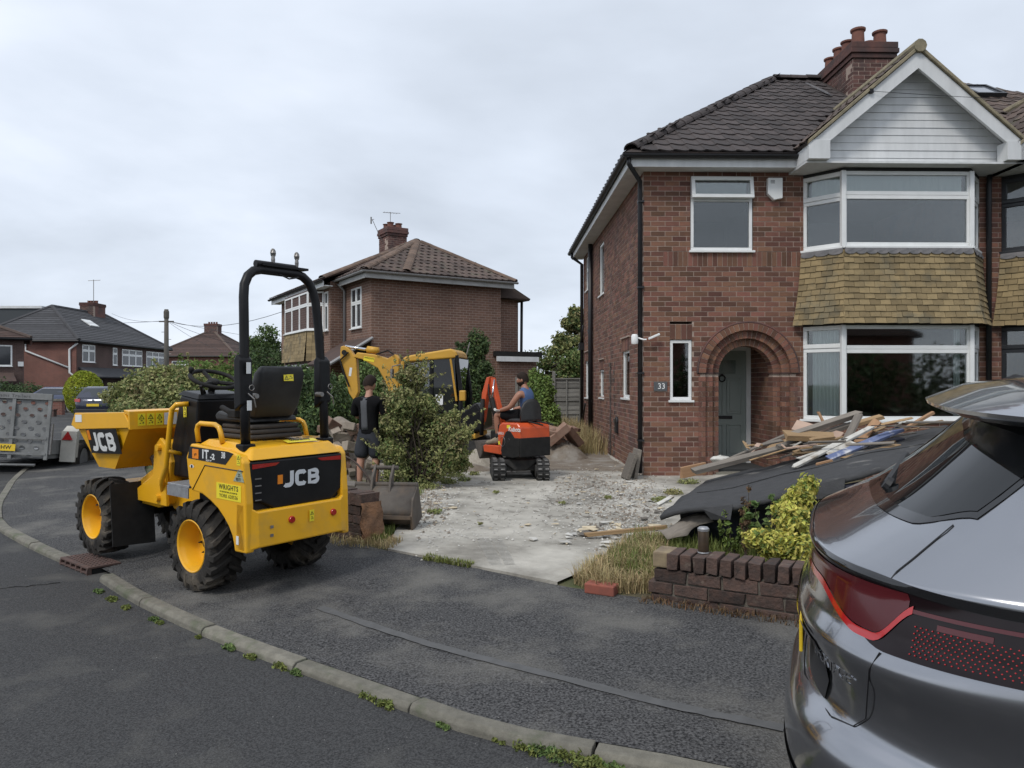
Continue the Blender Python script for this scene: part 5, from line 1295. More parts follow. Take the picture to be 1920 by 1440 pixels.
for P in ([(-.35, -.35, 4.95), (5.0, -.35, 4.95), R1], [(-.35, -.35, 4.95), R1, RF, (-.35, 2.6, 4.95)], [(-.9, 2.05, 4.9), RF, R2, (-.9, 8.9, 4.9)], [(-.9, 2.05, 4.9), (1.2, 2.7, 5.75), RF], [(5.0, -.35, 4.95), (5.0, 8.9, 4.95), R2, R1], [(-.9, 8.9, 4.9), R2, (5.0, 8.9, 4.95)]):
    roof_deck(P, m=M_rbrn, parent=mr_)
kw = dict(parent=mr_, m=M_tileb, tw=.25, tg=.29, shift=1.)
L1 = V((0, 2.75, 1.6)).length
slope_tiles((-.35, -.35, 4.96), (1, 0, 0), (0, 2.75, 1.6), int(L1/.29), lambda y: y/L1*2.95, lambda y: 5.35-y/L1*2.4, **kw)
slope_tiles((-.35, 2.6, 4.96), (0, -1, 0), (2.95, 0, 1.6), int(L1/.29), lambda y: 0, lambda y: 2.9-y/L1*2.75, **kw)
L2 = V((3.5, 0, 1.65)).length
slope_tiles((-.9, 8.9, 4.91), (0, -1, 0), (3.5, 0, 1.65), int(L2/.29)+1, lambda y: y/L2*1.9, lambda y: 6.85-y/L2*1.75, **kw)
rt = MB(); rt.grid([[(.15*cos(pi*k/6), y, .09*sin(pi*k/6)) for k in range(7)] for y in (0, .44)]); rtm = rt.mesh('ridge'); rtm.materials.append(mat('ridge_tile_red', (.165, .11, .08), (.11, .078, .06), rough=.95, scale=4, var=.25))
for a, b_ in (((-.35, -.35, 4.97), R1), ((1.0, -.35, 5.0), R1), ((5.0, -.35, 4.97), R1), (R1, R2), ((-.9, 2.05, 4.95), RF)):
    hip_line(a, b_, 'hip_tile', .42, mr_, rtm)
b = MB(); b.add([(4.5, .2, 4.45), (5.9, .2, 4.45), (5.9, 4.2, 4.45), (4.5, 4.2, 5.2), (4.5, .2, 5.15)], [(0, 1, 4), (1, 2, 3, 4)]); b.build('rear_roof', M_tileb, mh, solid=.08)
b = MB(); b.box((-.30, -.30, 4.72), (4.95, -.26, 4.88)); b.build('fascia', M_fasg, mh); b = MB(); b.box((-.30, -.25, 4.72), (-.26, 2.1, 4.88)); b.build('fascia', M_fasg, mh)
b = MB(); b.box((-.85, 2.1, 4.68), (-.81, 8.8, 4.85)); b.build('fascia', M_white, mh); b = MB(); b.box((-.80, 2.1, 4.70), (-.51, 8.8, 4.73)); b.build('soffit', M_white, mh)
gutter((-.42, -.37, 4.93), (5.05, -.37, 4.93), mh, M_gutg); gutter((-.37, 2.5, 4.93), (-.37, -.4, 4.93), mh, M_gutg); gutter((-.92, 8.9, 4.88), (-.92, 2.0, 4.88), mh, M_blk)
pipe('downpipe', [(-.3, 2.2, 4.8), (-.06, 2.3, 4.6), (-.06, 2.3, .1)], .045, mh, M_gutg); pipe('downpipe', [(5.7, .42, 4.4), (5.66, .42, .2)], .05, mh, M_blk)
FX = lambda y, z, x=0: frame((x, y, z), (0, -1, 0), (0, 0, 1))
win_simple(mh, FX(1.75, 3.3), .95, 1.3, 2, .62)
win_simple(mh, FX(2.95, 3.3, -.5), .35, 1.3, 1, .66)
# canted bay of that house
mb_ = [(-.5, 3.1), (-.95, 3.5), (-.95, 6.4), (-.5, 6.8)]
for (a, c) in zip(mb_[1:], mb_):
    ln = sqrt((a[0]-c[0])**2+(a[1]-c[1])**2); Mf = frame((a[0], a[1], 0), ((c[0]-a[0])/ln, (c[1]-a[1])/ln, 0), (0, 0, 1)); nx = 3 if ln > 1 else 1
    win_simple(mh, Mf @ T(0, 3.35, -.03), ln, 1.3, nx, .66); win_simple(mh, Mf @ T(0, .95, -.03), ln, 1.25, nx, .7)
    q = MB()
    for r in range(8):
        z0 = 2.3+r*.125; o = .02+.012*(8-r)
        n = max(1, int(ln/.2))
        for i in range(n):
            x0, x1 = ln*i/n+.004, ln*(i+1)/n-.004; q.add([tuple(Mf @ V(p)) for p in ((x0, z0, o), (x1, z0, o), (x1, z0+.15, o-.02), (x0, z0+.15, o-.02), (x0, z0, 0), (x1, z0, 0))], [(0, 1, 2, 3), (4, 5, 1, 0)])
    tag(q.build('hung_tiles', M_gold, mh, fix=False), kind='stuff')
b = MB(); b.prism([(x+.02 if x < -.6 else x, y) for x, y in mb_], .0, EV-.2, 'z'); b.build('bay_wall', M_fb3, mh)
b = MB(); b.add([(-.02, 2.35, 2.9), (-.02, -.1, 2.9), (-1.3, -.1, 2.1), (-1.3, 2.35, 2.1)], [(0, 1, 2, 3)]); b.build('porch_roof', M_rbrn, mh, solid=.1)
b = MB(); b.tube([(0, -.12, 2.93), (-1.32, -.12, 2.12)], .05, 6); b.build('porch_verge', M_gutg, mh)
cc = empty('chimney', (2.25, 4.2, 0)); cc.parent = mh
chimney(cc, .75, .9, 6.1, 7.35, [(.2, .25, .2, .12), (.55, .3, .2, .12), (.2, .65, .2, .12), (.55, .65, .2, .12)])
q = MB(); q.tube([(-.1, .4, 6.9), (-.45, .4, 7.6)], .012, 5); q.tube([(-.45, .25, 7.6), (-.45, .6, 7.62)], .01, 5); q.tube([(-.5, .4, 7.45), (-.5, .4, 7.7)], .03, 5); q.build('aerial', M_steel, cc)
q = MB(); q.tube([(.3, .5, 7.3), (.3, .5, 8.0)], .012, 5); q.tube([(.0, .5, 7.95), (.7, .5, 8.0)], .01, 5)
for k in range(6): q.tube([(.05+.1*k, .42, 7.97), (.05+.1*k, .58, 7.97)], .006, 4)
q.build('aerial', M_steel, cc)
# ---- far houses
def far_house(name, label, x0, x1, y0, y1, ev, rz, ridge, brick, rm, wins, lean=None, chim=None, hip=(3.5, 3.5), extra=None):
    h = empty(name, ((x0+x1)/2, (y0+y1)/2, 0), 0, label, 'house'); wx, wy = (x1-x0)/2, (y1-y0)/2
    b = MB(); b.box((-wx, -wy, -.1), (wx, wy, ev)); b.build('wall', brick, h)
    r = empty('roof', (0, 0, 0)); r.parent = h; o = .4
    A, B, C, D = (-wx-o, -wy-o, ev), (wx+o, -wy-o, ev), (wx+o, wy+o, ev), (-wx-o, wy+o, ev); P, Q = (0, -wy+hip[0], rz), (0, wy-hip[1], rz)
    for poly in ([A, B, P], [B, C, Q, P], [C, D, Q], [D, A, P, Q]): roof_deck(poly, m=rm, parent=r)
    # courses of tiles as raised steps
    for (e0, e1, t0, t1) in ((B, C, P, Q), (A, B, P, P)):
        q = MB(); n = 18
        for k in range(n):
            f0, f1 = k/n, (k+1.15)/n; f1 = min(1, f1); L_ = lambda a, b, f: V(a).lerp(V(b), f)
            nn = (V(e1)-V(e0)).cross(V(t0)-V(e0)).normalized(); nn = nn if nn.z > 0 else -nn
            q.add([L_(e0, t0, f0)+nn*.06, L_(e1, t1, f0)+nn*.06, L_(e1, t1, f1)+nn*.03, L_(e0, t0, f1)+nn*.03, L_(e0, t0, f0)+nn*.02, L_(e1, t1, f0)+nn*.02], [(0, 1, 2, 3), (4, 5, 1, 0)])
        tag(q.build('tile_courses', rm, r, fix=False), kind='stuff')
    for a, b_ in ((A, P), (B, P), (C, Q), (D, Q), (P, Q)):
        q = MB(); q.tube([V(a)+V((0, 0, .05)), V(b_)+V((0, 0, .05))], .14, 6); q.build('ridge_line', M_rdark if rm == M_rdark else M_tileb, r)
    for (a, b_) in ((A, B), (B, C)):
        q = MB(); d = (V(b_)-V(a)).normalized(); q.tube([V(a)+V((0, 0, -.06)), V(b_)+V((0, 0, -.06))], .09, 6); q.build('gutter', M_blk, h)
    for (face, c, z, wd, ht, nx, tr) in wins:
        if face == 'r': M = frame((wx, c-(y0+y1)/2, z), (0, 1, 0), (0, 0, 1))
        else: M = frame((c-(x0+x1)/2, -wy, z), (1, 0, 0), (0, 0, 1))
        win_simple(h, M, wd, ht, nx, tr, bar=.09)
    if chim:
        c = empty('chimney', (chim[0], chim[1], 0)); c.parent = h
        chimney(c, chim[2], chim[3], rz-.8, rz+chim[4], [(chim[2]*(.2+.2*k), chim[3]*.5, .25, .12) for k in range(4)])
    return h, r
hb, hbr = far_house('semi_detached_house', 'long brick house with dark slate roof and grey lean-to behind the parked cars', -42, -33.8, 58, 73, 5.0, 8.0, None, M_fb3, M_rdark,
   [('r', 58.7, 3.35, 1.8, 1.4, 2, .66), ('r', 63.2, 3.2, .7, 1.5, 1, .66), ('r', 64.7, 3.2, 3.5, 1.45, 3, .66), ('r', 69.0, 3.2, 3.5, 1.45, 3, .66), ('r', 60, .6, 1.6, 1.3, 2, .7), ('r', 66, .6, 2.2, 1.3, 3, .7)], chim=(-.6, 1.0, 1.2, 2.0, .9))
b = MB(); b.box((-4.08, -7.54, -.1), (4.08, -7.502, 4.9)); b.build('side_wall', M_fb2, hb)
b = MB(); b.add([(4.1, -7.3, 2.9), (4.1, 5.0, 2.9), (5.6, 5.0, 2.15), (5.6, -7.3, 2.15)], [(0, 1, 2, 3)]); b.build('lean_to_roof', M_rdark, hb, solid=.12)
b = MB(); b.box((4.15, 3.0, 1.95), (4.5, 9.0, 3.05)); b.build('bay_panel', M_rdark, hb)
for (x, y, z, sx_, sy_) in ((1.6, -2.6, 7.0, .8, 1.3), (-2, -6.2, 6.5, 1.4, .5)):
    b = MB(); sl_ = (8-5)/4.5 if x > 0 else 0
    if x > 0: b.add([(x, y, 8-sl_*x+.14), (x+sx_, y, 8-sl_*(x+sx_)+.14), (x+sx_, y+sy_, 8-sl_*(x+sx_)+.14), (x, y+sy_, 8-sl_*x+.14)], [(0, 1, 2, 3)])
    else: b.add([(x, y, 6.05), (x+sx_, y, 6.05), (x+sx_, y+sy_, 6.45), (x, y+sy_, 6.45)], [(0, 1, 2, 3)])
    b.build('roof_light', M_stw, hb, solid=.08)
pipe('downpipe', [(4.2, -7.6, 4.8), (3.6, -7.62, 4.3), (3.6, -7.62, 2.5), (4.4, -7.62, 1.9)], .08, hb, M_stw); pipe('downpipe', [(.2, -7.62, 4.8), (.2, -7.62, 4.2), (3.5, -7.62, 2.9)], .07, hb, M_stw)
b = MB(); b.box((-5.5, -3.5, 6.2), (-1.2, 4, 7.9)); b.build('dormer', mat('slate_hung', (.055, .062, .068), rough=.9), hb); b = MB(); b.box((-5.7, -3.6, 7.9), (-1.1, 4.1, 8.1)); b.build('dormer_roof', M_white, hb)
q = MB(); q.tube([(.3, 1.6, 8.6), (.3, 1.6, 11.0)], .03, 5); q.tube([(-.2, 1.6, 10.9), (.9, 1.6, 10.95)], .025, 5); q.build('aerial', M_steel, hb)
hc, hcr = far_house('detached_house', 'hipped brown roofed brick house with white windows beyond the telegraph pole', -43, -33.5, 90, 101, 5.0, 8.5, None, M_fb2, M_rbrn,
   [('r', 91, 3.1, 3.6, 1.5, 3, .66), ('r', 97, 3.1, 2.6, 1.5, 2, .66), ('f', -41, 3.0, 2.0, 1.4, 2, .66)], chim=(-.8, -.8, 1.6, 1.6, .8), hip=(5.4, 5.4))
b = MB(); b.box((-7.5, -5.0, 0), (-4.75, -1, 4.6)); b.build('side_extension', M_fb2, hc); b = MB(); b.box((-7.7, -5.2, 4.6), (-4.6, -.8, 4.9)); b.build('extension_roof', M_white, hc)
ha, har = far_house('corner_house', 'small brown roofed house with white porch door beside the trailer', -41, -31.7, 48, 55, 4.55, 6.6, None, M_fb3, M_rbrn,
   [('f', -35.2, 2.75, 2.1, 1.5, 2, .66), ('f', -33.1, 2.75, .8, 1.35, 1, 0), ('f', -35.2, .3, 2.3, 1.6, 2, .7)])
ha.rotation_euler = (0, 0, radians(33)); ha.location = V((-31.4, 48, 0))+Matrix.Rotation(radians(33), 3, 'Z') @ V((-4.65, 3.5, 0))
b = MB(); b.add([(2.4, -3.55, 2.3), (4.1, -3.55, 2.3), (4.3, -5.0, 1.75), (2.2, -5.0, 1.75)], [(0, 1, 2, 3)]); b.build('porch_roof', M_rbrn, ha, solid=.1)
b = MB(); b.box((2.6, -4.6, 0), (3.5, -4.5, 1.8)); b.build('porch_door', M_white, ha)
q = MB(); q.cbox((4.5, -3.62, 2.9), (.3, .12, .3)); q.build('alarm_box', M_white, ha)
hd_, hdr = far_house('distant_house', 'distant brick house with white flat dormer glimpsed behind the roll bar', -42, -33, 125, 137, 5, 8, None, M_fb2, M_rbrn, [('r', 128, 3.0, 3.0, 1.5, 3, .66)], chim=(0, 0, 1.5, 1.5, 1.6))
# houses over the road at the photographer's back, seen in panes and paint
for i, (x0, lab) in enumerate(((-14, 'brick house over the road facing the dumper'), (2, 'brick house over the road facing the arched door'), (18, 'brick house over the road facing the parked SUV'))):
    far_house('opposite_house', lab, x0, x0+12, -38, -28, 5, 8.5, None, M_fb2, M_rbrn, [])
# ---- telegraph pole with wires
M_pole = mat('pole_timber', (.12, .11, .095), (.08, .075, .065), rough=.95, scale=9, stretch=(6, 6, .6))
TP = at(312, 712, 46); tp = empty('telegraph_pole', (TP.x, TP.y, 0), 0, 'tall grey timber telegraph pole with wires in front of the far houses', 'telegraph pole')
zt_ = at(312, 580, 46).z
q = MB(); q.tube([(0, 0, -.1), (0, 0, zt_)], [.17, .12], 10); q.build('pole', M_pole, tp, smooth=True)
q = MB(); q.lathe([(.13, zt_-.6), (.16, zt_-.5), (.16, zt_-.15), (.12, zt_-.05), (0, zt_-.02)], 12); q.build('cap_ring', M_pole, tp)
q = MB(); q.cbox((0, 0, zt_-.75), (.9, .08, .08)); q.build('cross_arm', M_pole, tp)
for k in range(8):
    q = MB(); s = 1 if k % 2 else -1; q.tube([(s*.1, 0, zt_-1.4-.45*k), (s*.3, 0, zt_-1.4-.45*k)], .018, 5); q.build('step_iron', M_steel, tp)
def wire(a, b, sag, r=.012):
    a, b = V(a), V(b); q = MB(); q.tube([a.lerp(b, t/16)-V((0, 0, sag*4*(t/16)*(1-t/16))) for t in range(17)], r, 4); return q.build('wire', M_blk, tp)
o_ = V((TP.x, TP.y, 0))
for tgt, sag in ((at(210, 588, 66), .3), (at(580, 650, 62), .8), (at(0, 585, 70), .5), (at(700, 505, 26), 1.0), (at(450, 660, 80), .6), (at(600, 640, 100), .4)):
    wire((0, 0, zt_-.7), tgt-o_, sag)
hw_ = V(house.matrix_world.translation) if False else V(HO)
q = MB(); A_ = V((3.35, -.80, 6.02)); B_ = V((12, -2, 5.45)); q.tube([A_.lerp(B_, t/20)-V((0, 0, .12*4*(t/20)*(1-t/20))) for t in range(21)], .004, 4); q.cbox((3.35, -.80, 6.02), (.06, .05, .06)); q.build('telephone_wire', M_blk, house)
# ---- timber fence behind the yard
M_fence = mat('weathered_fence', (.20, .19, .17), (.13, .125, .115), rough=.95, scale=5, stretch=(.5, 4, 4), var=.25, bump=.003)
fe = empty('timber_fence', (1.0, 25, .1), radians(2), 'weathered grey board fence between the back gardens', 'fence')
for x in (-.9, .35, 1.9, 3.5):
    q = MB(); q.box((x, -.06, 0), (x+.1, .04, 1.75 if x != .35 else 1.95)); q.build('post', M_fence, fe, bevel=.01)
fb = MB(); fb.box((0, 0, 0), (1.42, .02, .15)); fme = fb.mesh('fence_board'); fme.materials.append(M_fence)
for x in (-.79, .46, 2.01):
    for r in range(11):
        o = obj('fence_board', fme, None, fe); o.location = (x, random.uniform(-.01, .01), .06+r*.148); o.rotation_euler = (radians(-7), 0, random.uniform(-.004, .004)); o.scale = ((1.12 if x < 0 else 1.43)/1.42, 1, 1)
    q = MB(); q.box((x-.02, -.04, 1.68), (x+(1.14 if x < 0 else 1.45), .05, 1.72)); q.build('capping', M_fence, fe)
    for dx in (.35, .8):
        q = MB(); q.box((x+dx, -.045, .05), (x+dx+.04, -.02, 1.66)); q.build('batten', M_fence, fe)
# ---- low brick wall and cars down the street
lw = empty('street_wall', (-24.5, 38, 0), 0, 'low red brick wall beside the parked hatchback', 'wall')
b = MB(); b.box((-2.6, 0, 0), (1.6, .25, .75)); b.build('wall', M_fb2, lw); b = MB(); b.box((-2.65, -.04, .75), (1.65, .29, .85)); b.build('coping', M_kerb, lw)
lw2 = empty('street_wall', (-24.5, 36, 0), 0, 'dark low wall running under the red brick wall', 'wall'); b = MB(); b.box((-4, 0, 0), (2.4, .25, .35)); b.build('wall', M_fb3, lw2); b = MB(); b.box((-4.03, -.03, .35), (2.43, .28, .40)); b.build('coping', M_fb3, lw2)
def hatch(name, label, loc, rz, paint, plate_=True):
    c = empty(name, loc, rz, label, 'car')      # x forward, rear at x=0
    secs = [(.28, .05, .80), (.5, .0, .86), (.75, .0, .88), (.92, .05, .87), (.97, .14, .85)]
    rows = []
    for z, x0, w_ in secs:
        r = []
        for k in range(13):
            t = -pi/2+pi*k/12; r.append((x0+.45-.45*max(0, cos(t))**.55, w_*(1 if sin(t) >= 0 else -1)*abs(sin(t))**.55, z))
        rows.append([(3.95 if z < .9 else 3.9, -w_*.9, z)]+r+[(3.95 if z < .9 else 3.9, w_*.9, z)])
    q = MB(); q.grid(rows); C2 = len(rows[0]); q.f += [(i*C2, (i+1)*C2, (i+1)*C2+C2-1, i*C2+C2-1) for i in range(4)]; q.f.append(tuple(4*C2+k for k in range(C2))); q.build('body', paint, c, smooth=True, autosmooth=45)
    g = [(.97, .16, .80), (1.2, .36, .72), (1.40, .55, .62), (1.46, .75, .56)]
    rows = [[(x0, -w_, z), (x0-.04, -w_*.5, z), (x0-.05, 0, z), (x0-.04, w_*.5, z), (x0, w_, z), (3.1-(z-.97)*1.6, w_, z), (3.1-(z-.97)*1.6, -w_, z)] for z, x0, w_ in g]
    q = MB(); q.grid(rows, close_u=True); q.f.append(tuple(21+k for k in range(7))); q.build('cabin', paint, c, smooth=True, autosmooth=35)
    q = MB(); q.grid([[(.20, -.62, 1.02), (.155, 0, 1.02), (.20, .62, 1.02)], [(.48, -.52, 1.36), (.445, 0, 1.36), (.48, .52, 1.36)]]); q.build('rear_window', M_glassf, c, solid=.012)
    for s in (1, -1):
        q = MB(); q.add([(.65, s*.775, 1.03), (2.8, s*.80, 1.03), (2.4, s*.655, 1.36), (.85, s*.655, 1.36)], [(0, 1, 2, 3)]); q.build('side_window', M_glassf, c, solid=.012)
        q = MB(); q.add([(.03, s*.56, .78), (.16, s*.84, .80), (.17, s*.84, .92), (.05, s*.56, .93)], [(0, 1, 2, 3)]); q.build('tail_lamp', M_red, c, solid=.03)
        for x in (.75, 3.2): car_wheel(c, x, s*.78, .31, s, R=.31, wd=.2)
    q = MB(); q.box((-.02, -.26, .60), (.0, .26, .71)); q.build('registration_plate', M_npy, c)
    q = MB(); q.lathe([(.0, -.02), (.05, -.015), (.055, 0)], 14, M=T(.01, 0, .86), axis='x'); q.build('badge', M_chr, c)
    q = MB(); q.box((-.03, -.80, .30), (.05, .80, .48)); q.build('bumper', M_plas, c, bevel=.02)
    return c
M_navy = mat('navy_car_paint', (.020, .024, .045), rough=.25, metallic=.4, coat=1.)
hatch('parked_hatchback', 'dark navy hatchback parked tail on in front of the golden topiary', (-18.3, 32.6, .045), radians(94), M_navy)
hatch('parked_car', 'blue car mostly hidden behind the low red brick wall', (-23.6, 42, .0), radians(180), mat('blue_car_paint', (.03, .045, .10), rough=.25, coat=1.))
# ---- plant trailer with its ramp up
M_galv = mat('galvanised_steel', (.25, .255, .25), (.17, .172, .168), rough=.6, metallic=.35, scale=6, bump=.001)
M_cream = mat('cream_mudguard', (.52, .50, .44), (.42, .40, .35), rough=.6, scale=5)
tr = empty('plant_trailer', (-9.15, 13.1, .06), 0, 'grey galvanised plant trailer with perforated loading ramp folded up', 'trailer', rot=(radians(-4), radians(3.2), radians(9)))
# ramp: plate pierced with slotted holes, built as a lattice
nx_, ny_ = 15, 9; W_, H0, H1 = 1.75, .30, 1.32
vs = []; fs = []
rp2 = MB(); cw_, chh = W_/nx_, (H1-H0)/ny_
for i in range(nx_):
    for j in range(ny_):
        cx, cz = -W_/2+(i+.5)*cw_, H0+(j+.5)*chh; k = len(rp2.v); r1, r2 = .043, .034
        if (i+j) % 2: r1 = r2 = .0
        O = [(cx-cw_/2, 0, cz-chh/2), (cx, 0, cz-chh/2), (cx+cw_/2, 0, cz-chh/2), (cx+cw_/2, 0, cz), (cx+cw_/2, 0, cz+chh/2), (cx, 0, cz+chh/2), (cx-cw_/2, 0, cz+chh/2), (cx-cw_/2, 0, cz)]
        if r1 == 0: rp2.add(O, [tuple(range(8))])
        else:
            I = [(cx+r1*cos(a), 0, cz+r2*sin(a)) for a in [pi*1.25+pi/4*m for m in range(8)]]
            rp2.add(O+I, [(m, (m+1) % 8, 8+(m+1) % 8, 8+m) for m in range(8)])
            rim_ = [(cx+r1*cos(a)*1.02, -.012, cz+r2*sin(a)*1.02) for a in [pi*1.25+pi/4*m for m in range(8)]]
            rp2.add(I+rim_, [(m, (m+1) % 8, 8+(m+1) % 8, 8+m) for m in range(8)])
rpo = rp2.build('ramp_plate', M_galv, tr, solid=.004, fix=False)
for x in (-W_/2, -W_/6, W_/6, W_/2):
    q = MB(); q.box((x-.03, -.045, H0-.04), (x+.03, -.006, H1)); q.build('ramp_rib', M_galv, tr, bevel=.004)
q = MB(); q.box((-W_/2-.03, -.05, H1), (W_/2+.03, .01, H1+.11)); tb = q.build('ramp_top_rail', M_galv, tr, bevel=.004)
text('lettering', 'Ifor Williams Trailers', .085, frame((.12, -.052, H1+.052), (1, 0, 0), (0, 0, 1)), mat('faded_lettering', (.09, .09, .09), rough=.7), tb, sp=1.15)
for z in (.62, .34):
    q = MB(); q.box((-W_/2, -.055, z), (W_/2, -.046, z+.04)); q.build('ramp_bar', M_galv, tr)
q = MB(); q.tube([(-W_/2-.1, -.12, .13), (W_/2-.12, -.12, .17)], .022, 8); q.build('underrun_bar', M_galv, tr, smooth=True)
q = MB(); q.box((-.22, -.075, .40), (.30+.09, -.06, .52)); pl_ = q.build('registration_plate', M_npy, tr); text('lettering', 'NJ64 OHW', .095, frame((.085, -.077, .46), (1, 0, 0), (0, 0, 1)), M_stb, pl_, sp=1.05, offset=.001)
q = MB(); q.box((-W_/2, .03, .28), (W_/2, 3.2, .36)); q.build('bed', M_galv, tr)
for s in (1, -1):
    q = MB(); q.box((s*W_/2-.03, .03, .36), (s*W_/2+.03, 3.2, .62)); q.build('side_board', M_galv, tr)
    q = MB(); q.prism([(.45, .30), (.45, .78), (.62, .88), (2.1, .88), (2.3, .74), (2.3, .30), (2.2, .30), (2.2, .70), (2.05, .80), (.66, .80), (.55, .72), (.55, .30)], s*(W_/2+.05), s*(W_/2+.31), 'x'); q.build('mudguard', M_cream, tr, bevel=.008)
    q = MB(); q.box((s*W_/2+(.05 if s > 0 else -.31), .42, .22), (s*W_/2+(.31 if s > 0 else -.05), .46, .78)); q.build('mudguard_end', M_cream, tr)
    for y in (.98, 1.72): car_wheel(tr, s*(W_/2+.18), y, .27, s, R=.29, wd=.18).rotation_euler = (0, 0, -s*pi/2)
    q = MB(); q.prism([(s*W_/2+s*.07, .62), (s*W_/2+s*.25, .62), (s*W_/2+s*.16, .78)], .395, .418, 'y'); q.build('reflector_triangle', M_red, tr)
    q = MB(); q.box((s*W_/2+(.02 if s > 0 else -.07), -.02, .36), (s*W_/2+(.07 if s > 0 else -.02), .03, .9)); q.build('latch_post', M_steel, tr)
q = MB(); q.tube([(0, 3.2, .32), (0, 4.4, .36)], .05, 6); q.build('drawbar', M_galv, tr)
# ------------------------------------------------------------------ small orange excavator, yellow excavator, bucket, two men
M_ora = mat('kubota_orange', (.62, .085, .018), (.50, .075, .02), rough=.45, scale=4, coat=.2)
M_oyel = mat('excavator_yellow', (.60, .33, .035), (.48, .26, .035), rough=.5, scale=3)
M_track = mat('track_rubber', (.022, .022, .022), (.05, .048, .045), rough=.9, scale=9)
M_trackp = mat('track_worn_bar', (.30, .29, .28), (.12, .115, .11), rough=.85, scale=14)
M_cyl = mat('ram_chrome', (.7, .7, .72), rough=.15, metallic=1.)
M_buck = mat('bucket_steel', (.125, .110, .095), (.085, .072, .062), rough=.75, scale=7, metallic=.25, bump=.002, c3=(.16, .115, .08), s3=2.5, t3=.58)
M_skin = mat('skin', (.44, .235, .16), (.40, .205, .14), rough=.55, scale=9)
M_skin2 = mat('skin_tanned', (.34, .16, .10), (.29, .135, .085), rough=.5, scale=9)
M_hair = mat('dark_brown_hair', (.016, .010, .008), (.028, .018, .013), rough=.75, spec=.2, scale=60, stretch=(1, 1, .3), bump=.004, bscale=120)
M_tee = mat('black_tee', (.007, .007, .008), (.011, .011, .012), rough=.95, spec=.1, scale=6, bump=.004, bscale=9)
M_teeg = mat('grey_stripe', (.075, .078, .085), rough=.9, bump=.003, scale=9)
M_short = mat('charcoal_shorts', (.050, .053, .062), (.036, .039, .046), rough=.95, spec=.15, scale=7, bump=.006, bscale=8)
M_vest = mat('blue_vest', (.075, .125, .26), (.055, .10, .21), rough=.85, scale=5, bump=.006, bscale=9)
M_boot = mat('tan_boot', (.30, .25, .18), (.22, .18, .13), rough=.85, scale=12, bump=.003)
M_glove = mat('white_glove', (.6, .6, .57), rough=.9)
M_sock = mat('dark_sock', (.02, .02, .022), rough=1)
def skin_obj(name, J, E, m, parent, root=0, sub=2):
    """J: name -> (x,y,z, rx, ry); grown with the Skin modifier"""
    keys = list(J); me = bpy.data.meshes.new(name); me.from_pydata([J[k][:3] for k in keys], [(keys.index(a), keys.index(b)) for a, b in E], [])
    o = obj(name, me, m, parent); md = o.modifiers.new('skin', 'SKIN'); md.use_smooth_shade = True; md.branch_smoothing = .3
    if not me.skin_vertices: me.skin_vertices.new()
    for i, k in enumerate(keys):
        v = J[k]; me.skin_vertices[0].data[i].radius = (v[3], v[4] if len(v) > 4 else v[3]); me.skin_vertices[0].data[i].use_root = (i == root)
    s = o.modifiers.new('sub', 'SUBSURF'); s.levels = sub; s.render_levels = sub
    return o
def head(parent, M, m_skin, hair_len=.0, beard=False, s=1.0):
    """head with face forward +y, centre at origin of M"""
    q = MB(M); R_ = []; nu, nv = 20, 14
    for i in range(nv+1):
        ph = pi*i/nv; z = cos(ph); r = []
        for j in range(nu):
            a = 2*pi*j/nu; fx, fy = cos(a), sin(a)
            w_ = .075*(1-.20*max(0, -z)); d = .098*(1-.10*max(0, -z)); k = sin(ph)**.85
            x, y, zz_ = fx*w_*k, fy*d*k, z*.118
            if fy > 0 and -.75 < z < -.1: y += .006*fy
            if fy > .93 and -.25 < z < .12: y += .020*(1-abs(z+.08)/.2) if abs(z+.08) < .2 else 0    # nose
            if fy > .8 and .10 < z < .28 and abs(fx) > .2: y -= .010                                    # eye sockets
            r.append((x*s, y*s, zz_*s))
        R_.append(r)
    q.grid(R_, close_u=True); h = q.build('head', m_skin, parent, smooth=True)
    for sx in (1, -1):
        e_ = MB(M); e_.lathe([(0, .016), (.018, .012), (.026, 0), (.018, -.012), (0, -.014)], 10, M=T(sx*.076*s, -.006*s, -.008*s) @ RY(sx*pi/2) @ Matrix.Diagonal((1.2, .75, .6, 1))); e_.build('ear', m_skin, h, smooth=True)
        e_ = MB(M); e_.lathe([(0, .008), (.008, .006), (.011, 0), (0, -.004)], 8, M=T(sx*.030*s, .083*s, .018*s) @ RX(-pi/2)); e_.build('eye', M_stw, h, smooth=True)
    e_ = MB(M); e_.tube([(-.024*s, .089*s, -.058*s), (0, .096*s, -.060*s), (.024*s, .089*s, -.058*s)], .005, 6); e_.build('mouth', mat('lips', (.30, .11, .085), rough=.5), h)
    # hair cap with uneven edge
    q = MB(M); R_ = []; rnd = random.Random(2)
    for i in range(11):
        r = []
        for j in range(28):
            a = 2*pi*j/28; fy = sin(a)
            end = lerp(.66, .36, (fy+1)/2) if abs(cos(a)) < .75 or fy > 0 else .60
            ph = pi*end*i/10; z = cos(ph); k = sin(ph)**.85; g = 1.15+.05*noise.noise(V((cos(a)*3, fy*3, z*4)))+.02*rnd.random()
            if fy > 0 and i > 8: g = 1.06
            r.append((cos(a)*.075*k*g*s, fy*.098*k*g*s, z*.118*g*s+.004))
        R_.append(r)
    q.grid(R_, close_u=True); q.build('hair', M_hair, parent, smooth=True)
    if beard:
        q = MB(M); R_ = []
        for i in range(6):
            ph = pi*(.60+.36*i/5); z = cos(ph); k = sin(ph)**.85; r = []
            for j in range(13):
                a = -.45+(pi+.9)*j/12; g = 1.07+.02*rnd.random(); r.append((cos(a)*.072*k*g*s, sin(a)*.10*k*g*s+.004, z*.118*1.06*s))
            R_.append(r)
        q.grid(R_); q.build('beard', M_hair, parent, smooth=True)
    return h
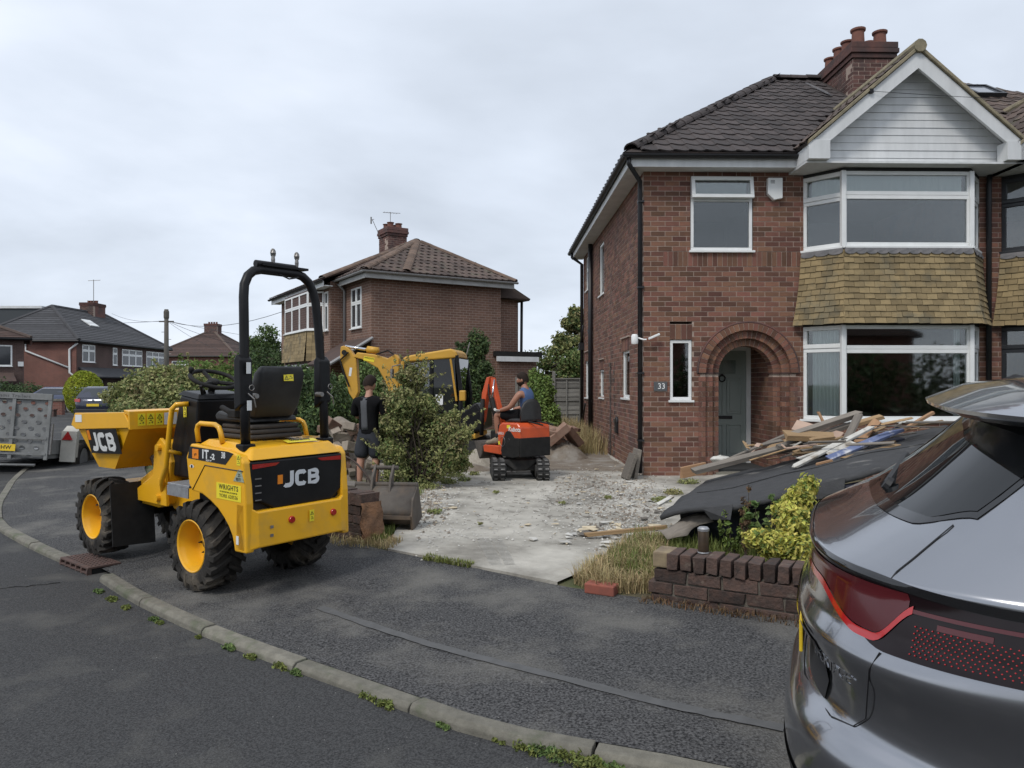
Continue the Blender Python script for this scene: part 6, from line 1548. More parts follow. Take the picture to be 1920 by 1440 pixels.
def hand(parent, M, m, curl=.6, side=1):
    """palm and five bent fingers; x along the hand, z out of the palm's back"""
    q = MB(M); q.grid([[(x, y*w_, z*t) for y, z in ((-1, 0), (-.7, 1), (.7, 1), (1, 0), (.7, -1), (-.7, -1))] for x, w_, t in ((-.01, .024, .016), (.03, .036, .015), (.075, .040, .013), (.09, .036, .009))], close_u=True)
    h = q.build('hand', m, parent, smooth=True)
    for i, (y, l) in enumerate(((-.030, .062), (-.010, .074), (.010, .078), (.029, .068))):
        pts = [(.08, y, 0)]; a = 0
        for k in range(3): a += curl*(.5+.25*k); pts.append((pts[-1][0]+l/3*cos(a), y*1.05, pts[-1][2]-l/3*sin(a)))
        q = MB(M); q.tube(pts, [.0095, .009, .0085, .006], 8); q.build('finger', m, h, smooth=True)
    q = MB(M); q.tube([(.015, side*.028, -.004), (.040, side*.055, -.012), (.062, side*.060, -.024), (.078, side*.052, -.034)], [.012, .011, .010, .007], 8); q.build('thumb', m, h, smooth=True)
    return h
# ---- young man standing with his back to the road
ym = empty('person', (-2.06, 10.75, .105), radians(-12), 'young person in black tee and dark shorts standing with back turned beside the bush', 'person')
J = dict(pel=(0, 0, .86, .125, .10), sp=(0, -.01, 1.0, .12, .09), ch=(0, 0, 1.17, .145, .10), nb=(0, -.005, 1.32, .07, .065), nt=(0, .015, 1.40, .052, .052), hd=(0, .02, 1.46, .05, .05),
         rs=(.165, 0, 1.275, .058), re=(.265, .04, 1.03, .044), rw=(.10, .27, 1.07, .030), ls=(-.155, 0, 1.275, .055), le=(-.225, .09, 1.03, .042), lw=(-.06, .27, 1.06, .030),
         rh=(.085, 0, .80, .088), rk=(.105, .02, .455, .062), rc=(.108, -.012, .33, .058), ra=(.112, -.02, .10, .036), rf=(.12, .10, .045, .036), lh=(-.085, 0, .80, .088), lk=(-.12, .0, .455, .062), lc=(-.123, -.03, .33, .058), la=(-.127, -.04, .10, .036), lf=(-.14, .08, .045, .036))
EE = [('pel', 'sp'), ('sp', 'ch'), ('ch', 'nb'), ('nb', 'nt'), ('nt', 'hd'), ('ch', 'rs'), ('rs', 're'), ('re', 'rw'), ('ch', 'ls'), ('ls', 'le'), ('le', 'lw'), ('pel', 'rh'), ('rh', 'rk'), ('rk', 'rc'), ('rc', 'ra'), ('ra', 'rf'), ('pel', 'lh'), ('lh', 'lk'), ('lk', 'lc'), ('lc', 'la'), ('la', 'lf')]
skin_obj('body', J, EE, M_skin, ym)
tee = skin_obj('tee_shirt', dict(low=(0, 0, .745, .165, .130), pel=(0, 0, .87, .158, .122), sp=(0, -.01, 1.0, .150, .115), ch=(0, 0, 1.15, .19, .145), uc=(0, -.005, 1.27, .15, .115), nb=(0, -.006, 1.36, .085, .078), rs=(.18, 0, 1.265, .085), rm=(.262, .04, 1.04, .082), ls=(-.18, 0, 1.265, .085), lm=(-.24, .07, 1.04, .082)),
         [('low', 'pel'), ('pel', 'sp'), ('sp', 'ch'), ('ch', 'uc'), ('uc', 'nb'), ('uc', 'rs'), ('rs', 'rm'), ('uc', 'ls'), ('ls', 'lm')], M_tee, ym)
q = MB(); q.grid([[(-.068+.098*i/4-.003*z, -.20, .86+.46*z/8) for i in range(5)] for z in range(9)]); sg = q.build('back_stripe', M_teeg, ym, smooth=True)
md = sg.modifiers.new('w', 'SHRINKWRAP'); md.target = tee; md.wrap_method = 'PROJECT'; md.use_project_y = True; md.use_positive_direction = True; md.use_negative_direction = False; md.offset = .004
md = sg.modifiers.new('t', 'SOLIDIFY'); md.thickness = .004
skin_obj('shorts', dict(top=(0, 0, .99, .140, .11), pel=(0, 0, .84, .160, .125), rh=(.090, 0, .74, .115), rk=(.112, .012, .43, .114), lh=(-.090, 0, .74, .115), lk=(-.124, .0, .43, .114)), [('top', 'pel'), ('pel', 'rh'), ('rh', 'rk'), ('pel', 'lh'), ('lh', 'lk')], M_short, ym)
head(ym, T(0, .03, 1.515) @ RZ(radians(-28)) @ RX(radians(-16)), M_skin, s=.96)
hand(ym, frame((.10, .27, 1.07), (-.5, .8, .2), (.8, .5, 0)), M_skin, .8, 1); hand(ym, frame((-.06, .27, 1.06), (.5, .8, .2), (.8, -.5, 0)), M_skin, .8, -1)
for s, (x, y) in ((1, (.115, .03)), (-1, (-.132, .01))):
    q = MB(); q.grid([[(x+.045*w_*cos(a), y+yy, max(.0, zz_+hh*sin(a))) for a in [2*pi*k/10 for k in range(10)]] for yy, w_, zz_, hh in ((-.10, .6, .05, .045), (-.06, .95, .06, .06), (.04, 1, .05, .05), (.12, 1.05, .04, .04), (.17, .6, .03, .025))], close_u=True); q.f += [tuple(range(10)), tuple(40+k for k in range(10))]; q.build('shoe', M_blkm, ym, smooth=True)
# ---- small orange excavator
kb = empty('small_excavator', (.11, 12.0, .125), 0, 'small orange and black tracked excavator with no cab on the driveway', 'excavator')
us = empty('undercarriage', (0, 0, 0), radians(4)); us.parent = kb
for s in (-1, 1):
    x0 = s*.385; path = []; R_ = .165; L0, L1 = -.42, .62
    nb_2 = 14
    for k in range(12): path.append((lerp(L0, L1, k/12), 0, 'b'))
    bl = MB(); prof_ = []
    for k in range(9): a = -pi/2+pi*k/8; prof_.append((L1+R_*cos(a), R_+R_*sin(a)))
    for k in range(9): a = pi/2+pi*k/8; prof_.append((L0+R_*cos(a), R_+R_*sin(a)))
    n = len(prof_)
    bl.prism(prof_, x0-.10, x0+.10, 'x'); bl.build('track', M_track, us, autosmooth=40)
    peri = poly_at([(p[0], p[1]) for p in prof_+[prof_[0]]], 37); lg = MB(); wb = MB()
    for i in range(36):
        p, p2 = peri[i], peri[i+1]; d = (p2-p).normalized(); nn = V((d.y, -d.x, 0))
        for a_, b_ in ((-.11, -.012), (.012, .11)):
            c = (p+p2)/2
            M_l = Matrix(((0, 0, 1, x0), (d.x, nn.x, 0, c.x), (d.y, nn.y, 0, c.y), (0, 0, 0, 1)))
            lg.box((-.028, -.004, a_), (.028, .022, b_), M_l); wb.box((-.008, .022, a_+.02), (.010, .026, b_-.015), M_l)
    tag(lg.build('track_lugs', M_track, us), kind='stuff'); tag(wb.build('worn_bars', M_trackp, us), kind='stuff')
    for k in range(3):
        q = MB(); q.lathe([(0, -.02), (.10, -.02), (.10, .02), (0, .02)], 16, M=T(x0-s*.11, L0+.52*k+.0, R_), axis='x'); q.build('roller', M_track, us)
q = MB(); q.box((-.27, -.25, .14), (.27, .45, .27)); q.build('cross_frame', M_track, us, bevel=.02)
q = MB(); q.prism([(-.29, .30), (-.10, .16), (.10, .16), (.29, .30), (.29, .34), (-.29, .34)], -.30, .20, 'y'); q.build('belly_plate', M_track, us, bevel=.01)
q = MB(); q.lathe([(.0, .33), (.24, .33), (.24, .42), (.0, .42)], 24); q.build('slew_ring', M_track, us)
up_ = empty('upper_body', (-.02, .02, 0), radians(130)); up_.parent = kb; kb.scale = (.89, .89, .89)
q = MB(); q.prism([(.06, .42), (.54, .44), (.56, .55), (.50, .575), (.06, .575)], -.36, .36, 'y'); q.build('platform', M_ora, up_, bevel=.015)
q = MB(); q.prism([(-.46, .44), (-.30, .40), (.12, .42), (.14, .80), (.10, .95), (.02, .995), (-.40, 1.0), (-.47, .93), (-.48, .6)], -.36, .36, 'y'); q.build('hood', M_ora, up_, bevel=.03, seg=3)
q = MB(); q.prism([(-.485, .74), (-.47, .42), (-.30, .385), (.0, .40), (.03, .50), (-.02, .70), (-.10, .83), (-.16, .86), (-.24, .84), (-.34, .74)], .352, .372, 'y'); q.build('side_cover', M_blkm, up_, bevel=.012)
q = MB(); q.box((-.50, -.34, .41), (-.475, .365, .74)); q.build('rear_cover', M_blkm, up_, bevel=.01)
q = MB(); q.lathe([(.0, .375), (.035, .375), (.04, .37)], 14, M=T(-.18, 0, .69), axis='y'); q.build('cover_lock', M_stb, up_)
q = MB(); q.tube([(-.02+.07*cos(2*pi*k/20), .374, .66+.085*sin(2*pi*k/20)) for k in range(20)], .004, 5, closed=True); q.build('cover_ring', M_steel, up_)
text('lettering', 'Kubota', .11, frame((-.335, .364, .885), (-1, 0, 0), (0, 0, 1)), M_stw, up_, offset=.002, shear=.15); text('lettering', 'U10-3', .065, frame((.04, .364, .80), (-1, 0, 0), (0, 0, 1)), M_stw, up_, offset=.001)
q = MB(); q.box((-.22, .3615, .90), (-.13, .3635, .955)); q.build('warning_sticker', M_ylw, up_); q = MB(); q.box((.05, .3615, .60), (.11, .3635, .66)); q.build('warning_sticker', M_ylw, up_)
# seat: pan and rounded back
q = MB(); q.box((-.34, -.22, 1.0), (.12, .22, 1.07)); q.build('seat_pan', M_vinyl, up_, bevel=.03, seg=3)
q = MB(); R_ = []
for t in range(9):
    a = pi*t/8; R_.append([(-.33-.05*sin(pi*u/8)*.0-.08*(1-abs(cos(a)))*.5-.02, .24*cos(a)*1.0*(1-.0*u), 1.02+.40*sin(a)**.6*(u/8)) for u in range(9)])
q.grid(R_); q.build('seat_back', M_vinyl, up_, smooth=True, solid=.05)
q = MB(); q.tube([(-.40, -.10, 1.02), (-.62, -.30, .96)], .016, 6); q.tube([(-.40, .10, 1.02), (-.62, -.05, .96)], .016, 6); q.build('seat_bracket', M_blkm, up_)
# control consoles with levers
for s in (1, -1):
    q = MB(); q.box((.16, s*.26-.04, .57), (.30, s*.26+.04, .95)); q.build('control_console', M_blkm, up_, bevel=.015)
    q = MB(); q.tube([(.24, s*.22, .95), (.30, s*.20, 1.15)], .010, 6); q.lathe([(0, 1.20), (.02, 1.19), (.022, 1.16), (.014, 1.13)], 10, M=T(.31, s*.20, 0)); q.build('control_lever', M_blkm, up_)
# boom, dipper, rams, bucket
q = MB(); q.prism([(.30, .80), (.42, .82), (.56, 1.20), (.72, 1.72), (.70, 1.80), (.64, 1.80), (.52, 1.45), (.36, 1.05)], -.055, .055, 'y', M=T(0, .05, 0)); q.build('boom', M_ora, up_, bevel=.012)
q = MB(); q.box((.34, -.10, .45), (.60, .16, .82)); q.build('swing_post', M_blkm, up_, bevel=.02)
q = MB(); q.prism([(.64, 1.82), (.74, 1.80), (.88, 1.5), (.92, .98), (.86, .96), (.74, 1.45)], -.045, .045, 'y', M=T(0, .10, 0)); q.build('dipper', M_ora, up_, bevel=.01)
q = MB(); q.tube([(.62, .05, 1.76), (.54, .16, 1.42)], .018, 8); q.build('ram_rod', M_cyl, up_, smooth=True); q = MB(); q.tube([(.54, .16, 1.42), (.38, .16, .98)], .035, 10); q.build('ram_cylinder', M_blkm, up_, smooth=True)
q = MB(); q.tube([(.80, .18, 1.40), (.84, .18, .72)], .04, 10); q.build('ram_cylinder', M_blkm, up_, smooth=True)
q = MB(); q.tube([(.70, .12, 1.70), (.60, .2, 1.5), (.52, .18, 1.2), (.44, .15, .95)], .012, 6); q.build('hydraulic_hose', M_blkm, up_)
q = MB(); q.grid([[(.80+.17*cos(a), y, .55+.17*sin(a)-.10) for a in [radians(70+170*k/8) for k in range(9)]] for y in (-.22, .32)]); q.build('digging_bucket', M_buck, up_, solid=.02)
for y in (-.22, .32):
    q = MB(); q.add([(.80+.17*cos(a), y, .45+.17*sin(a)) for a in [radians(70+170*k/8) for k in range(9)]], [tuple(range(9))]); q.build('bucket_side', M_buck, up_, solid=.02)
q = MB(); q.prism([(-.38, .02), (.38, .02), (.38, .26), (-.38, .26)], .80, .85, 'y'); q.build('dozer_blade', M_buck, us, bevel=.01)
# ---- its driver
dr = empty('person', (.11, 12.0, .125), radians(148-90), 'bearded person in blue vest and black shorts driving the small orange excavator', 'person')
dr.scale = (.90, .90, .90)
# local y forward, x right
def D(f, l, z, *r): return (-l, f, z, *r)
J = dict(pel=D(-.14, 0, 1.12, .135, .115), sp=D(-.17, 0, 1.26, .13, .10), ch=D(-.16, 0, 1.42, .16, .11), nb=D(-.13, 0, 1.56, .075, .07), nt=D(-.11, 0, 1.63, .06, .06), hd=D(-.10, 0, 1.68, .05, .05),
         ls=D(-.13, .185, 1.50, .066), le=D(.02, .27, 1.25, .048), lw=D(.26, .22, 1.19, .034), rs=D(-.13, -.185, 1.50, .066), re=D(.02, -.27, 1.25, .048), rw=D(.26, -.22, 1.19, .034),
         lh=D(-.08, .11, 1.09, .10), lk=D(.36, .17, 1.12, .070), lc=D(.345, .175, .96, .062), la=D(.32, .18, .68, .040), lf=D(.42, .18, .62, .038), rh=D(-.08, -.11, 1.09, .10), rk=D(.36, -.17, 1.12, .070), rc=D(.345, -.175, .96, .062), ra=D(.32, -.18, .68, .040), rf=D(.42, -.18, .62, .038))
skin_obj('body', J, EE, M_skin2, dr)
skin_obj('vest', dict(low=D(-.13, 0, 1.02, .155, .13), pel=D(-.14, 0, 1.12, .150, .127), sp=D(-.17, 0, 1.26, .143, .112), ch=D(-.165, 0, 1.41, .185, .14), u=D(-.155, 0, 1.51, .15, .115), rs=D(-.135, -.115, 1.57, .055), ls=D(-.135, .115, 1.57, .055)), [('low', 'pel'), ('pel', 'sp'), ('sp', 'ch'), ('ch', 'u'), ('u', 'rs'), ('u', 'ls')], M_vest, dr)
skin_obj('shorts', dict(pel=D(-.14, 0, 1.10, .150, .125), lh=D(-.06, .11, 1.09, .115), lk=D(.31, .165, 1.118, .098), rh=D(-.06, -.11, 1.09, .115), rk=D(.31, -.165, 1.118, .098)), [('pel', 'rh'), ('rh', 'rk'), ('pel', 'lh'), ('lh', 'lk')], M_tee, dr)
head(dr, T(0, -.075, 1.735) @ RZ(radians(20)) @ RX(radians(-6)), M_skin2, beard=True, s=1.02)
for l, s in ((.22, -1), (-.22, 1)): hand(dr, frame(D(.25, l, 1.19), (0, 1, -.1), (1, 0, 0)), M_glove, .7, -1 if l > 0 else 1)
for l in (.18, -.18):
    q = MB(); q.grid([[(-l+.052*w_*cos(a), f_, max(.575, zz_+hh*sin(a))) for a in [2*pi*k/10 for k in range(10)]] for f_, w_, zz_, hh in ((.24, .7, .64, .06), (.28, 1, .67, .09), (.36, 1.0, .65, .07), (.46, 1.1, .62, .05), (.54, .95, .61, .04), (.58, .5, .60, .02))], close_u=True); q.f += [tuple(range(10)), tuple(50+k for k in range(10))]; q.build('boot', M_boot, dr, smooth=True)
    q = MB(); q.lathe([(.046, .70), (.05, .74), (.046, .78), (.04, .78)], 12, M=T(-l, .325, 0)); q.build('sock', M_sock, dr, smooth=True)
# ---- yellow excavator with cab
EY = 14.6; ES = 1400/EY
yx = empty('cab_excavator', (-1.48, EY, .10), radians(172), 'yellow tracked excavator with dark glazed cab behind the leafy bush', 'excavator')
def ex(px, py): return ((818-px)/ES, CAMH-.10-(py-720)/ES)
tl = T(.0, 0, 0)
cab = empty('cab', (0, 0, 0)); cab.parent = yx
def bar(name, A, B, w_, m, parent):
    q = MB(); q.tube([A, B], w_, 6); return q.build(name, m, parent)
cx0, cx1 = -.52, .56; zt0, zt1 = 1.92, 2.08
# roof shell, front lower than the back
q = MB(); q.prism([(cx1, zt0-.02), (cx1-.03, zt0+.10), (cx1-.12, zt0+.14), (cx0+.12, zt1+.11), (cx0+.02, zt1+.05), (cx0-.02, zt1-.06), (cx0+.05, zt1-.07), (cx1-.1, zt0+.02)], -.48, .48, 'y'); q.build('cab_roof', M_oyel, cab, bevel=.03, seg=3)
for y in (.45, -.45):
    q = MB(); q.tube([(cx1-.02, y, zt0+.03), (cx1+.02, y, 1.5), (cx1+.0, y, .95)], .035, 6); q.build('front_pillar', M_oyel, cab)
    q = MB(); q.tube([(-.02, y, 1.98), (-.02, y, .95)], .035, 6); q.build('door_pillar', M_blk, cab)
    q = MB(); q.tube([(cx0+.02, y, zt1-.02), (cx0-.07, y, 1.35), (cx0-.06, y, .95)], .04, 6); q.build('rear_pillar', M_blk, cab)
    q = MB(); q.tube([(cx0+.14, y*.98, zt1-.05), (cx0+.02, y*.98, 1.2)], .022, 6); q.build('inner_post', M_oyel, cab)
    q = MB(); q.add([(cx1-.03, y*.97, .98), (.0, y*.97, .98), (.0, y*.97, 1.97), (cx1-.05, y*.97, 1.9)], [(0, 1, 2, 3)]); q.build('door_glass', M_glass if y > 0 else M_cglass, cab, solid=.008)  # far pane is opaque near black, standing in for the shaded cab interior
    q = MB(); q.add([(-.05, y*.97, .98), (cx0, y*.97, .98), (cx0+.06, y*.97, 2.0), (-.05, y*.97, 1.98)], [(0, 1, 2, 3)]); q.build('side_glass', M_cglass, cab, solid=.008)
    q = MB(); q.tube([(.5, y*1.0, 1.0), (.48, y, 1.88), (.0, y, 1.95), (.0, y, 1.0)], .025, 6); q.build('door_frame', M_blk, cab)
q = MB(); q.box((cx0-.03, -.44, .98), (cx0-.01, .44, 2.0)); q.build('rear_glass', M_cglass, cab)  # opaque dark pane here too, painting the shade inside the cab
q = MB(); q.box((-.35, -.22, .95), (-.2, .22, 1.62)); q.build('driver_seat', M_vinyl, cab, bevel=.05)
q = MB(); q.box((-.35, -.22, .9), (.15, .22, 1.05)); q.build('seat_cushion', M_vinyl, cab, bevel=.04)
q = MB(); q.box((cx0-.06, .30, 1.30), (cx0-.045, .46, 1.42)); q.build('label', M_stw, cab); q = MB(); q.box((-.24, .452, 1.12), (-.10, .458, 1.32)); q.build('label', M_stw, cab)
q = MB(); q.prism([(.62, .62), (.62, .96), (-.55, .96), (-.90, 1.18), (-1.0, 1.05), (-1.02, .66), (-.6, .55)], -.62, .62, 'y'); q.build('engine_cover', M_blk, yx, bevel=.04)
q = MB(); q.box((-.9, -.64, .50), (.62, .64, .60)); q.build('deck', M_oyel, yx, bevel=.02)
q = MB(); q.cbox((-.62, .45, 1.30), (.12, .10, .20)); q.build('exhaust_box', M_oyel, yx, bevel=.02); bar('aerial', (-.53, -.35, 2.1), (-.60, -.35, 2.35), .012, M_steel, yx)
q = MB(); q.tube([(.62, .3, 1.9), (.80, .3, 1.86), (.80, .3, 1.74)], .012, 5); q.cbox((.80, .3, 1.72), (.04, .12, .18)); q.build('mirror', M_steel, yx)
q = MB(); q.cbox((-.98, .45, .80), (.10, .16, .10)); q.build('tail_lamp', M_red, yx)
for s in (-1, 1):
    pr = [(.75+.25*cos(a), .25+.25*sin(a)) for a in [-pi/2+pi*k/8 for k in range(9)]]+[(-.75+.25*cos(a), .25+.25*sin(a)) for a in [pi/2+pi*k/8 for k in range(9)]]
    q = MB(); q.prism(pr, s*.45, s*.78, 'y'); q.build('track', M_track, yx, bevel=.01)
    lg = MB(); peri = poly_at(pr+[pr[0]], 41)
    for i in range(40):
        p, p2 = peri[i], peri[i+1]; d = (p2-p).normalized(); nn = V((d.y, -d.x, 0)); c = (p+p2)/2; a_, b_ = sorted((s*.44, s*.79))
        lg.box((-.035, a_, -.002), (.035, b_, .025), Matrix(((d.x, 0, nn.x, c.x), (0, 1, 0, 0), (d.y, 0, nn.y, c.y), (0, 0, 0, 1))))
    tag(lg.build('track_lugs', M_track, yx), kind='stuff')
bp_ = [ex(*p) for p in ((667, 660), (700, 664), (726, 672), (741, 664), (748, 672), (748, 720), (742, 745), (730, 740), (722, 716), (707, 690), (678, 674), (659, 669))]
q = MB(); q.prism(bp_, -.09, .09, 'y'); boom = q.build('boom', M_oyel, yx, bevel=.015)
dp_ = [ex(*p) for p in ((633, 649), (640, 647), (651, 654), (664, 672), (668, 735), (660, 752), (650, 738), (637, 690), (632, 672))]
q = MB(); q.prism(dp_, -.075, .075, 'y'); q.build('dipper', M_oyel, yx, bevel=.015)
a_, b_ = ex(640, 651), ex(685, 658); q = MB(); q.tube([(a_[0], .0, a_[1]+.03), (b_[0], .0, b_[1]+.03)], .028, 8); q.build('ram_rod', M_cyl, yx, smooth=True)
a_, b_ = ex(684, 657), ex(706, 660); q = MB(); q.tube([(a_[0], 0, a_[1]+.03), (b_[0], 0, b_[1]+.03)], .07, 10); q.build('ram_cylinder', M_oyel, yx, smooth=True)
for off in (.1, .13):
    q = MB(); q.tube([(*[ex(738, 668)[0]], off, ex(738, 664)[1]), (ex(728, 660)[0], off, ex(728, 657)[1]), (ex(705, 662)[0], off, ex(705, 664)[1])], .014, 6); q.tube([(ex(650, 660)[0], off, ex(650, 660)[1]), (ex(634, 675)[0], off, ex(634, 675)[1]), (ex(642, 700)[0], off, ex(642, 700)[1]), (ex(652, 725)[0], off, ex(652, 725)[1])], .014, 6); q.build('hydraulic_hose', M_blkm, yx)
q = MB(); q.tube([(ex(641, 660)[0], -.1, ex(641, 660)[1]), (ex(641, 660)[0], .1, ex(641, 660)[1])], .05, 10); q.build('knuckle_pin', M_blkm, boom)
plate('label', frame((ex(653, 697)[0], .0765, ex(653, 697)[1]), (-1, 0, -.15), (0, 0, 1)), .05, .17, M_stw, yx)
Mb_ = frame((ex(690, 673)[0], .0915, ex(690, 673)[1]), (-1, 0, -.18), (0, 0, 1)); hs_ = plate('hire_sticker', Mb_, .22, .085, M_ylw, boom); text('lettering', 'WRIGHTS', .045, Mb_ @ T(0, .015, .004), M_stb, hs_)
# ---- spare digging bucket on the verge
bk_ = empty('digger_bucket', (-1.24, 7.55, .17), radians(-6), 'worn steel excavator bucket lying on the grass beside the driveway', 'digger bucket')
pf = [(.10, .42), (.02, .38), (-.08, .30), (-.14, .20), (-.16, .14)]
q = MB(); q.grid([[(x, y, z) for y, z in pf] for x in (-.36, .26)]); q.build('back_sheet', M_buck, bk_, smooth=True, solid=.016)
q = MB(); q.grid([[(x, y, z) for y, z in ((-.16, .14), (-.05, .05), (.14, .03), (.30, .05))] for x in (-.36, .26)]); q.build('floor_sheet', M_buck, bk_, solid=.016)
q = MB(); q.box((-.36, -.185, .115), (.26, -.15, .15)); q.build('wear_edge', M_buck, bk_)
for x in (-.36, .26):
    q = MB(); q.prism([(.12, .44), (-.10, .30), (-.17, .14), (-.12, .0), (.0, .0), (.30, .06)], x-.01, x+.012, 'x'); q.build('side_plate', M_buck, bk_, bevel=.004)
q = MB(); q.tube([(-.38, .09, .42), (.27, .09, .42)], .028, 10); q.build('top_tube', M_buck, bk_, smooth=True)
for x in (-.19, .0):
    q = MB(); q.prism([(.02, .28), (.10, .36), (.14, .50), (.20, .60), (.16, .62), (.04, .50), (-.02, .36)], x-.012, x+.012, 'x'); q.build('mounting_ear', M_buck, bk_, bevel=.004)
for y, z in ((.165, .585), (.02, .36)):
    q = MB(); q.tube([(-.24, y, z), (.05, y, z)], .022, 10); q.build('mounting_pin', M_buck, bk_, smooth=True)
# ------------------------------------------------------------------ plants
def leafmat(n, c, c2, **k): return mat(n, c, c2, rough=.65, scale=k.pop('scale', 1.6), var=k.pop('var', .45), trans=k.pop('trans', .22), hue=.02, spec=.3, **k)
L_olive = leafmat('leaf_olive', (.33, .33, .135), (.21, .24, .09), c3=(.33, .27, .15), s3=1.4, t3=.58)
L_mid = leafmat('leaf_mid_green', (.15, .21, .07), (.10, .155, .05))
L_dark = leafmat('leaf_dark_green', (.085, .13, .05), (.06, .095, .04))
L_bright = leafmat('leaf_bright_green', (.20, .28, .075), (.14, .21, .06))
L_gold = leafmat('leaf_golden', (.36, .40, .04), (.20, .25, .03), scale=.8)
L_varie = leafmat('leaf_variegated', (.66, .60, .16), (.48, .48, .11), scale=14, var=.38, trans=.3)
L_vgreen = leafmat('leaf_variegated_green', (.10, .15, .035), (.16, .20, .05))
L_straw = leafmat('dry_straw', (.42, .34, .18), (.32, .25, .13), var=.4)
L_grass = leafmat('grass_blade', (.13, .175, .045), (.19, .20, .06), var=.4)
L_brown = leafmat('dead_weed', (.17, .105, .055), (.11, .07, .04), var=.4)
M_bark = mat('bark', (.075, .058, .042), (.05, .04, .03), rough=1, scale=12, stretch=(3, 3, .5), bump=.01)
def bush(name, label, loc, blobs, lm, size, cat='bush', seed=1, twig=10, group=None, lm2=None, shell=.45, aspect=.55, tr=.014, spray=0, wob=.35):
    e = empty(name, loc, 0, label, cat, group); rnd = random.Random(seed)
    o = obj('foliage', leaf_mesh(blobs, size, seed, shell, aspect=aspect, wob=wob), lm, e)
    if lm2: obj('foliage', leaf_mesh([(c, (r[0]*.97, r[1]*.97, r[2]*.97), max(1, int(n*.35))) for c, r, n in blobs], size*.9, seed+9, shell, aspect=aspect), lm2, e)
    tips = []
    for c, r, n in blobs:
        for k in range(max(1, twig//len(blobs))):
            d = V((rnd.gauss(0, 1), rnd.gauss(0, 1), rnd.gauss(.4, .8))).normalized(); tips.append(V(c)+V((d.x*r[0], d.y*r[1], d.z*r[2]))*.95)
    tag(twigs((0, 0, 0), tips, tr, 5, seed).build('stems', M_bark, e), kind='stuff')
    if spray:                                                     # loose shoots sticking out of the outline
        vs = []; sp_ = MB(); lv = []
        for k in range(spray):
            c, r, n = blobs[rnd.randrange(len(blobs))]; d = V((rnd.gauss(0, 1), rnd.gauss(0, 1), abs(rnd.gauss(.5, .8)))).normalized()
            a = V(c)+V((d.x*r[0], d.y*r[1], d.z*r[2]))*.9; b = a+(d+V((rnd.gauss(0, .4), rnd.gauss(0, .4), .3)))*rnd.uniform(.1, .3); sp_.tube([a, a.lerp(b, .5)+V((0, 0, .02)), b], [.004, .003, .0015], 4)
            lv += [(a.lerp(b, t), (size*.5,)*3, 4) for t in (.3, .5, .7, .9, 1.0)]
        tag(sp_.build('shoots', M_bark, e), kind='stuff'); obj('shoot_leaves', leaf_mesh(lv, size*.9, seed+3, .2, aspect=aspect), lm, e)
    return e
def B(px, py, Y, r, n, o): 
    p = at(px, py, Y)-V(o); return (tuple(p), r if isinstance(r, tuple) else (r, r, r), n)
# big straggling bush between the two men
o = (-1.35, 10.75, .12)
bush('rose_bush', 'large straggling olive green bush between the standing person and the small excavator', o,
     [*[B(px, py, 10.6+.5*((i*37) % 10)/10, (r*1.05, r*1.1, r*.9), int(5200*r), o) for i, (px, py, r) in enumerate(((752, 752, .24), (768, 732, .17), (795, 762, .20), (745, 790, .22), (790, 775, .26), (832, 798, .20), (855, 815, .17), (765, 822, .26), (812, 815, .28), (846, 842, .24), (735, 845, .20), (780, 860, .28), (825, 872, .24), (745, 885, .22), (862, 868, .16), (790, 895, .20), (758, 705, .12), (772, 695, .09), (735, 765, .13), (785, 715, .10), (870, 815, .12), (725, 815, .14), (850, 780, .10)))]],
     L_olive, .050, seed=4, twig=72, lm2=L_mid, spray=110, shell=.15)
o = (-7.2, 15.6, .1)
bush('hedge_shrub', 'broad olive shrub hedge beside the dumper skip', o, [B(248, 752, 16, (.5, .6, .45), 2000, o), B(290, 740, 15.8, (.75, .7, .62), 3200, o), B(350, 745, 15.4, (.7, .7, .6), 2800, o), B(265, 785, 15, (.65, .7, .45), 1900, o), B(340, 790, 15, (.8, .7, .5), 2200, o), B(310, 715, 16, (.5, .5, .36), 1200, o)], L_olive, .085, seed=5, twig=20, lm2=L_mid, spray=20)
o = (-6.6, 17.4, .1)
bush('willow_shrub', 'taller bright green narrow leaved shrub behind the steering wheel', o, [B(375, 715, 17.5, (.75, .6, .5), 2600, o), B(430, 722, 17.4, (.8, .6, .55), 2800, o), B(465, 745, 17, (.5, .6, .6), 1800, o), B(400, 760, 17, (.9, .7, .6), 2200, o), B(345, 725, 17.6, (.4, .5, .4), 1000, o)], L_bright, .12, seed=6, twig=20, aspect=.28, spray=30)
o = (-4.9, 16.5, .1)
bush('laurel_shrub', 'dark leafy shrub behind the dumper seat', o, [B(530, 745, 16.5, (.7, .7, .6), 2600, o), B(590, 750, 16.3, (.65, .7, .65), 2600, o), B(625, 775, 15.8, (.4, .6, .6), 1500, o), B(500, 775, 16.2, (.6, .6, .5), 1500, o), B(570, 795, 15.6, (.8, .6, .45), 1500, o), B(560, 712, 17.2, (.5, .5, .35), 1000, o)], L_dark, .10, seed=7, twig=16, lm2=L_mid, spray=14)
o = (-4.0, 18.2, .1)
bush('garden_shrub', 'mid green shrub under the yellow excavator boom', o, [B(690, 720, 18.5, (.55, .6, .6), 1800, o), B(655, 745, 18, (.5, .6, .6), 1600, o), B(720, 745, 18, (.5, .5, .6), 1500, o), B(690, 780, 17.5, (.8, .6, .6), 1500, o)], L_mid, .10, seed=8, twig=14)
o = (-1.1, 20.3, .1)
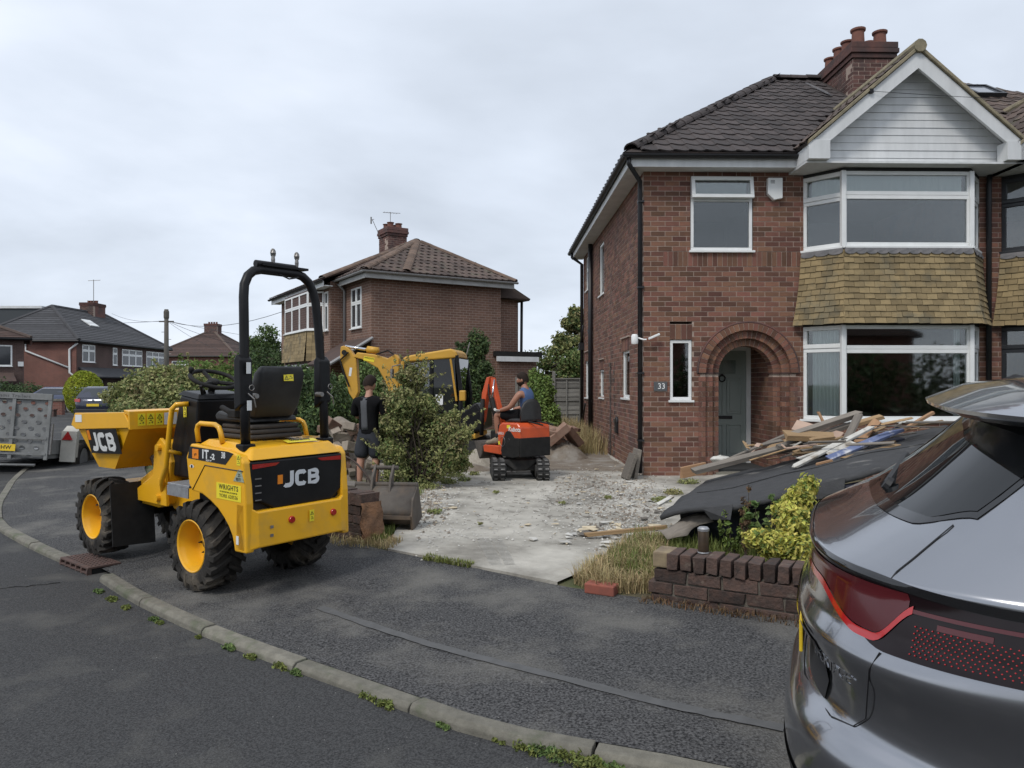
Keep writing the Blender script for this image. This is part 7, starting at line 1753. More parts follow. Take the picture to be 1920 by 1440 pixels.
bush('wall_climber', 'tall loose shrub growing against the blank brick side wall', o, [B(895, 650, 20.6, (.35, .35, .45), 900, o), B(875, 700, 20.4, (.42, .4, .6), 1500, o), B(905, 705, 20.4, (.3, .4, .5), 1000, o), B(880, 755, 20, (.4, .4, .6), 1100, o), B(862, 670, 20.6, (.2, .25, .3), 400, o)], L_dark, .10, seed=9, twig=16, lm2=L_mid, spray=16)
o = (.85, 18.6, .1)
bush('yard_shrub', 'fresh green shrub behind the seated driver', o, [B(1020, 740, 18.6, (.3, .4, .45), 1500, o), B(1012, 775, 18.4, (.38, .4, .5), 1600, o), B(1035, 785, 18.4, (.25, .4, .4), 900, o), B(1003, 712, 18.8, (.22, .3, .3), 600, o)], L_bright, .085, seed=10, twig=12, spray=8)
o = (-21.2, 37, .1)
bush('golden_topiary', 'clipped golden yew dome behind the dark hatchback', o, [((0, 0, 1.05), (.90, .90, 1.12), 11000)], L_gold, .085, cat='topiary', seed=11, twig=4, shell=.88, wob=.06)
o = (-27.5, 42, .1)
bush('clipped_bush', 'dark rounded bush in front of the corner house', o, [((-1.1, 0, .8), (1.3, .9, .95), 2200), ((.5, 0, .7), (1.1, .9, .9), 1800)], L_dark, .14, seed=12, twig=4)
o = (-28.8, 41, .1)
bush('clipped_bush', 'small dark round bush left of the corner house porch', o, [((0, 0, .5), (.6, .6, .6), 900)], L_dark, .12, seed=13, twig=3)
# background trees
def tree(name, label, loc, h, blobs, lm, size, seed, r=.16, lm2=None, aspect=.5):
    e = empty(name, loc, 0, label, 'tree'); rnd = random.Random(seed)
    q = MB(); q.tube([(0, 0, -.1), (.05, 0, h*.35), (-.04, .05, h*.7), (0, 0, h*.92)], [r, r*.8, r*.5, r*.15], 8)
    for c, rr_, n in blobs:
        z0 = max(h*.15, min(h*.85, c[2]-rr_[2]*.6)); q.tube([(0, 0, z0), (c[0]*.5, c[1]*.5, (z0+c[2])/2+.1), (c[0], c[1], c[2])], [r*.4, r*.25, r*.06], 5)
    q.build('trunk', M_bark, e, smooth=True)
    obj('crown', leaf_mesh(blobs, size, seed, .35, aspect=aspect, wob=.5), lm, e)
    if lm2: obj('crown', leaf_mesh([(c, (a[0]*.95, a[1]*.95, a[2]*.95), n//2) for c, a, n in blobs], size, seed+5, .3, aspect=aspect, wob=.5), lm2, e)
    return e
rnd = random.Random(21)
bl = []
for k in range(26):
    t = (k/25); z = 1.4+3.4*t; rr_ = 1.5*(1-t)**.8+.16; a = k*2.4
    bl.append(((cos(a)*rr_*.75, sin(a)*rr_*.75, z+rnd.uniform(-.15, .15)), (.42*rr_+.16, .42*rr_+.16, .30), int(150+260*rr_)))
tree('pine_tree', 'tall dark pine rising behind the timber fence', (2.75, 32, 0), 4.9, bl, L_olive, .16, 22, lm2=L_dark)
bl = [((rnd.uniform(-1.6, 1.6), rnd.uniform(-.6, .6), rnd.uniform(1.2, 2.6)), (.6, .5, .5), 330) for k in range(12)]
tree('hedge_tree', 'bushy green tree behind the fence next to the pine', (1.4, 29.5, 0), 2.8, bl, L_mid, .13, 23, lm2=L_olive)
bl = [((rnd.uniform(-1.2, 1.2), rnd.uniform(-.6, .6), rnd.uniform(1.6, 4.4)), (.6, .6, .5), 300) for k in range(18)]
tree('garden_tree', 'green garden tree between the far houses and the roll bar', (-12.9, 40, 0), 4.6, bl, L_mid, .17, 24, lm2=L_dark)
bl = [((rnd.uniform(-1.0, 1.0), rnd.uniform(-.6, .6), rnd.uniform(1.0, 2.8)), (.6, .6, .5), 260) for k in range(10)]
tree('garden_tree', 'low dark tree in front of the bay of the hipped house', (-9.3, 30, 0), 2.9, bl, L_dark, .15, 25)
# variegated yellow shrub by the wall
o = (1.95, 5.35, .2)
bl = [B(1500, 935, 5.5, (.10, .12, .12), 420, o), B(1490, 985, 5.35, (.15, .15, .14), 620, o), B(1455, 1020, 5.2, (.15, .14, .10), 560, o), B(1425, 1010, 5.3, (.11, .14, .08), 380, o), B(1500, 1030, 5.1, (.14, .14, .11), 520, o), B(1515, 910, 5.6, (.08, .1, .09), 260, o), B(1475, 955, 5.5, (.10, .12, .09), 320, o)]
bush('variegated_shrub', 'yellow variegated shrub behind the low brick wall', o, bl, L_varie, .045, seed=31, twig=40, lm2=L_vgreen, shell=.3, aspect=.5, tr=.006)
# tall weed with rusty seed head, green weeds
def weed(name, label, loc, h, lm, n=60, size=.03, seed=1, spread=.05, lm2=None):
    e = empty(name, loc, 0, label, 'weed'); rnd = random.Random(seed); q = MB(); lv = []
    for k in range(4):
        a = k*1.7; tip = V((spread*cos(a), spread*sin(a), h*(1-.15*k))); q.tube([(0, 0, 0), tip*.5+V((.01, 0, 0)), tip], [.006, .004, .002], 5); lv += [(tuple(tip*t), (.025, .025, .03), n//16) for t in (.35, .55, .75, .95)]
    q.build('stalk', M_bark, e); obj('leaves', leaf_mesh(lv, size, seed, .2), lm, e); return e
p = at(1397, 1010, 5.9); weed('dock_weed', 'rust brown dock seed spike beside the yellow shrub', (p.x, p.y, .2), .62, L_brown, 260, .028, 41, .03)
p = at(1372, 1000, 6.1); weed('ragwort_weed', 'bushy green weed between can and dock spike', (p.x, p.y, .2), .42, L_vgreen, 200, .05, 42, .12)
p = at(1425, 985, 5.9); weed('nettle_weed', 'dark green leafy weed under the fallen roof panel', (p.x, p.y, .25), .5, L_mid, 160, .06, 43, .10)
# grass, straw and weeds
def scatter(poly, n, seed, zf):
    rnd = random.Random(seed); xs = [p[0] for p in poly]; ys = [p[1] for p in poly]; r = []
    def inside(x, y):
        c = False; j = len(poly)-1
        for i in range(len(poly)):
            if (poly[i][1] > y) != (poly[j][1] > y) and x < (poly[j][0]-poly[i][0])*(y-poly[i][1])/(poly[j][1]-poly[i][1])+poly[i][0]: c = not c
            j = i
        return c
    while len(r) < n:
        x, y = rnd.uniform(min(xs), max(xs)), rnd.uniform(min(ys), max(ys))
        if inside(x, y) and nz(x, y, 2.6, seed) > rnd.uniform(-.6, .25): r.append((x, y, zf(x, y)))
    return r
gz = lambda x, y: GZ(x, y)-.01
def stuff(name, me, m, label, cat): return tag(obj(name, me, m), label, cat, kind='stuff')
stuff('grass', grass_mesh(scatter([(-1.15, 6.75), (-1.2, 10.2), (-2.6, 11.5), (-4, 11), (-2.6, 8.2), (-1.5, 7.0)], 15000, 3, gz), .10, .005, 3), L_grass, 'rough green grass left of the driveway', 'grass')
stuff('dry_grass', grass_mesh(scatter([(.44, 5.45), (.62, 5.2), (1.0, 5.2), (1.3, 5.9), (1.35, 6.9), (1.0, 6.7), (.72, 6.0)], 4200, 4, gz), .15, .0035, 4, 1.1), L_straw, 'tall straw coloured grass between driveway and low wall', 'grass')
stuff('grass', grass_mesh(scatter([(.7, 5.8), (1.05, 5.3), (2.8, 4.6), (3.4, 6.4), (1.2, 7.2)], 7000, 5, gz), .16, .004, 5, .7), L_grass, 'long grass behind the low brick wall', 'grass')
stuff('dry_grass', grass_mesh(scatter([(.9, 15.5), (2.0, 15.5), (2.0, 22), (1.2, 24), (.4, 20)], 5000, 6, gz), .55, .008, 6, .5), L_straw, 'tall dry grass along the side wall behind the excavator', 'grass')
stuff('dead_weeds', grass_mesh(scatter([(.85, 5.0), (1.9, 4.38), (3.0, 3.7), (3.05, 3.82), (1.95, 4.55), (.95, 5.14)], 900, 7, lambda x, y: .15), .05, .004, 7, 1.2), L_brown, 'dead brown weeds along the foot of the low wall', 'weeds')
stuff('dead_weeds', grass_mesh(scatter([(-1.05, 6.55), (-1.0, 6.9), (-1.4, 7.1), (-1.75, 7.0), (-1.6, 6.7)], 700, 8, lambda x, y: .165), .07, .004, 8, 1.), L_straw, 'dry weeds at the foot of the broken pier', 'weeds')
stuff('edge_weeds', grass_mesh([(p[0], p[1], .16) for p in scatter([(-.75, 6.2), (-.35, 5.93), (-.3, 6.0), (-.7, 6.32)], 500, 9, gz)], .05, .004, 9, 1.), L_grass, 'weeds in the crack along the driveway edge', 'weeds')
# weeds in the channel under the kerb
kw_ = [(185, 1100, .18), (210, 1115, .2), (236, 1130, .16), (288, 1152, .16), (300, 1158, .12), (372, 1185, .09), (430, 1205, .2), (470, 1222, .16), (528, 1240, .2), (556, 1252, .16), (690, 1296, .2), (722, 1312, .22), (830, 1350, .14), (935, 1378, .12), (985, 1392, .24), (1020, 1402, .3), (1062, 1412, .34), (1105, 1424, .3), (1150, 1432, .2), (525, 1212, .12)]
for i, (px, py, s) in enumerate(kw_):
    py += 8; s *= .8; Y = 1400*(CAMH-.055)/(py-720); X = (px-960)/1400*Y; s *= .55
    lv = [((s*.55*cos(k*1.3)*k/5, s*.22*sin(k*2.1), s*.12), (s*.32, s*.22, s*.2), 38) for k in range(6)]
    e = empty('kerb_weed', (X, Y, .045), radians(-38), 'small green weed tuft growing in the road channel under the kerb', 'weed', 'weeds along the kerb')
    obj('leaves', leaf_mesh(lv, .022, i+50, .1, aspect=.5), L_grass if i % 3 else L_mid, e)
# ------------------------------------------------------------------ walls, rubble, timber, litter
M_wtan = mat('new_timber', (.36, .24, .125), (.27, .175, .09), rough=.85, scale=5, stretch=(.6, 8, 8), var=.25, bump=.002)
M_wgrey = mat('grey_timber', (.20, .175, .145), (.13, .115, .10), rough=.95, scale=5, stretch=(.6, 8, 8), var=.3, bump=.003)
M_wwhite = mat('white_painted_timber', (.55, .54, .50), (.42, .40, .36), rough=.8, scale=7, var=.15, c3=(.22, .18, .13), s3=6, t3=.62)
M_wblue = mat('blue_painted_timber', (.09, .12, .24), (.14, .17, .28), rough=.7, scale=6, c3=(.5, .5, .52), s3=7, t3=.6)
M_pink = mat('pink_board', (.46, .33, .25), (.38, .27, .21), rough=.9, scale=4)
M_worg = mat('orange_timber', (.36, .21, .11), (.28, .16, .085), rough=.8, scale=6, stretch=(.6, 8, 8))
M_felt = mat('roofing_felt', (.034, .035, .037), (.050, .050, .052), rough=.88, scale=9, bump=.004, bscale=90, c3=(.16, .155, .145), s3=2.6, t3=.66, w3=.05)
M_navyb = mat('navy_board', (.012, .014, .030), (.02, .022, .035), rough=.7, scale=4)
M_plast = mat('plaster', (.52, .51, .48), (.40, .385, .35), rough=.95, scale=9, var=.25)
M_stone = mat('rubble_stone', (.30, .255, .205), (.20, .17, .14), rough=1, scale=6, var=.3, bump=.008, bscale=25)
M_brkloose = mat('loose_brick', (.21, .12, .085), (.27, .185, .14), rough=.95, scale=8, var=.3, bump=.004)
# ---- low wall by the SUV, every brick its own piece
wv = V((.867, -.498, 0)).normalized()
def low_wall(name, label, O, dirx, nlen, courses, coping=True, m=None, z0=.12, seed=1, ragged=0, depth=.105):
    e = empty(name, (O[0], O[1], z0), atan2(dirx[1], dirx[0]), label, 'wall'); rnd = random.Random(seed)
    c = MB(); c.box((.07, .012, -.05), (nlen-.02, depth*2-.012, courses*.085-.01)); c.build('mortar_core', mat('dirty_mortar', (.16, .14, .115), (.10, .09, .075), rough=1, scale=15, bump=.006), e)
    def brk(x, y, z, l, w_, h, rz=0, mm=None):
        q = MB(); j = .010; P = []
        for zz_ in (0, h):
            for X_, Y_ in ((0, 0), (l, 0), (l, w_), (0, w_)): P.append((X_+rnd.uniform(-j, j)*.7, Y_+rnd.uniform(-j, j)*.7, zz_+rnd.uniform(-j, j)*.5))
        q.add(P, [(3, 2, 1, 0), (4, 5, 6, 7), (0, 1, 5, 4), (1, 2, 6, 5), (2, 3, 7, 6), (3, 0, 4, 7)], T(x, y, z) @ RZ(rz)); return q.build('brick', mm or m or M_brickd, e, bevel=.004)
    for r in range(courses):
        x = (-.0 if r % 2 == 0 else -.10)+ragged*rnd.uniform(0, .06)+(.0 if r < courses-1 else ragged*.02)
        while x < nlen:
            l = .222+rnd.uniform(-.004, .004)
            if x+l > nlen: l = nlen-x
            x0 = max(0, x)
            if l-(x0-x) > .04:
                for yy in (0, depth+.006): brk(x0, yy+rnd.uniform(-.006, .004), r*.085, l-(x0-x), depth-.004, .075, rnd.uniform(-.02, .02))
            x += l+.012
    if coping:
        x = .135*(1 if ragged else 0); z = courses*.085
        while x < nlen-.05:
            brk(x, -.012+rnd.uniform(-.008, .008), z+rnd.uniform(-.004, .006), .073, .222, .108, rnd.uniform(-.04, .04)); x += .084+rnd.uniform(0, .008)
    return e, brk
lw_, brk = low_wall('front_wall_right', 'low dark brick garden wall with brick on edge coping beside the SUV', (.93, 5.09), wv, 2.2, 3, seed=3, ragged=1, z0=.12)
lw_.name = 'garden_wall'
tb_ = MB(); tb_.box((0, 0, 0), (.11, .215, .072)); lb = tb_.build('loose_brick', mat('yellow_brick', (.30, .235, .14), (.16, .12, .085), rough=.95, scale=9, bump=.003), None, bevel=.008); lb.location = (.995, 5.10, .12+.255+.012); lb.rotation_euler = (0, 0, atan2(wv.y, wv.x)+.05); tag(lb, 'yellow faced loose brick lying on the broken end of the low wall', 'brick')
lb.location = (.955, 5.075, .378); lb.scale = (1.1, 1, 1.45)
lw2_, _ = low_wall('garden_wall', 'broken brick wall stub behind the dumper tail', (-2.55, 7.92), V((.749, -.663, 0)), 1.55, 4, seed=6, z0=.15)
er = MB(); rnd = random.Random(8); R_ = []
for i in range(9):
    z = .37*i/8; R_.append([(1.545+.05*(1-i/9)+rnd.uniform(-.02, .02)+.02*cos(a), .11+.13*sin(a)*(1.05-.1*i/9)+rnd.uniform(-.012, .012), z) for a in [-pi/2+pi*k/7 for k in range(8)]])
er.grid(R_); er.build('spalled_end', mat('spalled_brick', (.26, .135, .07), (.16, .095, .06), rough=1, scale=9, bump=.02, bscale=25), lw2_, smooth=True)
# red brick lying at the driveway corner
q = MB(); q.box((-.11, -.052, 0), (.11, .052, .07)); rb_ = q.build('loose_brick', mat('red_paver', (.30, .09, .06), (.22, .075, .055), rough=.9, scale=12), None, bevel=.008)
Y_ = 1400*(CAMH-.2)/(1100-720); rb_.location = ((1128-960)/1400*Y_, Y_, .155); rb_.rotation_euler = (0.05, 0, -.5); tag(rb_, 'red brick lying loose at the driveway corner', 'brick')
# steel can on the wall
cn = empty('steel_can', (1.30, 4.99, .12+.255+.108), 0, 'brown steel can with silver rim standing on the low wall', 'can')
p = at(1321, 1045, 5.0); cn.location = (p.x, p.y+.03, .482)
q = MB(); q.lathe([(.0, 0), (.034, 0), (.036, .01), (.036, .15), (.034, .155)], 20); q.build('body', mat('can_brown', (.10, .07, .045), (.06, .045, .035), rough=.4, metallic=.5, scale=20), cn, smooth=True, autosmooth=40)
q = MB(); q.lathe([(.038, .15), (.039, .165), (.030, .175), (.024, .172), (.0, .178)], 20); q.build('rim', M_alu, cn, smooth=True, autosmooth=40); q = MB(); q.lathe([(.037, .0), (.039, .004), (.037, .01)], 20); q.build('base_rim', M_alu, cn)
# ---- fallen shed roof panel
fr = [(1.30, 6.55, .46), (1.72, 6.28, .56), (2.12, 6.08, .69), (2.9, 5.95, .92), (4.2, 5.95, 1.08)]
bkp = [(2.12, 8.15, .55), (2.55, 8.3, .62), (3.1, 8.4, .75), (3.95, 8.5, .95), (5.0, 8.6, 1.12)]
sp_ = empty('shed_roof_panel', (1.3, 6.55, .1), 0, 'black felted shed roof panel lying tilted on the timber heap', 'roof panel')
F_ = poly_at(fr, 25); K_ = poly_at(bkp, 25); R_ = []
for j in range(13): R_.append([F_[i].lerp(K_[i], j/12)+V((0, 0, .035*nz(i*.22, j*.3, 1)+.012*nz(i*.7, j*.7, 4)+(-.02 if j == 0 and i % 5 == 0 else 0)))-V((1.3, 6.55, .1)) for i in range(25)])
q = MB(); q.grid(R_); q.build('felt_sheet', M_felt, sp_, smooth=True, solid=.035)
for a, b in ((4, 10), (12, 20)):
    q = MB(); q.tube([R_[0][a]+V((0, .02, -.05)), R_[0][b]+V((0, .02, -.05))], .022, 4); q.build('edge_batten', M_navyb, sp_)
q = MB(); A = R_[0][9]+V((0, .12, -.03)); Bq = R_[0][24]+V((0, .12, -.03)); q.add([A, Bq, V((Bq.x, Bq.y+.1, .05)), V((A.x, A.y+.2, .05))], [(0, 1, 2, 3)]); q.build('shed_side', M_navyb, sp_, solid=.03)
q = MB(); A = R_[0][1]+V((0.1, .2, -.03)); Bq = R_[0][9]+V((0, .12, -.03)); q.add([A, Bq, V((Bq.x, Bq.y+.2, .05)), V((A.x+.1, A.y+.3, .05))], [(0, 1, 2, 3)]); q.build('shed_side', M_navyb, sp_, solid=.03)
# ---- heap of broken timber, each length its own object
def plank(p0, p1, wd, th, m, label, roll=0., group=None, cat='plank'):
    p0, p1 = V(p0), V(p1); d = p1-p0; L_ = d.length; x = d.normalized(); z = V((0, 0, 1)); y = z.cross(x).normalized(); z = x.cross(y); rnd = random.Random(int(L_*1e5))
    q = MB(); n = 5
    P = [[(L_*k/n, s1*wd/2*(1+rnd.uniform(-.06, .06)), s2*th/2+.004*nz(k, 3)) for s1, s2 in ((-1, -1), (1, -1), (1, 1), (-1, 1))] for k in range(n+1)]
    for k in range(4): P[0][k] = (P[0][k][0]+rnd.uniform(-.02, .03), *P[0][k][1:]); P[n][k] = (P[n][k][0]+rnd.uniform(-.03, .02), *P[n][k][1:])
    q.grid(P, close_u=True); q.f += [(0, 1, 2, 3), (4*n, 4*n+1, 4*n+2, 4*n+3)]
    o = q.build('timber_plank', m, None, bevel=.002, seg=1)
    o.matrix_world = Matrix(((x.x, y.x, z.x, p0.x), (x.y, y.y, z.y, p0.y), (x.z, y.z, z.z, p0.z), (0, 0, 0, 1))) @ RX(roll); tag(o, label, cat, group); return o
PL_ = [(1300, 884, 7.9, 1500, 832, 8.1, .10, .05, M_wgrey, 'long weathered beam lying along the back edge of the black panel', .2),
 (1276, 887, 8.2, 1322, 877, 8.2, .05, .12, M_worg, 'short orange board end by the doorstep', 0), (1328, 878, 8.4, 1483, 812, 8.5, .07, .03, M_wgrey, 'thin grey batten leaning below the arch', 0),
 (1471, 816, 8.0, 1562, 820, 7.9, .16, .06, M_wtan, 'thick tan timber lying flat on the heap', .3), (1490, 797, 8.3, 1574, 820, 8.0, .20, .015, M_pink, 'pinkish board with a small white label on the heap', .5),
 (1486, 816, 8.0, 1611, 775, 8.2, .07, .06, M_wgrey, 'dark grey timber resting on the pink board', .4), (1611, 777, 8.1, 1588, 824, 7.8, .09, .03, M_wgrey, 'grey frame piece standing up from the heap', .3),
 (1580, 802, 8.3, 1654, 781, 8.4, .08, .04, M_wtan, 'brown plank under the bay window sill', .2), (1608, 832, 7.8, 1646, 788, 8.0, .09, .035, M_worg, 'split orange timber pointing up at the window', .4),
 (1487, 876, 7.4, 1634, 801, 7.7, .055, .025, M_wwhite, 'long white painted moulding lying across the heap', .3), (1550, 848, 7.5, 1594, 826, 7.6, .13, .02, M_wwhite, 'short wide white painted board', .5),
 (1554, 860, 7.4, 1689, 804, 7.7, .075, .03, M_wblue, 'blue painted plank lying across the heap', .4), (1690, 808, 7.8, 1752, 772, 8.0, .04, .03, M_worg, 'thin reddish stick poking up by the SUV spoiler', 0),
 (1580, 861, 7.3, 1686, 835, 7.5, .05, .03, M_wtan, 'tan lath below the blue plank', .2), (1582, 873, 7.2, 1627, 852, 7.3, .06, .02, M_wwhite, 'chipped white offcut near the SUV wiper', .4),
 (1490, 848, 7.8, 1582, 820, 7.9, .04, .03, M_wtan, 'narrow tan lath in the middle of the heap', .1), (1528, 871, 7.3, 1561, 863, 7.3, .04, .02, M_worg, 'small orange splinter on the black panel', 0),
 (1494, 861, 7.5, 1556, 840, 7.6, .035, .02, M_wwhite, 'thin white lath on the black panel', .1), (1440, 842, 8.2, 1530, 806, 8.3, .09, .03, M_wtan, 'tan board sloping up from the beam', .2), (1460, 838, 8.0, 1600, 795, 8.2, .10, .04, M_wgrey, 'grey board buried under the heap', .1),
 (1500, 846, 7.8, 1640, 812, 8.0, .14, .04, M_wgrey, 'wide grey board at the bottom of the heap', .1), (1420, 850, 8.3, 1560, 826, 8.4, .12, .04, M_wgrey, 'dirty wide board behind the heap', .05), (1233, 947, 7.3, 1262, 930, 7.5, .05, .02, M_wwhite, 'short pale lath at the tip of the black panel', .1),
 (1540, 835, 8.1, 1660, 820, 8.2, .16, .05, M_wtan, 'tan joist lying under the window sill', .1), (1590, 845, 7.7, 1690, 822, 7.9, .12, .03, M_navyb, 'dark painted board under the blue plank', .1), (1534, 772, 8.4, 1548, 800, 8.3, .03, .02, M_worg, 'thin stick standing against the white window frame', 0)]
for a, b, c, d, e_, f_, wd, th, m, lab, ro in PL_: plank(at(a, b, c), at(d, e_, f_), wd, th, m, lab, ro)
g1 = at(1097, 1007, 7.0); g2 = at(1249, 993, 7.05); plank((g1.x, g1.y, .205), (g2.x, g2.y, .27), .05, .035, M_wtan, 'tan plank lying on the driveway under the panel tip')
q = MB(); q.box((-.04, -.03, 0), (.04, .03, .002)); 
# slabs leaning on the house corner
for i, (x, y, h, rz, ry, lab) in enumerate(((1.78, 11.75, .42, .15, .35, 'grey slab leaning furthest out from the house corner'), (1.93, 11.9, .46, .1, .16, 'grey slab leaning against the corner downpipe'))):
    q = MB(); q.box((-.03, -.16, 0), (.03, .16, h)); o = q.build('leaning_slab', M_wgrey, None, bevel=.008); o.location = (x, y, .13); o.rotation_euler = (0, ry, rz); tag(o, lab, 'slab')
# ---- rubble
def rock(seed, s, flat=.7):
    rnd = random.Random(seed); me = bpy.data.meshes.new('rock'); bm = bmesh.new(); bmesh.ops.create_icosphere(bm, subdivisions=1, radius=1)
    for v in bm.verts: v.co = V((v.co.x*rnd.uniform(.8, 1.2), v.co.y*rnd.uniform(.8, 1.2), v.co.z*flat*rnd.uniform(.8, 1.2)))*s
    bm.to_mesh(me); bm.free(); return me
def chunk(seed, l, w_, h):
    rnd = random.Random(seed); q = MB(); j = .12*h; P = []
    for z in (0, h):
        for X_, Y_ in ((-l/2, -w_/2), (l/2, -w_/2), (l/2, w_/2), (-l/2, w_/2)): P.append((X_+rnd.uniform(-j, j), Y_+rnd.uniform(-j, j), z+rnd.uniform(-j, j)*.6))
    q.add(P, [(3, 2, 1, 0), (4, 5, 6, 7), (0, 1, 5, 4), (1, 2, 6, 5), (2, 3, 7, 6), (3, 0, 4, 7)]); return q
def heap(name, label, cx, cy, rx, ry, h, m, seed):
    R_ = []
    for i in range(13):
        t = i/12; R_.append([(cx+rx*t*cos(a)*(1+.12*nz(cos(a)*2, sin(a)*2, seed)), cy+ry*t*sin(a), .10+h*(1-t**1.5)*(1+.18*nz(a*1.3, t*5, seed))) for a in [2*pi*k/26 for k in range(26)]])
    q = MB(); q.grid(R_, close_u=True); return tag(q.build(name, m, None, smooth=True), label, 'heap', kind='stuff')
heap('rubble_mound', 'mound of broken rubble and soil beside the standing person', -2.75, 11.9, .75, .6, .55, M_stone, 1.)
heap('chip_heap', 'pale brown heap of wood chips behind the dumper seat', -3.55, 12.6, .42, .4, .62, mat('wood_chips', (.42, .27, .15), (.28, .17, .09), rough=1, scale=45, bump=.02, bscale=40), 2.)
heap('spoil_heap', 'small pale heap of rubble in front of the excavator blade', -.62, 13.6, .32, .3, .34, mat('pale_rubble', (.42, .38, .32), (.30, .27, .22), rough=1, scale=9, bump=.03, bscale=22), 3.)
heap('brick_heap', 'brown heap of soil and broken brick behind the small excavator', 1.02, 14.95, .55, .5, .40, M_mud, 5.)
heap('earth_ridge', 'low ridge of brown spoil left of the small excavator', -.75, 13.0, .5, .25, .14, M_mud, 6.)
rnd = random.Random(17)
stn = [(618, 795, .15), (640, 818, .17), (655, 838, .14), (668, 805, .12), (628, 835, .13), (612, 822, .14), (645, 858, .13), (665, 870, .11), (676, 845, .13), (633, 865, .12), (655, 800, .12), (618, 850, .12), (672, 822, .10), (690, 870, .10), (640, 880, .11), (607, 805, .11), (628, 808, .12), (660, 885, .09), (650, 870, .10), (610, 838, .1)]
for i, (px, py, s) in enumerate(stn):
    p = at(px, py, 11.35+.25*rnd.random()); o = chunk(i, s*1.5, s*1.1, s).build('rubble_block', M_stone if i % 3 else M_brkloose, None, bevel=.012)
    o.location = (p.x, p.y, max(.12, p.z-s*.5)); o.rotation_euler = (rnd.uniform(-.6, .6), rnd.uniform(-.6, .6), rnd.random()*3); tag(o, 'broken grey stone block lying on the rubble mound' if i % 3 else 'broken reddish brick block lying on the rubble mound', 'rubble', 'grey blocks on the rubble mound' if i % 3 else 'reddish blocks on the rubble mound')
pp = at(645, 792, 11.7); cp = empty('concrete_pipe', (pp.x, pp.y, pp.z-.12), 0, 'short grey concrete pipe lying on top of the rubble', 'pipe')
q = MB(); q.lathe([(.155, -.2), (.165, .2), (.125, .2), (.115, -.2)], 22, M=RZ(.75) @ RX(.25), axis='y', closed=True); q.build('pipe_wall', M_stone, cp, smooth=True, autosmooth=40)
for i in range(26):
    px, py = rnd.uniform(1025, 1085), rnd.uniform(806, 838); Yb = 1400*1.5/(py-720) if py > 822 else 14.6+rnd.random(); Yb = min(Yb, 15.5); p = at(px, py, Yb)
    q = chunk(i+60, .22, .105, .07); o = q.build('loose_brick', M_brkloose, None, bevel=.006); o.location = (p.x, p.y, max(.13, p.z)); o.rotation_euler = (rnd.uniform(-.3, .3), rnd.uniform(-.3, .3), rnd.random()*3); tag(o, 'old brick lying in the heap behind the small excavator', 'brick', 'bricks behind the small excavator')
for i, (px, py, rx_) in enumerate(((1050, 812, -.7), (1036, 822, .5), (1068, 815, .75), (1030, 812, -.2))):
    p = at(px, py, 14.8+.1*i); o = chunk(i+90, .5, .25, .16).build('brickwork_lump', M_brkloose, None, bevel=.01); o.location = (p.x, p.y, max(.14, p.z-.08)); o.rotation_euler = (.2, rx_, .4*i); tag(o, 'lump of mortared brickwork tilted in the brick heap', 'rubble', 'brickwork lumps behind the small excavator')
# ---- litter on the driveway
def frag(seed, s):
    rnd = random.Random(seed); n = rnd.randint(4, 7); q = MB(); as_ = sorted(rnd.random()*6.28 for _ in range(n)); asp = rnd.uniform(.35, 1)
    P = [(s*cos(a)*rnd.uniform(.7, 1.1), s*asp*sin(a)*rnd.uniform(.7, 1.1), s*.16*rnd.random()) for a in as_]; th = .006
    q.add([(x, y, z) for x, y, z in P]+[(x, y, z+th) for x, y, z in P], [tuple(range(n))[::-1], tuple(range(n, 2*n))]+[(i, (i+1) % n, n+(i+1) % n, n+i) for i in range(n)]); return q
M_creamb = mat('cream_board', (.58, .50, .36), (.46, .38, .26), rough=.95, scale=9, var=.2)
cols = [M_plast, M_creamb, M_wwhite, M_creamb, M_wgrey, M_wwhite]
frag_lab = ['grey white plaster scrap lying on the dusty driveway', 'cream board scrap lying on the dusty driveway', 'white painted scrap lying on the dusty driveway', 'cream board scrap lying on the dusty driveway', 'brown grey wood scrap lying on the dusty driveway', 'white painted scrap lying on the dusty driveway']
rnd = random.Random(77)
def ong(px, py):
    Y = 1400*(CAMH-.17)/(py-720); X = (px-960)/1400*Y; Y = 1400*(CAMH-GZ(X, Y)-.02)/(py-720); return (px-960)/1400*Y, Y
spots = []
for k in range(46): spots.append((rnd.gauss(1140, 45), rnd.gauss(1001, 12), rnd.uniform(.04, .10)))
for k in range(60): spots.append((rnd.uniform(1080, 1250), rnd.gauss(932, 16), rnd.uniform(.03, .07)))
for k in range(34): spots.append((rnd.gauss(815, 25), rnd.gauss(952, 16), rnd.uniform(.03, .07)))
for k in range(40): spots.append((rnd.uniform(790, 1230), rnd.uniform(905, 1000), rnd.uniform(.02, .05)))
for k in range(30): spots.append((rnd.uniform(1040, 1180), rnd.uniform(868, 905), rnd.uniform(.03, .08)))
spots += [(1064, 1018, .10), (1168, 986, .11), (1188, 1006, .09), (1110, 995, .12), (1095, 1003, .11), (1140, 1018, .10)]
spots += [(1062, 1016, .06), (1050, 1003, .07), (1000, 1012, .07), (1150, 985, .09), (1235, 962, .12), (1180, 905, .1), (1245, 995, .14), (990, 985, .05)]
for i, (px, py, s) in enumerate(spots):
    X, Y = ong(px, max(862, py)); o = frag(i, s).build('plaster_fragment', cols[i % 6], None); o.location = (X, Y, GZ(X, Y)+.022); o.rotation_euler = (0, 0, rnd.random()*6); tag(o, frag_lab[i % 6], 'scrap', frag_lab[i % 6].split(' lying')[0]+'s on the driveway')
vs = MB(); rnd = random.Random(78)
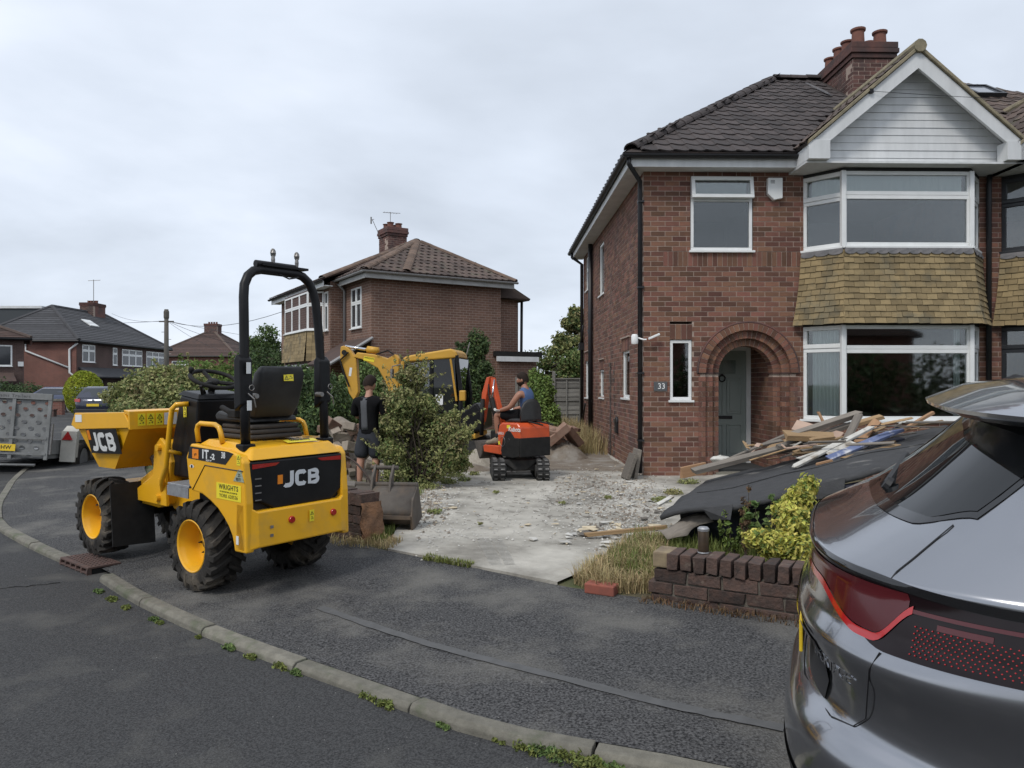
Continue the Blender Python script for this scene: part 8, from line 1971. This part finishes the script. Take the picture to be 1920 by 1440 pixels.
for k in range(2600):
    px = rnd.choice((rnd.gauss(1140, 60), rnd.uniform(790, 1250), rnd.gauss(815, 35), rnd.gauss(1200, 40))); py = rnd.choice((rnd.gauss(1000, 16), rnd.uniform(870, 1000), rnd.gauss(935, 20), rnd.gauss(925, 14)))
    if py < 868 or px > 1262 or px < 780: continue
    X, Y = ong(px, py); s = rnd.uniform(.005, .018); a = rnd.random()*6; z = GZ(X, Y)+.02
    vs.add([(X+s*cos(a), Y+s*sin(a), z), (X+s*cos(a+2), Y+s*sin(a+2), z), (X+s*cos(a+4.2), Y+s*sin(a+4.2), z), (X, Y, z+s*.7)], [(0, 1, 3), (1, 2, 3), (2, 0, 3)])
tag(vs.build('plaster_crumbs', M_plast, None, fix=False), 'fine plaster crumbs and splinters strewn over the driveway', 'debris', kind='stuff')
tw = MB()
for k in range(420):
    px, py = rnd.choice(((rnd.uniform(800, 1250), rnd.uniform(900, 985)), (rnd.gauss(1110, 60), rnd.gauss(935, 14)))); X, Y = ong(px, max(880, py)); a = rnd.random()*6; l = rnd.uniform(.02, .09); z = GZ(X, Y)+.024
    tw.tube([(X, Y, z), (X+l*cos(a), Y+l*sin(a), z+.004)], .0022, 3)
tag(tw.build('twig_litter', M_bark, None, fix=False), 'dark twigs and leaf litter strewn over the driveway', 'debris', kind='stuff')
lv = []
for (px, py, s, n) in ((735, 915, .2, 200), (780, 905, .2, 200), (820, 900, .2, 200), (855, 893, .16, 140), (760, 960, .12, 90), (890, 890, .1, 60), (760, 935, .16, 160), (800, 915, .2, 200), (840, 905, .16, 160), (870, 900, .12, 90), (1240, 940, .12, 140), (1262, 925, .14, 150), (1290, 905, .16, 160), (1320, 888, .12, 110), (1140, 935, .06, 40), (900, 985, .03, 14), (1125, 1050, .05, 24), (930, 925, .05, 26), (1055, 945, .05, 26), (815, 962, .1, 70)):
    X, Y = ong(px, py); lv.append(((X, Y, GZ(X, Y)+.04), (s, s, s*.35), n*2))
tag(obj('brush_litter', leaf_mesh(lv, .035, 91, .2), L_olive), 'cut branches and leaves dropped round the driveway edges', 'debris', kind='stuff')
# white bag on the timber
q = MB(); R_ = []
for i in range(7):
    t = i/6; R_.append([(.13*sin(pi*t)**.6*cos(a)*(1+.3*nz(cos(a)*2, t*4, 3)), .08*sin(pi*t)**.6*sin(a), .09*t+.02*nz(a, t*3, 5)) for a in [2*pi*k/12 for k in range(12)]])
q.grid(R_, close_u=True); o = q.build('white_bag', M_wwhite, None, smooth=True); p = at(1352, 862, 8.6); o.location = (p.x, p.y, p.z-.04); tag(o, 'crumpled white bag lying below the front door', 'bag')
# pale sack under the panel tip
q = MB(); q.grid([[(x*.22, y*.10+.03*sin(x*5), .05+.05*cos(y*1.4)+.03*nz(x*3, y*3, 2)) for y in (-1, -.5, 0, .5, 1)] for x in [-1+.25*k for k in range(9)]]); o = q.build('torn_sack', M_wgrey, None, smooth=True, solid=.004); p = at(1285, 985, 6.5); o.location = (p.x, p.y, p.z-.06); o.rotation_euler = (.2, -.35, .3); tag(o, 'torn pale sack caught under the black panel', 'sack')
# old bench slab and iron gate beside the pier
bn = empty('garden_bench', (-1.75, 8.35, .15), radians(-30), 'weathered garden bench slab behind the broken wall stub', 'bench')
q = MB(); q.box((-.45, -.14, .30), (.25, .14, .36)); q.build('seat', M_wgrey, bn, bevel=.01)
for x in (-.35, .15):
    q = MB(); q.box((x-.03, -.12, 0), (x+.03, .12, .30)); q.build('leg', M_wgrey, bn, bevel=.006)
M_wi = mat('wrought_iron', (.03, .026, .024), (.07, .045, .035), rough=.8, scale=20)
ga = empty('iron_gate', (-1.80, 7.85, .15), radians(-32), 'rusty scrolled iron gate propped behind the wall stub', 'gate')
q = MB(); q.tube([(-.45+.9*k/12, 0, .42+.30*sin(pi*k/12)**.8) for k in range(13)], .010, 6); q.build('arched_rail', M_wi, ga)
q = MB(); q.tube([(-.45, 0, .40), (.45, 0, .34)], .010, 6); q.build('rail', M_wi, ga)
for k in range(6):
    x = -.36+.145*k; q = MB(); q.tube([(x, 0, .05), (x, 0, .42+.28*sin(pi*(x+.45)/.9))], .007, 5); q.build('bar', M_wi, ga)
for s in (1, -1):
    q = MB(); q.tube([(.20+s*(.05+.045*(1-t/14)*cos(t*.7)), -.01, .22+.05*(1-t/14)*sin(t*.7)+.004*t) for t in range(15)], .006, 5); q.build('scroll', M_wi, ga)

# splinters and laths strewn over the heap
rnd = random.Random(99); mats_ = [M_wtan, M_wgrey, M_wgrey, M_wtan, M_wwhite, M_pink]
for k in range(58):
    px, py = rnd.uniform(1400, 1700), 0; f_ = (px-1400)/300; py = rnd.uniform(850-45*f_-18, 872-30*f_); Yk = 7.5+rnd.random()*.7; a = at(px, py, Yk); an = rnd.gauss(.45, .5); l = rnd.uniform(.18, .7)
    plank(a, a+V((l*cos(an), l*sin(an)*.6, l*rnd.uniform(-.05, .28))), rnd.uniform(.015, .05), rnd.uniform(.008, .02), mats_[k % 6], ('thin tan lath', 'thin grey lath', 'thin grey lath', 'thin tan lath', 'thin white painted lath', 'thin pinkish lath')[k % 6]+' lying loose on the timber heap', rnd.uniform(-.6, .6), ('tan laths', 'grey laths', 'grey laths', 'tan laths', 'white laths', 'pinkish laths')[k % 6]+' on the timber heap', 'lath')
# hedge over the road at the photographer's back, seen only in the panes and the car paint
bush('street_hedge', 'tall green hedge over the road facing the brick house', (22, -16, 0), [((-26+4*k, (k % 2)*.5, 1.6), (2.3, 1.0, 1.9), 800) for k in range(13)], L_dark, .35, cat='hedge', seed=61, twig=13, tr=.05)

# loose chippings on pavement and road
rnd = random.Random(123); gp_ = MB()
for k in range(5200):
    if k % 3:
        u = rnd.random(); i = rnd.randrange(60, 300); p, q_ = pairs[i]; t = rnd.uniform(.02, .98); X, Y = lerp(p.x, q_.x, t), lerp(p.y, q_.y, t); z = KERB_Z-.008+(PAV_IN-KERB_Z)*t**.8+.003*nz(X, Y, 1.3)*min(1, t*6)*min(1, (1-t)*6)
    else:
        i = rnd.randrange(60, 300); p, q_ = pairs[i]; d = (p-q_).normalized(); t = .14+rnd.random()**2*2.2; X, Y = p.x+d.x*t, p.y+d.y*t; z = .045
    s = rnd.uniform(.0018, .0050); a = rnd.random()*6
    gp_.add([(X+s*cos(a), Y+s*sin(a), z), (X+s*cos(a+2), Y+s*sin(a+2), z), (X+s*cos(a+4.2), Y+s*sin(a+4.2), z), (X, Y, z+s*.9)], [(0, 1, 3), (1, 2, 3), (2, 0, 3)])
tag(gp_.build('loose_chippings', mat('chippings', (.22, .215, .20), (.10, .10, .10), rough=.95, scale=30, var=.5), None, fix=False), 'loose stone chippings scattered on pavement and road', 'chippings', kind='stuff')
# dusty prints of the digger track on the concrete
tpn = MB()
for k in range(22):
    py = 1008+k*2.3
    for px0, w_ in ((893+k*1.2, 24), (921+k*1.2, 20)):
        X, Y = ong(px0, py); X2, Y2 = ong(px0+w_, py); z = GZ(X, Y)+.0125+.006*nz(X, Y, 2)+.004; a_ = .006
        tpn.add([(X, Y-a_, z), (X2, Y2-a_, z), (X2, Y2+a_, z), (X, Y+a_, z)], [(0, 1, 2, 3)])
tag(tpn.build('track_prints', mat('track_dust', (.50, .48, .44), (.36, .35, .32), rough=1, scale=20), None, fix=False), 'pale ribbed track prints left across the driveway concrete', 'track prints', kind='stuff')

# felt lap strips and torn flaps on the panel
for jj in (6,):
    q = MB(); q.grid([[R2_+V((0, 0, .024)) for R2_ in (F_[i].lerp(K_[i], (jj+dj)/12)+V((0, 0, .035*nz(i*.22, jj*.3, 1)+.012*nz(i*.7, jj*.7, 4)))-V((1.3, 6.55, .1)) for i in range(1, 24))] for dj in (-.12, .18)]); q.build('felt_lap', M_felt, sp_, solid=.008)
for k, (i0, w0) in enumerate(((3, 2), (9, 3), (15, 2))):
    q = MB(); a, b = F_[i0]-V((1.3, 6.55, .1)), F_[i0+w0]-V((1.3, 6.55, .1)); q.add([a+V((0, -.01, .02)), b+V((0, -.01, .02)), b+V((-.04, -.07, -.10-.02*k)), a+V((.06, -.05, -.06))], [(0, 1, 2, 3)]); q.build('torn_flap', M_felt, sp_, solid=.006)
# broken brick and soil crumbs at the back and house side of the yard
bc = MB(); rnd = random.Random(321)
for k in range(1300):
    px, py = rnd.choice(((rnd.uniform(860, 1190), rnd.gauss(872, 9)), (rnd.uniform(1040, 1230), rnd.gauss(905, 16)), (rnd.gauss(1170, 40), rnd.gauss(960, 30)), (rnd.gauss(800, 20), rnd.gauss(940, 25))))
    if py < 850 or px > 1262: continue
    X, Y = ong(px, py); s = rnd.uniform(.008, .030); a = rnd.random()*6; z = GZ(X, Y)+.018
    bc.add([(X+s*cos(a), Y+s*sin(a), z), (X+s*cos(a+2), Y+s*sin(a+2), z), (X+s*cos(a+4.2), Y+s*sin(a+4.2), z), (X+s*.2, Y, z+s*.8)], [(0, 1, 3), (1, 2, 3), (2, 0, 3)])
tag(bc.build('brick_crumbs', M_stone, None, fix=False), 'brown brick and soil crumbs over the back of the driveway', 'debris', kind='stuff')
